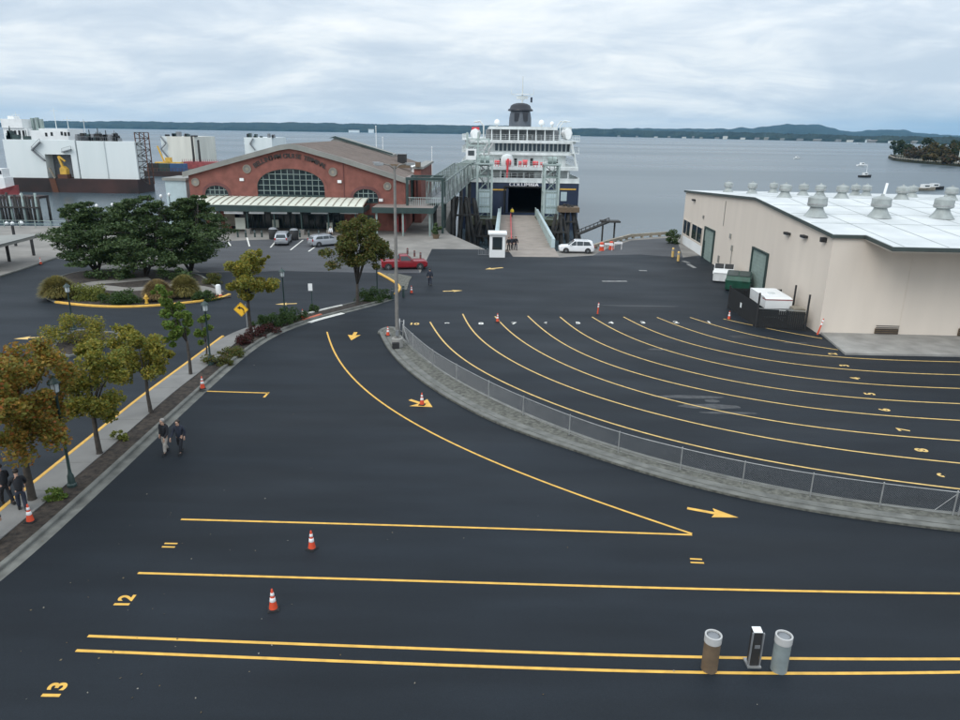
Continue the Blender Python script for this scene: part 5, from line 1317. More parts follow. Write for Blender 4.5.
# flat porch on the right with green posts
pz=(at(375,206,107.5).z+at(436,211,107.5).z)/2
x0,x1=at(372,207,107.5).x,at(433,212,107.5).x
b=MB(); b.b2((x0,107.4,pz-.12),(x1,121,pz+.08)); po=b.build('porch_roof',MA['roof_tan'],bt)
b=MB(); b.b2((x0-.02,107.25,pz-.7),(x1+.1,107.399,pz+.12)); b.b2((x1,107.4,pz-.7),(x1+.1,121,pz+.12)); b.build('porch_fascia',MA['green'],po)
for x,y in ((x0+.6,107.7),((x0+x1)/2,107.7),(x1-.5,107.7),(x1-.5,113.5),(x1-.5,119.5)):
    b=MB(); b.box((x,y,pz/2-.35),(.26,.26,pz-.7)); b.build('porch_post',MA['green_grey'],po)
for x0_,x1_b in ((394.5,399),(401,405.5)):
    p=at(x0_,222,112); q_=at(x1_b,222,112); t=thing('red_kiosk',('left red kiosk under the flat porch','right red kiosk under the flat porch')[x0_>400],'kiosk',(p.x,112,0),0,'red kiosks under the porch'); b=MB(); b.b2((p.x,111.8,0),(q_.x,112.5,2.5)); b.build('cabinet',MA['red'],t); b=MB(); b.b2((p.x+.1,111.75,1.2),(q_.x-.1,111.795,2.1)); b.build('front_panel',MA['tail'],t)
# bins and planters by the parked silver car, short posts along the kerb
for px,py,lb in ((273.5,239,'dark bin left of the silver car'),(294.5,240,'dark bin right of the silver car')):
    p=G(px,py); t=thing('litter_bin',lb,'bin',p,0,'dark bins beside the silver car'); b=MB(); b.lathe(p,[(.55,0),(.6,.1),(.62,1.2),(.5,1.35)],14); b.build('bin_body',MA['black'],t,smooth=True,auto=40); b=MB(); b.lathe(p,[(.5,1.35),(.62,1.4),(.4,1.6),(.1,1.65)],14); b.build('lid',MA['grey'],t,smooth=True,auto=40)
kb=None
for i,px in enumerate((238,246,255,262,300,309,319,347,357)):
    p=G(px,237.2); 
    if kb is None:
        kb=thing('kerb_post','short dark kerb post in the row along the terminal forecourt','bollard',p,0,'short posts along the terminal forecourt'); b=MB(); b.lathe((0,0,0),[(.13,0),(.13,.95),(.06,1.02)],10); b.build('post',MA['green'],kb,world=False); b=MB(); b.lathe((0,0,0),[(.135,.7),(.14,.72),(.14,.8),(.135,.82)],10); b.build('band',MA['grey'],kb,world=False)
    else: clone(kb,p)
for px,py,sc_,lb in ((241,231.5,1.15,'pale notice board under the left part of the canopy'),(276,229,.8,'small white sandwich board before the entrance doors'),(330,231,.7,'small white sandwich board at the right of the entrance')):
    p=G(px,py); t=thing('notice_board',lb,'notice board',p,0,'notice boards at the terminal entrance'); b=MB(); b.box(p+Vector((0,0,1.05*sc_)),(1.3*sc_,.08,1.5*sc_)); b.build('board',MA['canopy'],t)
    for s in(-1,1): b=MB(); b.box(p+Vector((s*.55*sc_,.05,.5*sc_)),(.07,.07,1.0*sc_)); b.build('leg',MA['timber_pale'],t)
# plain planters with dark plants at the corner of the plaza
p=G(436,238.5); t=thing('planter','dark leafy planter at the corner post of the flat porch','planter',p)
b=MB(); b.lathe(p,[(.4,0),(.55,.6),(.5,.62)],12); b.build('tub',MA['brown_post'],t); b=MB(); leaves(b,p+Vector((0,0,1.3)),(.7,.7,.9),500,.2,random.Random(3),9); b.build('foliage',LF['pine'],t)
for k,(px,py) in enumerate(((407.5,254),(414.5,256.5),(420.5,258.5))):
    p=G(px,py); t=thing('plaza_post','short dark post on the plaza behind the red pickup','bollard',p,0,'short posts behind the red pickup'); b=MB(); b.lathe(p,[(.12,0),(.12,.7),(.05,.78)],10); b.build('post',MA['brick_dark'],t); b=MB(); b.lathe(p,[(.125,.5),(.13,.51),(.13,.6),(.125,.61)],10); b.build('band',MA['grey'],t)
# pale block west of the terminal (a low shed) seen left of the brick wall
p=at(180,178,118); q_=at(187.5,200,118); t=thing('pale_shed','pale blue shed standing against the left end of the brick terminal','shed',(p.x,118,0))
b=MB(); b.b2((p.x-2.5,118,-.2),(q_.x,124,p.z-.4)); b.build('wall',MA['lblue'],t); b=MB(); b.b2((p.x-2.8,117.7,p.z-.4),(q_.x+.2,124.3,p.z)); b.build('roof',MA['trim_grey'],t); b=MB(); b.b2((p.x-1,117.94,0),(p.x,117.998,2.2)); b.build('door',MA['white'],t)
# ---------------------------------------------------------------- ferry (stern towards us)
YS=150.0
def zY(py,Y,px=520): return at(px,py,Y).z
CX=at(520,190,YS).x; HB=12.0
fy=thing('car_ferry','large white car ferry with a dark blue hull and black topped funnel at the berth','ferry',(CX,YS,WZ))
def fb(name,m,parent=fy,**k): return lambda mb: mb.build(name,m,parent,**k)
zd=zY(182.8,YS)       # top of the blue
zb_=zY(177.2,YS)      # top of white bulwark
dx0,dx1=at(505,200,YS).x,at(542,200,YS).x; dz0,dz1=zY(213,YS),zY(187.5,YS)
LEN=120.0
# hull : sides with a tapered bow, stern plate with the vehicle door opening
b=MB()
out_=[(CX-HB,YS),(CX-HB,YS+85),(CX-HB*.75,YS+100),(CX,YS+LEN),(CX+HB*.75,YS+100),(CX+HB,YS+85),(CX+HB,YS)]
def wallstrip(o,z0,z1,t):
    for i in range(len(o)-1):
        p,q=Vector((*o[i],0)),Vector((*o[i+1],0)); d=(q-p).normalized(); n=Vector((d.y,-d.x,0)); b.xprism([p+Z3*z0,q+Z3*z0,q+Z3*z1,p+Z3*z1],n*t)
wallstrip(out_,WZ-.8,zd,.5)
b.b2((CX-HB,YS-.001,WZ-.8),(dx0,YS+.6,zd)); b.b2((dx1,YS-.001,WZ-.8),(CX+HB,YS+.6,zd)); b.b2((dx0,YS,dz1),(dx1,YS+.6,zd)); b.b2((dx0,YS,WZ-.8),(dx1,YS+.6,dz0))
hull=b.build('hull',MA['hull_blue'],fy)
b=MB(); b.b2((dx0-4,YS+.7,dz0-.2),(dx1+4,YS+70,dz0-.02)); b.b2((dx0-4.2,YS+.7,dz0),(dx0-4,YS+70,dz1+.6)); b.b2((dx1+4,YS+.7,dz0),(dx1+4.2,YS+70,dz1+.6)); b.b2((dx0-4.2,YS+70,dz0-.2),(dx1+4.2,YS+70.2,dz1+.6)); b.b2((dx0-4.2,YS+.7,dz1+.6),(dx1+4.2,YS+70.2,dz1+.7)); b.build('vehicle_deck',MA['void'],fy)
b=MB(); b.bar((dx0-.15,YS-.1,dz0),(dx0-.15,YS-.1,dz1),.3,.3); b.bar((dx1+.15,YS-.1,dz0),(dx1+.15,YS-.1,dz1),.3,.3); b.bar((dx0-.3,YS-.1,dz1+.15),(dx1+.3,YS-.1,dz1+.15),.3,.3); b.build('door_frame',MA['black'],hull)
b=MB(); b.b2((dx0+.1,YS-.25,dz1-1.5),(dx0+2.2,YS+.05,dz1-.2)) if False else b.bar((dx0+.4,YS-.3,dz0+.1),(dx0+.4,YS-.3,dz1-.2),.5,.12); b.build('stern_door_leaf',MA['hull_blue'],hull)
for x0,x1,y in ((492,507,189.6),(560,576,189.2)):
    p=at(x0,y,YS-.12); q_=at(x1,y,YS-.12); b=MB(); b.b2((p.x,YS-.1,p.z-.14),(q_.x,YS-.01,p.z+.14)); b.build('gold_stripe',MA['yellow'],hull)
for x0,x1,y0,y1 in ((560.5,567,192,201),(569,575.5,205,213)):
    p=at(x0,y1,YS-.1); q_=at(x1,y0,YS-.1); b=MB(); b.b2((p.x,YS-.06,p.z),(q_.x,YS-.01,q_.z)); b.build('stern_plate',MA['lblue'] if y0<200 else MA['grey'],hull)
b=MB(); b.bar((CX-HB,YS-.2,zY(205,YS)),(CX+HB*0-6,YS-.2,zY(205,YS)),.4,.35); b.bar((CX+6.2,YS-.2,zY(205,YS)),(CX+HB,YS-.2,zY(205,YS)),.4,.35); b.build('rubbing_strake',MA['black'],hull)
me=text_mesh('COLUMBIA',1.15,.03,.03); p=at(524,184.8,YS-.1); b=MB(); b.add([Vector((p.x+v.co.x*1.05,YS-.05-v.co.z,p.z+v.co.y)) for v in me.vertices],[tuple(q.vertices) for q in me.polygons]); bpy.data.meshes.remove(me); b.build('name_lettering',MA['reflect'],hull)
# main deck bulwark (white) and decks above
def inset(o,d,dy): return [(CX+(x-CX)*(HB-d)/HB,max(y,YS+dy)-0) for x,y in o]
SW=MA['ship_white']
def deckbox(name,z0,z1,ins,dy,m=SW,y1=YS+100): 
    b=MB(); b.prism([(CX-HB+ins,YS+dy),(CX+HB-ins,YS+dy),(CX+HB-ins,y1-12),(CX+HB*.6-ins,y1),(CX-HB*.6+ins,y1),(CX-HB+ins,y1-12)],z0,z1); return b.build(name,m,fy)
deckbox('deck_plate',zd,zd+.15,-.1,-.15)
b=MB(); b.b2((CX-HB,YS,zd+.15),(CX+HB,YS+.15,zb_-.15)); b.b2((CX-HB,YS+.151,zd+.15),(CX-HB+.15,YS+85,zb_)); b.b2((CX+HB-.15,YS+.151,zd+.15),(CX+HB,YS+85,zb_)); b.build('bulwark',SW,fy)
def railing(name,x0,x1,Y,z,h=1.05,step=1.2,m=SW,parent=fy,n=3,r=.035):
    b=MB(); k=int((x1-x0)/step)
    for i in range(k+1): x=x0+(x1-x0)*i/k; b.bar((x,Y,z),(x,Y,z+h),r*1.4)
    for j in range(n): b.bar((x0,Y,z+h*(j+1)/n),(x1,Y,z+h*(j+1)/n),r*1.3)
    return b.build(name,m,parent)
railing('railing',CX-HB+4,CX+HB-4,YS+.3,zb_-.1,.9)
z1=zY(170,YS+1)      # underside of next deck
z2=zY(167,YS+1)
rec=MB(); rec.b2((CX-HB+1.2,YS+7,zd+.15),(CX+HB-1.2,YS+96,z1)); rec.build('superstructure_wall',SW,fy)
for x0,x1,y0,y1 in ((499,504,171,178),(510,523,170.5,177.5),(525,534,170.5,177.5),(541,548,171,178),(552,557,171,178)):
    p=at(x0,y1,YS+6.9); q_=at(x1,y0,YS+6.9); b=MB(); b.b2((p.x,YS+6.88,p.z-1.2),(q_.x,YS+6.99,q_.z-.4)); b.build('doorway',MA['void'],fy)
deckbox('deck_plate',z1,z2,.2,.8)
for x in (-9.5,-4,4.5,9.8): b=MB(); b.bar((CX+x,YS+1.2,zd),(CX+x,YS+1.2,z1),.22,.22); b.build('deck_pillar',SW,fy)
railing('railing',CX-HB+.6,CX+HB-.6,YS+1.0,z2,1.15,.9)
z3=zY(155,YS+6); z4=zY(152.3,YS+6)
b=MB(); b.b2((CX-HB+1.0,YS+6.5,z2),(CX+HB-2.2,YS+95,z3)); b.build('superstructure_wall',SW,fy)
for k,(px,wd,hd) in enumerate(((497,1.0,.9),(508.5,1.1,1.0),(520,.7,.8),(525,1.0,1.05),(535.5,1.1,.85),(541.5,.6,.6))):       # red raft canisters lashed along the aft rail
    p=at(px,163.8,YS+1.6); b=MB(); b.cyl((p.x-wd/2,YS+1.7,z2+.35+hd/2),(p.x+wd/2,YS+1.7,z2+.35+hd/2),hd/2,hd/2,12); b.bar((p.x-wd*.3,YS+1.7,z2),(p.x-wd*.3,YS+1.7,z2+.4),.12); b.bar((p.x+wd*.3,YS+1.7,z2),(p.x+wd*.3,YS+1.7,z2+.4),.12); b.build('raft_canister',MA['red_bright'],fy,smooth=True,auto=40)
p0=at(507,165,YS+2); b=MB(); b.cyl((p0.x,YS+.5,zb_-.3),(p0.x+.15,YS+.8,z2+1.6),.2,.2,10); b.build('evacuation_chute',MA['red_bright'],fy)
b=MB(); p0=at(507,160,YS+3); b.lathe((p0.x,YS+3,z2),[(1.2,0),(1.3,1.6),(1.0,2.2),(.3,2.5)],12); b.build('deck_dome',SW,fy,smooth=True,auto=40)
deckbox('deck_plate',z3,z4,.9,5.2)
for x0,x1,y0,y1 in ((552,558,159.5,166),(499.5,502.5,158.5,166),(514,517,158.5,166),(530,533,158.5,166)):
    p=at(x0,y1,YS+6.4); q_=at(x1,y0,YS+6.4); b=MB(); b.b2((p.x,YS+6.42,max(p.z,z2+.02)),(q_.x,YS+6.49,q_.z)); b.build('doorway',MA['void'],fy)
z5=zY(143.2,YS+6.5); z6=zY(140.3,YS+6)
# aft lounge : dark window band with white mullions
wx0,wx1=at(494.5,148,YS+6.5).x,at(570.5,148,YS+6.5).x
b=MB(); b.b2((CX-HB+1.3,YS+7.0,z4),(CX+HB-1.3,YS+92,z5)); b.build('superstructure_wall',SW,fy)
n=18
for k in range(n):
    xa=wx0+(wx1-wx0)*k/n+.14; xb=wx0+(wx1-wx0)*(k+1)/n-.14; b=MB(); b.b2((xa,YS+6.93,z4+.25),(xb,YS+6.99,z5-.05)); b.build('lounge_window',MA['glass'],fy)
deckbox('deck_plate',z5,z6,.5,5.0)
railing('railing',CX-HB+2.5,CX+HB-1.2,YS+5.3,z6,1.1,.9)
z7=zY(129.6,YS+10); z8=zY(126.6,YS+8)
b=MB(); b.b2((CX-HB+5,YS+16,z6),(CX+HB-3,YS+80,z7)); b.build('superstructure_wall',MA['grey'],fy)
x8a,x8b=at(489.5,128,YS+8).x,at(556.5,128,YS+8).x
b=MB(); b.b2((x8a,YS+8,z7),(x8b+.2,YS+82,z8)); b.build('solarium_roof',SW,fy)
for k in range(8):
    x=x8a+.5+(x8b-x8a-1)*k/7; b=MB(); b.bar((x,YS+8.4,z6),(x,YS+8.4,z7),.2,.2); b.build('solarium_post',SW,fy)
# funnel with grey flanks and black cap, mast
YF2=YS+42
fc=at(520,126,YF2); zt2=zY(103.5,YF2); zm=zY(111,YF2)
b=MB(); w_=(at(530,120,YF2).x-at(520,120,YF2).x)*1.12
def fun(z,a_,bb,n=20): return [Vector((fc.x+a_*math.cos(2*math.pi*k/n),YF2+bb*math.sin(2*math.pi*k/n),z)) for k in range(n)]
def ringloft(mb,rings):
    n=len(rings[0]); vs=[v for r in rings for v in r]; fs=[(i*n+k,i*n+(k+1)%n,(i+1)*n+(k+1)%n,(i+1)*n+k) for i in range(len(rings)-1) for k in range(n)]+[tuple(reversed(range(n))),tuple(range((len(rings)-1)*n,len(rings)*n))]; mb.add(vs,fs)
ringloft(b,[fun(fc.z-2,w_*1.02,w_*1.5),fun(fc.z+2,w_*.98,w_*1.45),fun(zm,w_*.86,w_*1.25)]); fn=b.build('funnel',MA['funnel_grey'],fy,smooth=True,auto=40)
b=MB(); ringloft(b,[fun(zm-.1,w_*.9,w_*1.3),fun(zm,w_*1.12,w_*1.5),fun(zm+.35,w_*1.1,w_*1.45),fun(zm+.55,w_*.96,w_*1.3),fun(zt2-.5,w_*.86,w_*1.15),fun(zt2-.1,w_*.62,w_*.9),fun(zt2+.1,w_*.3,w_*.4)]); b.build('funnel_cap',MA['funnel_black'],fn,smooth=True,auto=40)
for x in(-1,1): b=MB(); b.box((fc.x+x*w_*.38,YF2-w_*1.32,(fc.z+zm)/2+.3),(w_*.42,.5,(zm-fc.z)*.55)); b.build('louvre',MA['louvre_dark'],fn)
p=at(521.5,126,YF2+8); zt3=zY(76,YF2+8); b=MB(); b.cyl((p.x,YF2+8,p.z),(p.x,YF2+8,zt3),.42,.1,10); ms=b.build('mast',SW,fy,smooth=True,auto=40)
za=zY(94,YF2+8); zc_=zY(97.5,YF2+8); w2=2.9
b=MB(); b.bar((p.x-w2,YF2+8,za),(p.x+w2,YF2+8,za),.14); b.bar((p.x-w2*.5,YF2+8,zc_),(p.x+w2*.5,YF2+8,zc_),.35,.8); 
b.bar((p.x-w2,YF2+8,za),(p.x-.2,YF2+8,zc_-.6),.12); b.bar((p.x+w2,YF2+8,za),(p.x+.2,YF2+8,zc_-.6),.12)
for s in(-1,1): b.bar((p.x+s*w2,YF2+8,za),(p.x+s*w2,YF2+8,za+1.2),.12)
b.build('crosstree',SW,ms)
b=MB(); b.bar((p.x-1.6,YF2+7.6,zc_+.8),(p.x+1.6,YF2+7.6,zc_+.8),.3,.2); b.build('radar_scanner',MA['white'],ms)
b=MB(); b.bar((p.x+2.4,YF2+8,zc_-1.2),(p.x+2.4,YF2+8,zc_+.1),.5,.1); b.build('flag',MA['cloth_navy'],ms)
for px,py,r in ((497,126,.7),(541.5,124.5,.7),(552,125.5,.5)):
    p=at(px,py,YS+20); b=MB(); b.lathe((p.x,YS+20,z8),[(.2,0),(.2,.4),(r*.8,.5),(r,.5+r*.6),(r*.7,.5+r*1.3),(.1,.5+r*1.6)],12); b.build('radome',MA['white'],fy,smooth=True)
# lifeboats on davits either side
for s,px,pl in ((-1,475.5,'port'),(1,567,'')):
    q=at(px,133.5,YS+16); x=q.x
    b=MB(); pts=[]; L_=8.0
    for k in range(9):
        f_=k/8; y=YS+13+L_*f_; wdt=1.25*math.sin(math.pi*min(1,max(0,.12+.76*f_)))**.6
        pts.append([Vector((x-wdt,y,q.z)),Vector((x-wdt*.7,y,q.z-1.0)),Vector((x,y,q.z-1.35)),Vector((x+wdt*.7,y,q.z-1.0)),Vector((x+wdt,y,q.z)),Vector((x+wdt*.75,y,q.z+.7)),Vector((x,y,q.z+1.1)),Vector((x-wdt*.75,y,q.z+.7))])
    ringloft(b,pts); lb_=b.build('lifeboat',MA['white'],fy,smooth=True,auto=50)
    b=MB(); b.b2((x-.8,YS+14.5,q.z+.75),(x+.8,YS+19.5,q.z+1.35)); b.build('lifeboat_cover',MA['red_bright' if s<0 else 'ship_white'],lb_)
    for y in (YS+13.5,YS+20.5):
        b=MB(); b.tube([(x+s*-1.8,y,z5),(x-s*1.8,y,q.z+1.6),(x-s*1.0,y,q.z+2.6),(x+s*.3,y,q.z+2.4)],.16,6); b.build('davit',SW,fy)
    # side galleries below
    xo=CX+s*HB
    for j,zz in enumerate((z2,z4,z6)):
        b=MB(); b.b2((xo-s*1.4,YS+3,zz-.1),(xo+s*.1,YS+70,zz+.02)); b.build('side_deck',SW,fy)
        b=MB()
        for k in range(20): y=YS+3+k*3.5; b.bar((xo,y,zz),(xo,y,zz+1.1),.07)
        b.bar((xo,YS+3,zz+1.1),(xo,YS+70,zz+1.1),.07); b.bar((xo,YS+3,zz+.6),(xo,YS+70,zz+.6),.06); b.build('side_railing',SW,fy)
    for k in range(18):
        y=YS+10+k*4.2; b=MB(); b.b2((xo-s*1.3,y,z4+.7),(xo-s*1.22,y+2,z4+1.9)); b.build('side_window',MA['glass'],fy)
b=MB(); p=at(578,160,YS+3); 
for k in range(3): b.bar((CX+HB-.2,YS+2.5+k*1.5,z2),(CX+HB-.2-1.4,YS+2.5+k*1.5,z6),.16)
b.build('stair_frame',SW,fy)
for x0,y0,y1 in ((466.5,148,155.5),(471.5,148,155.5)):
    p=at(x0,y1,YS+6); q_=at(x0+4,y0,YS+6); b=MB(); b.b2((p.x,YS+5.9,p.z),(q_.x,YS+5.98,q_.z)); b.build('side_opening',MA['void'],fy)
# ---------------------------------------------------------------- vehicle ramp, towers, booth
rA=[G(496.5,246),G(551,246)]
rl,rr=-.0,9.6
xl0,xr0=at(497.5,240,99).x,at(551,243,98.5).x
Yr0,Yr1=96.0,146.5; zr1=dz0-.05
xl1,xr1=at(500.5,212,146.5).x,at(535.5,212.5,146.5).x
rp=thing('vehicle_ramp','long tan vehicle ramp with pale blue rails leading into the ferry','ramp',((xl0+xr0)/2,Yr0,0))
b=MB(); b.xprism([(xl0,Yr0,.03),(xr0,Yr0,.03),(xr1,Yr1,zr1),(xl1,Yr1,zr1)],(0,0,-.9)); b.build('deck',MA['ramp'],rp)
b=MB()
for k in range(1,34):
    f_=k/34; y=Yr0+(Yr1-Yr0)*f_; z=.03+(zr1-.03)*f_+.012; x0=xl0+(xl1-xl0)*f_; x1=xr0+(xr1-xr0)*f_; b.bar((x0+.3,y,z),(x1-.3,y,z),.05,.02)
b.build('deck_rib',MA['timber_pale'],rp)
for sd,(xa,xb) in enumerate(((xl0,xl1),(xr0,xr1))):
    s=-1 if sd==0 else 1
    b=MB(); b.xprism([(xa,Yr0+2,.03),(xb,Yr1,zr1),(xb,Yr1,zr1+1.25),(xa,Yr0+2,1.25)],(s*.5,0,0)); q=b.build('side_girder',MA['lblue'],rp)
    b=MB()
    for k in range(20):
        f_=k/19; y=Yr0+2.2+(Yr1-Yr0-2.4)*f_; x=xa+(xb-xa)*f_+s*.1-s*.16; z=.03+(zr1-.03)*f_; b.bar((x,y,z),(x,y,z+1.5),.12)
    b.bar((xa-s*.06,Yr0+2,1.5),(xb-s*.06,Yr1,zr1+1.5),.14); b.build('rail_post',MA['pale_green'],q)
b=MB(); xm0,xm1=xl0+(xr0-xl0)*.27,xl1+(xr1-xl1)*.27
b.xprism([(xm0,Yr0+6,.05),(xm1,Yr1-3,zr1),(xm1,Yr1-3,zr1+.7),(xm0,Yr0+6,.75)],(.1,0,0)); b.build('red_barrier',MA['red_bright'],rp)
ft=MB().sheet([xy(p) for p in (G(513,256.8),G(559.5,257.3),G(554,247.5),G(497,246.5),G(508,250))],.014); tag(ft.build('ramp_apron',MA['ramp']),kind='structure')
p=at(512,213,140); t=thing('marshal','crew member in a yellow vest at the top of the ramp','person',(0,0,0)); bpy.data.objects.remove(t)
MA['cloth_yellow']=mat('yellow_vest_cloth',(.7,.55,.05),.9,0,.1,8)
person(Vector((at(512,212,143).x,142.5,.03+(zr1-.03)*(142.5-Yr0)/(Yr1-Yr0))),rad(180),1.75,'crew member in a yellow jacket at the ferry door','cloth_yellow','cloth_navy','hair',.1,0,(.1,-.1))
def tower(x0,x1,ytop,Y,label):
    a_=at(x0,200,Y).x; c=at(x1,200,Y).x; zt=zY(ytop,Y); zb0=zY(219,Y)
    t=thing('hoist_tower',label,'tower',((a_+c)/2,Y,WZ),0,'grey green hoist towers at the ferry ramp')
    D=4.0
    for x in (a_,c):
        for y in (Y,Y+D):
            b=MB(); b.bar((x,y,zb0),(x,y,zt),.36,.36); b.build('column',MA['pale_green'],t)
    b=MB()
    for f_ in (0,.22,.5,.78,1):
        z=zb0+(zt-zb0)*f_
        for y in (Y,Y+D): b.bar((a_,y,z),(c,y,z),.26)
        for x in (a_,c): b.bar((x,Y,z),(x,Y+D,z),.26)
    for f0,f1 in ((.78,1),(.5,.78),(0,.22)):
        z0,z1=zb0+(zt-zb0)*f0,zb0+(zt-zb0)*f1
        b.bar((a_,Y,z0),(c,Y,z1),.16); b.bar((c,Y+D,z0),(a_,Y+D,z1),.16)
        for x in(a_,c): b.bar((x,Y,z0),(x,Y+D,z1),.16)
    b.build('bracing',MA['green_grey'],t)
    zw0,zw1=zY(213,Y),zY(190,Y)
    b=MB(); b.b2((a_+.3,Y-.12,zw0),(c-.3,Y+.9,zw1)); q=b.build('counterweight',MA['lblue'],t)
    b=MB()
    for k in range(5): x=a_+.45+(c-a_-.9)*k/4; b.bar((x,Y-.16,zw0),(x,Y-.16,zw1),.08)
    for k in range(4): z=zw0+(zw1-zw0)*k/3; b.bar((a_+.3,Y-.17,z),(c-.3,Y-.17,z),.08)
    b.build('panel_rib',MA['pale_green'],q)
    b=MB(); b.b2((a_-.3,Y-.3,zt),(c+.3,Y+D+.3,zt+.25)); q=b.build('top_platform',MA['pale_green'],t)
    b=MB()
    for x in (a_-.25,(a_+c)/2,c+.25):
        for y in (Y-.25,Y+D+.25): b.bar((x,y,zt+.25),(x,y,zt+1.35),.07)
    for z in (.8,1.35):
        for y in (Y-.25,Y+D+.25): b.bar((a_-.25,y,zt+z),(c+.25,y,zt+z),.06)
        for x in (a_-.25,c+.25): b.bar((x,Y-.25,zt+z),(x,Y+D+.25,zt+z),.06)
    b.build('platform_rail',MA['pale_green'],q)
    for x in (a_+.9,c-.9): b=MB(); b.cyl((x-.35,Y+1,zt+.9),(x+.35,Y+1,zt+.9),.65,.65,16); b.build('sheave',MA['green_grey'],t)
    for x in (a_+.9,c-.9): b=MB(); b.cyl((x,Y+.35,zw1),(x,Y+.35,zt+.9),.05,.05,6); b.build('cable',MA['grey'],t)
    b=MB(); b.b2((a_-1.3,Y-.8,zb0-1.1),(c+1.3,Y+D+1,zb0-.01)); b.build('pile_cap',MA['rust_green'],t)
    for x in (a_-.8,(a_+c)/2,c+.8):
        for y in (Y,Y+D): b=MB(); b.cyl((x,y,WZ-1.5),(x,y,zb0-1.1),.35,.35,10); b.build('pile',MA['timber'],t,smooth=True,auto=40)
    return t
MA['rust_green']=mat('mossy_concrete',(.07,.075,.045),.9,0,.4,.8)
tower(477,491.5,165,138,'left hoist tower with a pale panel, on the booth side of the ramp')
tower(544,558,165,138,'right hoist tower with a pale panel, above the white car')
# ticket booth
p=G(497.5,257.5); t=thing('ticket_booth','small white ticket booth at the foot of the ferry ramp','booth',(p.x,p.y,0))
q0=at(489.5,230,p.y); x0,x1=at(489.5,250,p.y).x,at(505,250,p.y).x; zt=at(497,233,p.y).z
b=MB(); b.b2((x0,p.y,.0),(x1,p.y+.12,.95)); b.b2((x0,p.y,zt-.5),(x1,p.y+.12,zt-.2))
b.b2((x0,p.y,.95),(x0+.35,p.y+.12,zt-.5)); b.b2((x1-.35,p.y,.95),(x1,p.y+.12,zt-.5)); b.b2((x0,p.y+.121,0),(x0+.1,p.y+2.2,zt-.2)); b.b2((x1-.1,p.y+.121,0),(x1,p.y+2.2,zt-.2)); b.b2((x0+.101,p.y+2.1,0),(x1-.101,p.y+2.2,zt-.2)); b.build('booth_wall',MA['white'],t)
b=MB(); b.b2((x0+.35,p.y+.05,.95),(x1-.35,p.y+.08,zt-.5)); b.build('window',MA['glass'],t)
b=MB(); b.b2((x0-.2,p.y-.25,zt-.2),(x1+.2,p.y+2.4,zt)); b.build('roof',MA['white'],t)
b=MB(); b.b2((x1+.001,p.y+.7,.05),(x1+.04,p.y+1.6,2.0)); b.build('door',MA['lblue'],t)
p=G(484,255); t=thing('bicycle_rack','low dark tubular rack left of the ticket booth','rack',(p.x,p.y,0)); 
for k in range(4): b=MB(); x=p.x-.7+k*.5; b.tube([(x,p.y,0),(x,p.y,.7),(x+.15,p.y,.85),(x+.3,p.y,.7),(x+.3,p.y,0)],.035,6); b.build('hoop',MA['grey'],t)
b=MB(); b.bar((p.x-.8,p.y,.03),(p.x+1.2,p.y,.03),.08); b.build('base_rail',MA['grey'],t)
# dolphins (clusters of raking piles) right of the ramp
def dolphin(px,py,Y,label,h0,n,cap=True,spread=1.2,wcap=2.2):
    c=at(px,py,Y); t=thing('pile_dolphin',label,'pile cluster',(c.x,Y,WZ),0,'dark timber dolphins beside the berth'); rng=random.Random(int(px))
    for k in range(n):
        an=2*math.pi*k/n; u=Vector((math.cos(an),math.sin(an)*.6,0)); b=MB(); b.cyl((c.x+u.x*spread*1.7,Y+u.y*spread*1.7,WZ-1.5),(c.x+u.x*spread*.55,Y+u.y*spread*.55,h0+rng.uniform(-.2,.5)),.33,.27,9); b.build('pile',MA['timber'],t,smooth=True,auto=40)
    if cap:
        b=MB(); b.b2((c.x-wcap,Y-1.6,h0-.9),(c.x+wcap,Y+1.6,h0)); b.build('cap',MA['brown_post'],t)
    b=MB(); b.bar((c.x-spread,Y-spread*.9,h0-2.6),(c.x+spread,Y-spread*.9,h0-2.6),.3,.3); b.build('waler',MA['timber'],t)
dolphin(568,214,136,'tall dark pile dolphin under the right side of the ferry stern',zY(206,136),8,True,1.7,1.9)
dolphin(559,222,128,'dark pile dolphin nearest the right hoist tower',zY(216,128),5,False,1.3)
dolphin(484,226,128,'dark pile dolphin under the left hoist tower',zY(221,128),6,False,1.6)
dolphin(470,214,132,'dark pile cluster left of the left hoist tower',zY(200,132),7,False,1.6,2.2)
dolphin(462,212,126,'dark pile cluster under the covered gangway',zY(200,126),7,False,1.5)
# catwalk boom to a floating dolphin
p=at(577,234.5,112); q_=at(609,221.5,122); t=thing('catwalk','dark slender catwalk reaching out over the water from the quay','catwalk',(p.x,112,0))
p.z=min(p.z,.4)
b=MB(); b.bar(p,q_,.6,.25); b.build('deck',MA['timber'],t); b=MB()
for s in(0,1):
    o=Vector((0,0,.6)); b.bar(p+o+Vector((0,s*.6-.3,0)),q_+o+Vector((0,s*.6-.3,0)),.06)
    for k in range(9): r_=p.lerp(q_,k/8)+Vector((0,s*.6-.3,0)); b.bar(r_,r_+o,.06)
b.build('handrail',MA['timber'],t)
b=MB(); b.b2((q_.x-1.4,q_.y-1,q_.z-.1),(q_.x+1.8,q_.y+1.2,q_.z+.15)); b.build('end_platform',MA['timber'],t)
for dx in (-1,1): b=MB(); b.cyl((q_.x+dx,q_.y,WZ-1.5),(q_.x+dx,q_.y,q_.z),.15,.15,8); b.build('pile',MA['timber'],t,smooth=True)
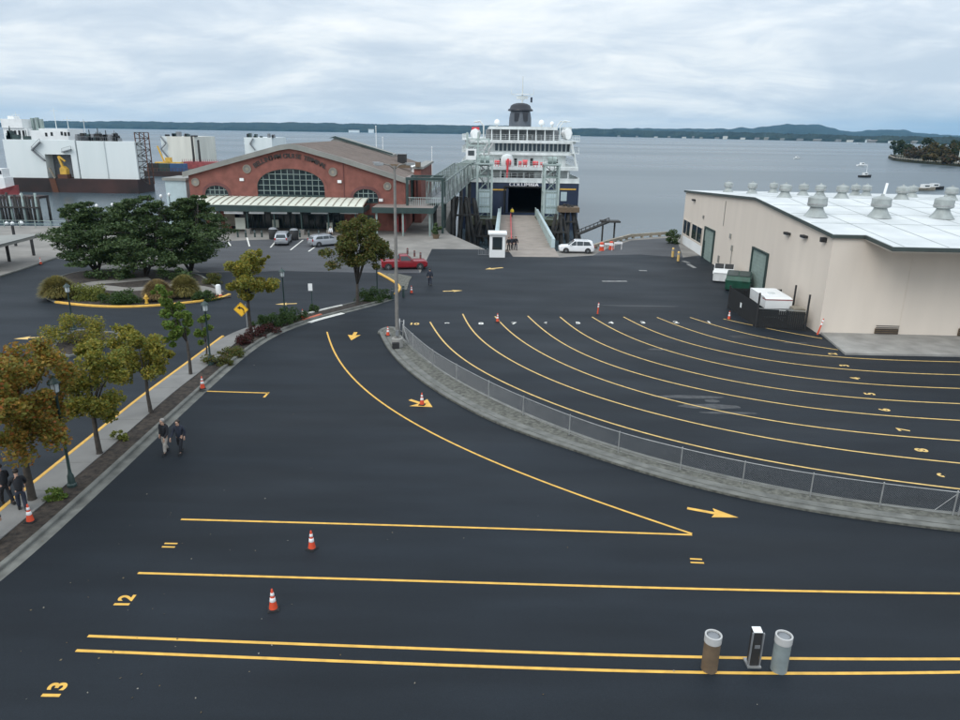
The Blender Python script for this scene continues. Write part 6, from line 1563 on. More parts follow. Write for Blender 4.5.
# covered passenger gangway from the terminal up to the ship
t=thing('passenger_gangway','long grey green truss gangway from the terminal porch to the ferry side','gangway',(at(443,190,110).x,110,0))
A_=[at(407,178,111),at(442.5,179.2,111)]; Zp=A_[1].z; zb0=at(425,203,111).z
MA['gang_grey']=mat('grey_green_gangway_steel',(.15,.185,.175),.6,0,.2,1)
def truss(p,q,w,h,n,name,m,bars=.16):
    p=Vector(p);q=Vector(q); d=(q-p).normalized(); s=Vector((d.y,-d.x,0)).normalized()*w/2; u=Vector((0,0,h)); b=MB()
    for sg in(-1,1):
        for o in (Vector(),u): b.bar(p+s*sg+o,q+s*sg+o,bars*1.3)
        for k in range(n+1):
            r_=p.lerp(q,k/n); b.bar(r_+s*sg,r_+s*sg+u,bars)
            if k<n: r2=p.lerp(q,(k+1)/n); b.bar(r_+s*sg+(u if k%2 else Vector()),r2+s*sg+(Vector() if k%2 else u),bars*.8)
    for k in range(n+1):
        r_=p.lerp(q,k/n); b.bar(r_+s+u,r_-s+u,bars); b.bar(r_+s,r_-s,bars)
    return b.build(name,m,t)
g0=Vector((at(436,190,112).x,112,zb0-.1)); g1=at(462,181.5,139); 
truss(g0,Vector((g1.x,139,g1.z)),3.0,3.3,13,'truss',MA['gang_grey'],.13)
b=MB(); dd=Vector((g1.x,139,g1.z))-g0; s=Vector((dd.y,-dd.x,0)).normalized()*1.45; b.xprism([g0-s,g0+s,Vector((g1.x,139,g1.z))+s,Vector((g1.x,139,g1.z))-s],(0,0,.12)); b.build('walkway_floor',MA['grey'],t)
b=MB()
for sg in(-1,1):
    for k in range(60): r_=g0.lerp(Vector((g1.x,139,g1.z)),k/59)+s*sg*.97; b.bar(r_,r_+Vector((0,0,1.15)),.05)
b.build('balusters',MA['grey'],t)
e=Vector((g1.x,139,g1.z)); truss(e,Vector((at(474,170,151).x,151,at(474,170,151).z-1)),2.6,3.0,5,'boarding_bridge',MA['pale_green'])
for k in(.25,.6,1.0):
    r_=g0.lerp(e,k)
    for sg in(-1,1): b=MB(); b.cyl((r_+s*sg).to_tuple()[:2]+(WZ-1.5,),(r_+s*sg).to_tuple()[:2]+(r_.z,),.3,.3,9); b.build('support_pile',MA['timber'],t,smooth=True)
# green portal over the porch
b=MB(); x0=A_[0].x; x1=A_[1].x
for x in(x0,x1): b.bar((x,111,.0 if x==x1 else pz+.1),(x,111,Zp),.34,.34)
b.bar((x0-.2,111,Zp),(x1+.2,111,Zp),.4,.4); b.bar((x1,111,Zp),(x1,118,Zp),.3,.3); b.bar((x1,118,0),(x1,118,Zp),.3,.3); b.bar((x0,118,pz+.1),(x0,118,Zp),.3,.3); b.bar((x0,118,Zp),(x1,118,Zp),.3,.3); b.build('portal_frame',MA['green'],t)
b=MB()
for k in range(15):
    x=x0+.4+(x1-x0-.8)*k/14; b.bar((x,110.9,pz+.1),(x,110.9,pz+1.3),.06)
b.bar((x0,110.9,pz+1.3),(x1,110.9,pz+1.3),.08); b.build('portal_rail',MA['pale_green'],t)
# lattice wing above the left tower (bridge hoist frame)
xa,xb=at(467,150,141).x,at(489,150,141).x; zA,zB=zY(166,141),zY(133,141)
t=thing('gangway_hoist','pale green lattice hoist frame standing above the gangway at the ferry port side','hoist frame',((xa+xb)/2,141,WZ))
for x in (xa,(xa+xb)/2,xb): b=MB(); b.bar((x,141,WZ-1),(x,141,zB-(1.2 if x==xb else 0)),.3,.3); b.bar((x,144,WZ-1),(x,144,zB-(1.2 if x==xb else 0)),.3,.3); b.build('column',MA['pale_green'],t)
b=MB()
for f_ in (0,.25,.5,.75,1):
    z=zA+(zB-1.2-zA)*f_; b.bar((xa,141,z),(xb,141,z),.2); b.bar((xa,144,z),(xb,144,z),.2); b.bar((xa,141,z),(xa,144,z),.16); b.bar((xb,141,z),(xb,144,z),.16)
    if f_<1:
        z2_=z+(zB-1.2-zA)*.25; b.bar((xa,141,z),((xa+xb)/2,141,z2_),.14); b.bar((xb,141,z),((xa+xb)/2,141,z2_),.14)
b.build('bracing',MA['pale_green'],t)
for k in (0,1): b=MB(); b.tube([((xa+xb)/2+1+k*.9,140.8,zA),((xa+xb)/2+1.2+k*.9,140.6,zA+3),((xa+xb)/2+1.9+k*.9,140.8,zB-2)],.16,6); b.build('hose',MA['reflect_dull'],t)
b=MB(); b.b2((xa-.2,140.7,zA+1.0),(xa+1.8,142.5,zA+3.0)); q=b.build('control_cabin',MA['white'],t); b=MB(); b.b2((xa+.2,140.65,zA+1.8),(xa+1.4,140.695,zA+2.7)); b.build('cabin_window',MA['glass'],q)
# ---------------------------------------------------------------- ship repair docks on the left
YD=222.0
t=thing('floating_dry_dock','big white walled floating dry dock on a rusty pontoon at the far left','dry dock',(at(70,180,YD).x,YD,WZ))
ztp=zY(140.3,YD,70); zbt=zY(178.3,YD,70); X=lambda px,Y=YD: at(px,160,Y).x
b=MB(); op=(X(45.5),X(71.5),zY(154.5,YD,58))
b.b2((X(6),YD,zbt),(op[0],YD+4,ztp)); b.b2((op[1],YD,zbt),(X(77.2),YD+4,ztp)); b.b2((op[0],YD,op[2]),(op[1],YD+4,ztp)); b.b2((X(36),YD+4.6,zbt),(X(73),YD+5,ztp-.5),1); b.build('wing_wall',[MA['dock_white'],MA['grey']],t)
b=MB(); b.b2((X(78.4),YD+.2,zbt-.2),(X(106),YD+4,ztp-.1)); b.build('wing_wall',MA['dock_white'],t)
b=MB(); b.b2((X(106.03),YD+.0,zbt-.3),(X(136.5),YD+4,ztp-.1)); b.build('wing_wall',MA['dock_white'],t)
b=MB(); b.b2((X(77.25),YD+1.5,zbt),(X(78.35),YD+3,ztp)); b.build('wall_seam',MA['rust'],t)
b=MB(); b.b2((X(11),YD-2,WZ-1),(X(138),YD+9,zbt-.02)); b.b2((X(5),YD-.5,WZ-1),(X(11)-.01,YD+8,zbt-.6)); b.build('pontoon',MA['rust_hull'],t)
b=MB(); b.xprism([(X(52),YD-2.15,WZ),(X(58),YD-2.15,WZ),(X(56),YD-2.15,zbt),(X(50),YD-2.15,zbt)],(0,.1,0)); b.build('rust_streak',MA['crane'] if False else MA['rust'],t)
for x0,x1,y0,y1,h in ((78,92,0,1,.0),(92,118,0,1,0)):
    b=MB()
    for k in range(14): x=X(x0)+(X(x1)-X(x0))*k/13; b.bar((x,YD+.2,ztp),(x,YD+.2,ztp+1.1),.08)
    b.bar((X(x0),YD+.2,ztp+1.1),(X(x1),YD+.2,ztp+1.1),.09); b.build('deck_railing',MA['grey'],t)
rng=random.Random(5)
for k in range(26):
    px=rng.choice([rng.uniform(6,36),rng.uniform(76,118),rng.uniform(76,118)]); x=X(px); b=MB(); hh=rng.uniform(.7,2.4); wdt=rng.uniform(.5,1.6); b.b2((x,YD+.8,ztp-.1),(x+wdt,YD+2.6,ztp+hh))
    if rng.random()<.5: b.cyl((x+wdt*.5,YD+1.5,ztp+hh),(x+wdt*.5,YD+1.5,ztp+hh+rng.uniform(.5,1.8)),.16,.12,6)
    b.build('deck_gear',MA[rng.choice(['green_grey','grey','timber','green','black'])],t)
def stairs(pts,name='access_stair',par=t,m='grey',w=.5):
    b=MB()
    for p,q in zip(pts[:-1],pts[1:]):
        b.bar(p,q,.9,w*.5); b.bar(p+Vector((0,0,1)),q+Vector((0,0,1)),.08); b.bar(p,p+Vector((0,0,1)),.08); b.bar(q,q+Vector((0,0,1)),.08)
    b.build(name,MA[m],par)
stairs([at(40,142,YD-.6),at(32,150,YD-.6),at(45,161,YD-.6)]); stairs([at(71,149.5,YD-.5),at(62,152,YD-.5)])
b=MB(); b.cyl((X(106.3),YD-.15,zbt),(X(106.3),YD-.15,ztp),.12,.12,6); b.build('drain_pipe',MA['ship_white'],t)
b=MB(); 
for k in range(4):
    for j in range(5): pass
xm=X(140.5); 
t2=thing('lattice_tower','dark lattice stair tower at the right end of the white dry dock','tower',(xm,YD+2,WZ))
b=MB(); zb1,zt1=WZ+2.5,zY(132.5,YD,138)
for dx in (-1.3,1.5):
    for dy in (0,3): b.bar((xm+dx,YD+1+dy,zb1),(xm+dx,YD+1+dy,zt1),.24)
b.build('legs' if False else 'lattice_leg',MA['rust'],t2)
nn=9
for dy in(0,3):
    b=MB()
    for k in range(nn):
        z0=zb1+(zt1-zb1)*k/nn; z1_=zb1+(zt1-zb1)*(k+1)/nn
        b.bar((xm-1.3,YD+1+dy,z1_),(xm+1.5,YD+1+dy,z1_),.18); b.bar((xm-1.3,YD+1+dy,z0 if k%2 else z1_),(xm+1.5,YD+1+dy,z1_ if k%2 else z0),.16)
    b.build('lattice_brace',MA['timber'],t2)
# ship standing in the dock
ys=YD+12; t3=thing('docked_ship','white ship superstructure with portholes showing above the dry dock wall','ship',(X(45),ys,WZ))
b=MB(); b.b2((X(38),ys+.0,WZ+3),(X(72),ys+9,zY(139.7,ys,55))); b.build('hull',MA['grey'],t3)
b=MB(); b.b2((X(44.5,ys),ys-.4,zY(140,ys,55)),(X(72.5,ys),ys+9,zY(128.7,ys,55))); b.b2((X(34,ys),ys-.41,zY(140,ys,55)),(X(44.49,ys),ys+8,zY(130.5,ys,45))); b.b2((X(10.5,ys),ys-1,zY(140,ys,20)),(X(33.9,ys),ys+9,zY(128.2,ys,20))); dh=b.build('deckhouse',MA['white'],t3)
b=MB(); b.b2((X(10.5,ys),ys-1.4,zY(128.1,ys,20)),(X(31,ys),ys+9,zY(119,ys,20))); b.b2((X(15,ys),ys,zY(119,ys,20)),(X(21,ys),ys+3,zY(116,ys,20))); b.build('wheelhouse',MA['white'],t3)
for px in (14,17.5,21,25,29): 
    b=MB(); b.b2((X(px,ys),ys-1.06,zY(137.5,ys,px)),(X(px+2.2,ys),ys-1.01,zY(130.5,ys,px))); b.build('dark_opening',MA['void'],dh)
for px,py in ((47,134.5),(52.5,134),(62.5,133.5),(66,134),(69.5,134)):
    p=at(px,py,ys); b=MB(); b.b2((p.x-.35,ys-.46,p.z-.55),(p.x+.35,ys-.405,p.z+.55)); b.build('porthole',MA['void'],dh)
for px,y0,y1 in ((33,118,128),(37.5,117.5,128),(41.5,119,127)): p=at(px,y1,ys+2); b=MB(); b.b2((p.x-.4,ys+2,p.z-2),(p.x+.35,ys+3,zY(y0,ys+2,px))); b.build('exhaust',MA['green_grey'],t3)
for px,y0 in ((17.5,112),(56,108),(68,117),(84,119)): p=at(px,125,ys+4); b=MB(); b.cyl((p.x,ys+4,p.z-4),(p.x,ys+4,zY(y0,ys+4,px)),.16,.08,6); b.bar((p.x-1.3,ys+4,zY(y0,ys+4,px)-.8),(p.x+1.3,ys+4,zY(y0,ys+4,px)-.8),.12); b.build('mast',MA['ship_white'],t3)
# orange machine at the opening
p=at(67.5,175,YD+1.0); t=thing('excavator','rusty orange machine inside the dark opening of the dry dock','excavator',(p.x,YD+1,zbt))
b=MB(); b.b2((p.x-1.6,YD-1.5,zbt),(p.x+1.2,YD+1,zbt+1.2)); b.build('tracks',MA['rust'],t)
b=MB(); b.xprism([(p.x-.9,YD-1.2,zbt+1.2),(p.x+1.0,YD-1.2,zbt+1.2),(p.x+1.0,YD-1.2,zbt+2.8),(p.x,YD-1.2,zbt+3.6),(p.x-.9,YD-1.2,zbt+3.0)],(0,1.8,0)); b.build('cab',MA['crane'],t)
b=MB(); b.bar((p.x,YD-.5,zbt+2.5),(p.x-1.0,YD-.5,zbt+6.4),.7,.5); b.bar((p.x-1.0,YD-.5,zbt+6.4),(p.x+.8,YD-.5,zbt+5.0),.5,.4); b.build('boom',MA['crane'],t)
b=MB(); b.bar((X(54),YD-1.0,zbt),(X(50),YD-1.0,zbt+3),.5,.4); b.build('ramp_plate',MA['timber_pale'],t)
# barge with containers and second dock beyond
Y2=300.0; X2=lambda px: at(px,165,Y2).x
t=thing('work_barge','long rusty barge lying alongside the dry dock behind the terminal','barge',(X2(165),Y2,WZ))
b=MB(); b.b2((X2(136),Y2,WZ-1),(X2(230),Y2+24,zY(171.5,Y2,165))); b.build('hull',MA['rust_hull'],t)
zk=zY(171.5,Y2,165)
b=MB()
for k in range(30): x=X2(137)+(X2(229)-X2(137))*k/29; b.bar((x,Y2+.3,zk),(x,Y2+.3,zk+1.2),.12)
b.bar((X2(137),Y2+.3,zk+1.2),(X2(229),Y2+.3,zk+1.2),.12); b.build('railing',MA['rust'],t)
for x0,x1,m_,lb in ((144,155,'timber','dark container on the barge, left of the blue one'),(155.3,166,'green','dark green container on the barge next to the blue one'),(166.3,182.5,'blue','blue container on the barge')):
    tt=thing('shipping_container',lb,'container',(X2(x0),Y2+3,zk),0,'containers on the barge'); b=MB(); b.b2((X2(x0),Y2+3,zk),(X2(x1)-.15,Y2+5.5,zk+3)); b.build('box',MA[m_],tt); b=MB()
    n=int((X2(x1)-X2(x0))/.5)
    for k in range(n): x=X2(x0)+.3+k*.5; b.bar((x,Y2+2.97,zk+.2),(x,Y2+2.97,zk+2.8),.16,.06)
    b.build('corrugation',MA[m_],tt)
Y3=380.0; X3=lambda px: at(px,160,Y3).x
def farwall(x0,xm_,x1,ytop,ybot,Y,lb,gear=True):
    Xq=lambda px: at(px,ytop,Y).x
    t=thing('dock_wing_wall',lb,'dry dock',(Xq(x0),Y,WZ),0,'far dry dock walls'); b=MB(); zt=zY(ytop,Y,x0)
    b.b2((Xq(xm_),Y,WZ-1),(Xq(x1),Y+30,zt)); b.build('wall',MA['dock_cream'] if Y<500 and x0<200 else MA['dock_white'],t)
    b=MB(); b.b2((Xq(x0),Y+.5,WZ-1),(Xq(xm_)-.02,Y+30,zt-.05)); b.build('end_wall',MA['dock_white'],t)
    rng=random.Random(int(x0))
    for k in range(9): x=Xq(x0)+(Xq(x1)-Xq(x0))*rng.random(); b=MB(); b.b2((x,Y+1,zt),(x+rng.uniform(.6,2.2),Y+4,zt+rng.uniform(.6,2.4))); b.build('deck_gear',MA[rng.choice(['green','grey','timber'])],t)
    return t
t=farwall(160,166.5,193.5,136.2,162,380,'cream dry dock wall beyond the barge, left of the terminal')
stairs([at(160.5,136.5,379.3),at(166,143.5,379.3),at(161,149,379.3),at(169,159,379.3)],par=t,w=.8)
t=farwall(243.5,248,271.5,137.3,158,420,'furthest white dry dock wall rising behind the terminal roof')
stairs([at(253,138.5,419.3),at(250,144,419.3),at(255,150,419.3)],par=t,w=.8)
t=thing('red_pontoon','long low red pontoon behind the barge at the left end of the terminal','pontoon',(X3(195),Y3-30,WZ))
b=MB(); YP=350; b.b2((at(181,160,YP).x,YP,WZ-1),(at(236,160,YP).x,YP+10,zY(162,YP,195))); b.build('hull',MA['red'],t); b=MB()
for k in range(24): x=at(182,160,YP).x+k*1.0; b.bar((x,YP+.2,zY(162,YP,195)),(x,YP+.2,zY(162,YP,195)+1.3),.14)
b.build('railing',MA['red'],t)
for px,y0,Y in ((194,136.5,352),(200,141,353)):
    p=at(px,160,Y); t=thing('mooring_pile',('taller dark mooring pile by the red pontoon','shorter dark mooring pile by the red pontoon')[px>195],'pile',(p.x,Y,WZ),0,'mooring piles by the red pontoon'); b=MB(); b.cyl((p.x,Y,WZ-1.5),(p.x,Y,zY(y0,Y,px)),.6,.5,8); b.build('shaft',MA['timber'],t,smooth=True); b=MB(); b.lathe((p.x,Y,zY(y0,Y,px)),[(.55,0),(.6,.1),(.1,.6)],8); b.build('cap',MA['black'],t)
p=at(165,161,340); t=thing('deck_crane','yellow deck crane on the barge before the cream dock wall','crane',(p.x,340,zk))
b=MB(); b.b2((p.x-4,338,zk),(p.x+8,341,zk+2)); b.build('carrier',MA['crane'],t); b=MB(); b.bar((p.x,339.5,zk+1.5),(p.x-2.5,339.5,zk+9),.6); b.build('jib',MA['crane'],t); b=MB(); b.b2((p.x+1,337.8,zk+2),(p.x+3.4,340,zk+4)); b.build('cab',MA['crane'],t)
# tug at the left edge and old wharf with piles
Y5=205; p=at(3,165,Y5); t=thing('tug_boat','white and red tug cut by the left edge before the dry dock','boat',(p.x,Y5,WZ))
b=MB(); ringloft(b,[[Vector((p.x-9,Y5+s*2.6*f_,z)) for s,z,f_ in((-1,WZ-.5,.6),(-1,WZ+2.2,1),(1,WZ+2.2,1),(1,WZ-.5,.6))],[Vector((p.x,Y5+s*3*f_,z)) for s,z,f_ in((-1,WZ-.5,.7),(-1,WZ+2.2,1),(1,WZ+2.2,1),(1,WZ-.5,.7))],[Vector((p.x+3,Y5+s*.6*f_,z)) for s,z,f_ in((-1,WZ-.5,.3),(-1,WZ+3.2,1),(1,WZ+3.2,1),(1,WZ-.5,.3))]]); b.build('hull',MA['red'],t)
b=MB(); b.b2((p.x-7,Y5-2,WZ+2.2),(p.x+.9,Y5+2,WZ+5.2)); b.b2((p.x-5,Y5-1.6,WZ+5.2),(p.x+.4,Y5+1.6,WZ+7.6)); b.build('deckhouse',MA['white'],t)
b=MB(); b.b2((p.x-4.6,Y5-1.66,WZ+6.1),(p.x+.2,Y5-1.605,WZ+7.1)); b.build('window',MA['glass'],t)
b=MB(); b.cyl((p.x-3,Y5,WZ+7.6),(p.x-3,Y5,WZ+11),.14,.1,6); b.build('mast',MA['white'],t)
Yw=150; t=thing('old_wharf','dark timber wharf on tall piles at the left edge of the water','wharf',(at(10,205,Yw).x,Yw,WZ))
xw0,xw1=at(-40,205,Yw).x,at(38.5,205,Yw).x; zw=zY(196.5,Yw,20); 
b=MB(); b.b2((xw0,Yw,zw-.5),(xw1,Yw+4,zw)); b.build('deck',MA['rust_hull'],t)
for k in range(26):
    x=xw0+(xw1-xw0)*k/25; b=MB(); b.cyl((x,Yw+.3,WZ-1.5),(x+rng.uniform(-.2,.2),Yw+.1,zw+rng.uniform(-.3,.8)),.28,.24,8); b.build('pile',MA['timber'] if k%4 else MA['green_grey'],t,smooth=True)
for k in range(9):
    x=xw0+(xw1-xw0)*k/8; b=MB(); b.cyl((x,Yw+3.5,WZ-1.5),(x,Yw+3.5,zw-.5),.28,.26,8); b.build('pile',MA['timber'],t,smooth=True)
b=MB(); b.bar((xw0,Yw-.2,zw-2.2),(xw1,Yw-.2,zw-2.2),.3,.3); b.build('waler',MA['timber'],t)
for px,py,r in ((22,199,.32),(5,214,.4),(12,221.5,.4),(21.5,225.5,.5)):
    p=at(px,py,Yw-6 if py>205 else Yw+1); z0=zw if py<205 else WZ; t=thing('mooring_buoy',{22:'white float on top of the old wharf deck',5:'white float at the wharf piles nearest the left edge',12:'white float between the wharf piles',21.5:'largest white float at the foot of the old wharf'}[px],'float',(p.x,p.y,z0),0,'white floats at the old wharf'); b=MB(); b.lathe((p.x,p.y,z0),[(.1,0),(r,r*.7),(r*.9,r*1.4),(.1,r*1.9)],10); b.build('float_body',MA['white'],t,smooth=True); b=MB(); b.lathe((p.x,p.y,z0+r*1.9),[(.1,-.1),(.12,.12),(.03,.2)],8); b.build('eye',MA['grey'],t)
# shelter roof on posts at the left
t=thing('shelter','flat grey shelter roof on dark posts at the left edge','shelter',(at(20,240,97).x,97,0))
zr_=2.9; P_=[G(-60,246,zr_),G(-60,238,zr_),G(30,234,zr_),G(41.5,234,zr_),G(20,239.5,zr_),G(-10,247,zr_)]
b=MB(); b.prism([xy(p) for p in P_],zr_-.32,zr_); b.build('roof',MA['trim_grey'],t)
b=MB(); b.strip([P_[3]+Vector((0,-.05,0)),P_[4]+Vector((.04,-.04,0)),P_[5]+Vector((.04,-.04,0))],.1,zr_+.02); b.build('gutter',MA['green'],t)
for px,py in ((9.5,261.5),(34,255.5),(-14,268),(-6,250),(16,246)):
    p=G(px,py); b=MB(); b.bar((p.x,p.y,0),(p.x,p.y,zr_-.32),.24,.24); b.build('post',MA['black'],t)
# low seawall rail behind the shelter
t=thing('seawall_rail','low grey green rail along the seawall beyond the shelter','rail',(-70,110.5,0)); b=MB()
for k in range(21): x=-95+k*2.4; b.bar((x,110.6,0),(x,110.6,1.05),.1)
b.build('rail_post',MA['green_grey'],t); b=MB()
for z in(.55,1.05): b.bar((-95,110.6,z),(-47,110.6,z),.07)
b.build('rail_bar',MA['green_grey'],t)
for i,px in enumerate((101.5,117,165,173)):
    p=G(px,{101.5:221,117:221,165:222,173:222}[px],0); p=at(px,{101.5:204.5,117:203.5,165:195,173:193.5}[px],113); t=thing('globe_lamp',['white globe lamp between the left and middle pines, left one','white globe lamp between the left and middle pines, right one','white globe lamp above the middle pine','white globe lamp left of the right hand pine'][i],'lamp',(p.x,111.5,0),0,'globe lamps along the seawall'); b=MB(); b.cyl((p.x,111.5,0),(p.x,111.5,p.z-.25),.07,.06,8); b.build('pole',MA['green'],t); b=MB(); b.lathe((p.x,111.5,p.z),[(.08,-.3),(.18,-.15),(.22,.0),(.16,.16),(.04,.22)],12); b.build('globe',MA['white'],t,smooth=True)
# ---------------------------------------------------------------- far shores
def ridge(name,pts,D,wd,seed,m,rough=6.0,step=40,fine=3.0):
    """pts: pixel x -> pixel y of crest ; D(px)-> distance of the shore"""
    mb=MB(); cols=[]; px0,px1=pts[0][0],pts[-1][0]; n=int((px1-px0)/1.1)
    for i in range(n+1):
        px=px0+(px1-px0)*i/n
        for j in range(len(pts)-1):
            if pts[j][0]<=px<=pts[j+1][0]: f_=(px-pts[j][0])/(pts[j+1][0]-pts[j][0]); f_=f_*f_*(3-2*f_); py=pts[j][1]+(pts[j+1][1]-pts[j][1])*f_; break
        Yd=D(px); c=at(px,py,Yd+wd*.55); col=[]
        base=at(px,py,Yd)
        for k,(fw,fh) in enumerate(((0,0),(.02,.22),(.08,.42),(.2,.62),(.38,.86),(.55,1.0),(.8,.8),(1,0))):
            y=Yd+wd*fw; x=base.x*(y/Yd); z=WZ+.0+(c.z-WZ)*fh
            if 0<fh: z+=noise.noise(Vector((x*.01+seed,y*.01,k*1.7)))*rough*fh+noise.noise(Vector((x*.06+seed,y*.06,k)))*fine
            col.append((x,y,max(z,WZ-1) if fh>0 else WZ-1))
        cols.append(col)
    K=8; vs=[v for c in cols for v in c]; fs=[(i*K+k,(i+1)*K+k,(i+1)*K+k+1,i*K+k+1) for i in range(len(cols)-1) for k in range(K-1)]
    mb.add(vs,fs); o=mb.build(name,m); tag(o,kind='structure'); return o
MA['forest']=mat('far_forest',(.010,.02,.016),.95,0,.5,.012,col2=(.03,.042,.028),detail=8,spec=.1)
MA['forest2']=mat('near_forest',(.028,.04,.02),.95,0,.5,.03,col2=(.07,.065,.03),detail=8)
ridge('far_island',[(-120,124),(0,122.5),(60,121),(130,121.5),(180,122.2),(300,122.5),(350,123.5),(420,124.5),(480,125.2),(560,128),(640,130)],lambda px:6200,900,1,MA['forest'])
ridge('far_hills',[(540,131),(600,128.5),(660,128.5),(720,129),(750,128),(770,126),(795,123.8),(815,124.5),(832,128.5),(848,131.5),(868,130.5),(885,129.2),(902,130),(922,133.5),(960,135),(1060,138)],lambda px:7600,1800,2,MA['forest'],14)
DS=lambda px:6300-(px-520)*8.6 if px<900 else max(1500,6300-380*8.6-(px-900)*6)
ridge('far_shore',[(520,129.5),(560,128.5),(600,129.3),(660,131),(700,132),(760,132.5),(800,134),(840,135),(880,136),(960,137.5),(1060,139)],DS,260,3,MA['forest'],5,fine=4)
# pale far buildings along the right hand shore
FB=[('far_building',[(618,4,2),(636,3,2),(655,5,1.5),(668,4,2.5),(683,6,2),(692,3,3.5),(700,4,2),(716,7,2),(724,4,4),(742,5,2),(756,5,2.2),(765,4,3),(781,4,2),(800,9,2),(818,12,2.2),(838,8,2),(850,9,2.2),(873,14,2.6),(893,12,2.4),(866,4,3.5),(912,5,3),(925,4,4)]),]
FL={800:'pale shed left of the long one below the rounded far hill',818:'long pale shed on the far shore below the rounded far hill',838:'pale shed on the far shore, left one of the pair between two long sheds',850:'pale shed on the far shore, right one of the pair between two long sheds',873:'longest pale shed on the far right shore, left of the wooded point',893:'long pale shed just behind the tip of the wooded point'}
for px,wp_,hp_ in FB[0][1]:
    Yd=DS(px)-6; k=Yd/F; p=at(px,140,Yd); wv=wp_*k*(.6 if px<720 else 1); hv=hp_*k*(.35 if px<720 else .55); Yd-=26
    t=thing('far_building',FL.get(px,'small pale building in the row along the far right hand shore'),'building',(p.x,Yd,WZ),0,'pale buildings on the far shore')
    lift=0; 
    b=MB(); b.b2((p.x-wv/2,Yd+lift*3,WZ-1),(p.x+wv/2,Yd+lift*3+14,WZ+2+lift+hv)); b.build('wall',MA[RNG.choice(['dock_cream','plaza','timber_pale','trim_grey'] if px<800 else ['dock_cream','dock_white','plaza'])],t)
    b=MB(); zt=WZ+2+lift+hv; y0=Yd+lift*3; b.xprism([(p.x-wv/2-.5,y0-.5,zt),(p.x+wv/2+.5,y0-.5,zt),(p.x+wv/2+.5,y0+7,zt+2),(p.x-wv/2-.5,y0+7,zt+2)],(0,0,.4)); b.xprism([(p.x-wv/2-.5,y0+7.01,zt+2),(p.x+wv/2+.5,y0+7.01,zt+2),(p.x+wv/2+.5,y0+14.5,zt),(p.x-wv/2-.5,y0+14.5,zt)],(0,0,.4)); b.build('roof',MA[RNG.choice(['trim_grey','roof_tan','grey'])],t)
for px,wp_,hp_ in ((355,10,2.2),(372,5,3.2)):
    Yd=6195; k=Yd/F; p=at(px,130,Yd); t=thing('far_plant',('wide pale industrial shed on the far island shore','tall pale silo block on the far island shore')[px>360],'building',(p.x,Yd,WZ)); b=MB(); b.b2((p.x-wp_*k/2,Yd-60,WZ-1),(p.x+wp_*k/2,Yd-30,WZ+hp_*k)); b.build('wall',MA['dock_white'],t); b=MB(); b.b2((p.x-wp_*k/2-2,Yd-62,WZ+hp_*k),(p.x+wp_*k/2+2,Yd-28,WZ+hp_*k+3)); b.build('roof',MA['trim_grey'],t)
# wooded point with boardwalk on the right
YP_=420.0
sh=[(888,158),(893,160.5),(910,162.5),(935,164.5),(960,166.5),(1040,170)]
bk_=[(1040,158),(960,155),(925,153.5),(905,154.5),(890,156.5)]
pg=[xy(G(x,y,WZ)) for x,y in sh]+[xy(G(x,y,WZ)) for x,y in bk_]
tag(MB().prism(pg,WZ-1,WZ+1.6).build('wooded_point',MA['forest2']),kind='structure')
shl=[G(x,y,WZ) for x,y in sh]
t=thing('boardwalk','pale boardwalk trestle along the wooded point on the right','boardwalk',(shl[0].x,shl[0].y,WZ))
b=MB()
for i in range(len(shl)-1): b.bar(shl[i]+Vector((0,-3,2.6)),shl[i+1]+Vector((0,-3,2.6)),3,.5)
b.build('deck',MA['timber_pale'],t); b=MB()
for i in range(len(shl)-1):
    n=int((shl[i+1]-shl[i]).length/7)
    for k in range(n): p=shl[i].lerp(shl[i+1],k/n); b.cyl(p+Vector((0,-4,-1.5)),p+Vector((0,-4,4.0)),.4,.4,6)
q=b.build('piles' if False else 'pile_row',MA['timber'],t); q['kind']='stuff'
LF['wood']=leafmat('distant_wood_leaves',[(.018,.035,.014),(.035,.055,.018),(.05,.06,.02),(.03,.045,.018)])
LF['russet']=leafmat('russet_wood_leaves',[(.07,.045,.022),(.09,.055,.03),(.045,.06,.02)])
LF['tawny']=leafmat('tawny_wood_leaves',[(.1,.07,.025),(.07,.065,.02),(.12,.08,.03)])
wt2=[(895,157,139,9,'wood','dark green tree at the tip of the wooded point'),(901,158,143,9,'wood','short dark green tree just behind the tip of the point'),(908,159,144,11,'wood','dark green tree left of the russet tree on the point'),(915,160,147,15,'russet','russet tree on the wooded point'),(924,159,139,11,'wood','tallest dark tree on the wooded point'),(931,161,143,13,'tawny','tawny tree right of the tallest dark tree on the point'),(938,161,142,13,'wood','dark green tree in the middle of the wooded point'),(946,162,143,14,'tawny','tawny tree left of the white mast on the point'),(955,162,140,14,'wood','dark green tree by the white mast at the right edge'),(964,163,141,15,'wood','dark green tree cut by the right edge on the point'),(928,163,155,10,'tawny','low tawny bush tree by the boardwalk'),(949,164.5,156,12,'russet','low russet bush tree by the boardwalk at the right')]
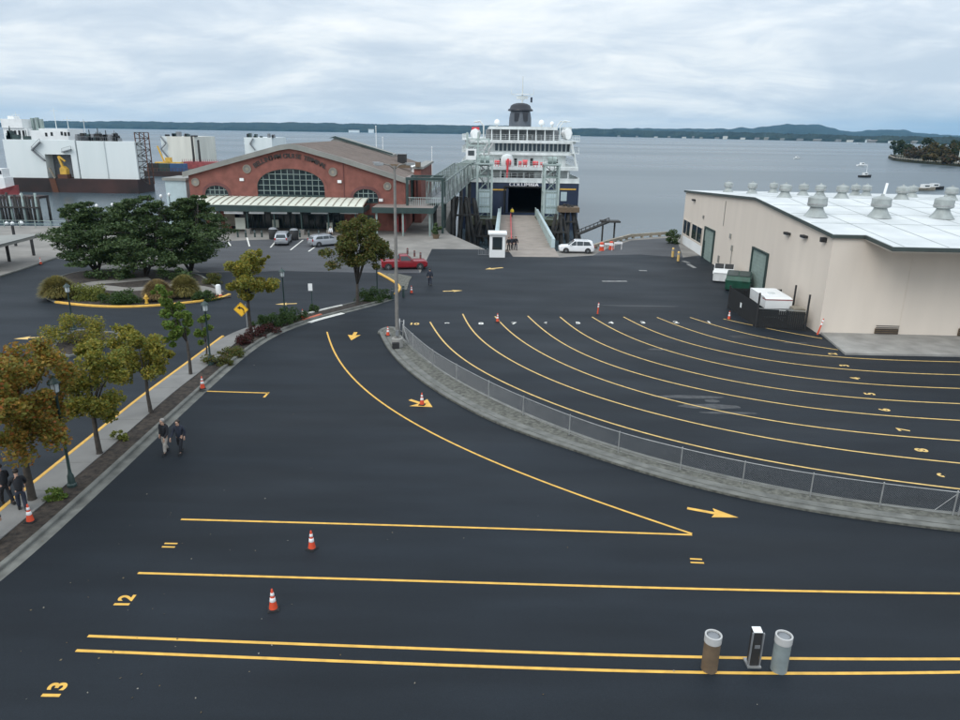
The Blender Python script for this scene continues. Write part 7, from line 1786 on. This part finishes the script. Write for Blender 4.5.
for i,(px,yb,yt,wpx,lf,lb) in enumerate(wt2):
    b0=G(px,yb,WZ+1.5); k=(b0-Vector((0,0,H))).length/F; zt=at(px,yt,b0.y).z; hh=zt-b0.z; rr=wpx*k/2
    t=thing('shore_tree',lb,'tree',b0,0,'trees on the wooded point'); b=MB(); b.tube([b0-Vector((0,0,.5)),b0+Vector((0,0,hh*.7))],[.35,.12],6); b.build('trunk',MA['bark'],t)
    b=MB(); leaves(b,b0+Vector((0,0,hh*.56)),(rr,rr,hh*.44),700,1.3,random.Random(90+i),14,.9,.45); b.build('crown',LF[lf],t)
p=G(952.5,165,WZ); t=thing('white_mast','thin white mast before the trees at the right edge','mast',p); zt=at(953.5,146,p.y).z; b=MB(); b.cyl(p+Vector((0,-6,0)),Vector((p.x,p.y-6,zt)),.35,.25,8); b.build('pole',MA['white'],t); b=MB(); b.lathe((p.x,p.y-6,zt),[(.3,0),(.5,.2),(.1,.8)],8); b.build('finial',MA['white'],t)
# small boats at anchor
def boat(px,py,Lb,label,m_,mast=0,rz=.2):
    p=G(px,py,WZ); t=thing('small_boat',label,'boat',p,rz,'small boats at anchor'); b=MB(); w_=Lb*.16
    rg=[]
    for k in range(7):
        f_=k/6; x=-Lb/2+Lb*f_; ww=w_*(1-max(0,(f_-.45)/.55)**2*.96); rg.append([Vector((x,-ww,.9+.4*f_)),Vector((x,-ww*.6,-.3)),Vector((x,ww*.6,-.3)),Vector((x,ww,.9+.4*f_))])
    ringloft(b,rg); b.build('hull',MA[m_],t,world=False); b=MB(); b.b2((-Lb*.2,-w_*.6,.95),(Lb*.15,w_*.6,2.3)); b.build('cabin',MA['white'],t,world=False)
    b=MB(); b.b2((-Lb*.12,-w_*.605-.02,1.5),(Lb*.1,w_*.605+.02,2.0)); b.build('cabin_window',MA['glass'],t,world=False)
    if mast: b=MB(); b.cyl((Lb*.05,0,1),(Lb*.05,0,mast),.11,.08,6); b.build('mast',MA['white'],t,world=False)
boat(862,166,8,'pale motor boat furthest out beyond the warehouse roof','white')
boat(865,177.3,7,'dark hulled sailing boat at anchor beyond the warehouse roof','black',6.5)
boat(858.5,143.8,30,'distant white boat close under the far right hand shore','white')
boat(797,159,7,'tiny pale boat out on the bay above the warehouse','ship_white')
for px,py,i in ((925,190.5,0),(934,189.5,1)):
    boat(px,py,9,('low pale boat behind the warehouse roof at the right','low dark boat behind the warehouse roof at the right')[i],('timber_pale','black')[i])
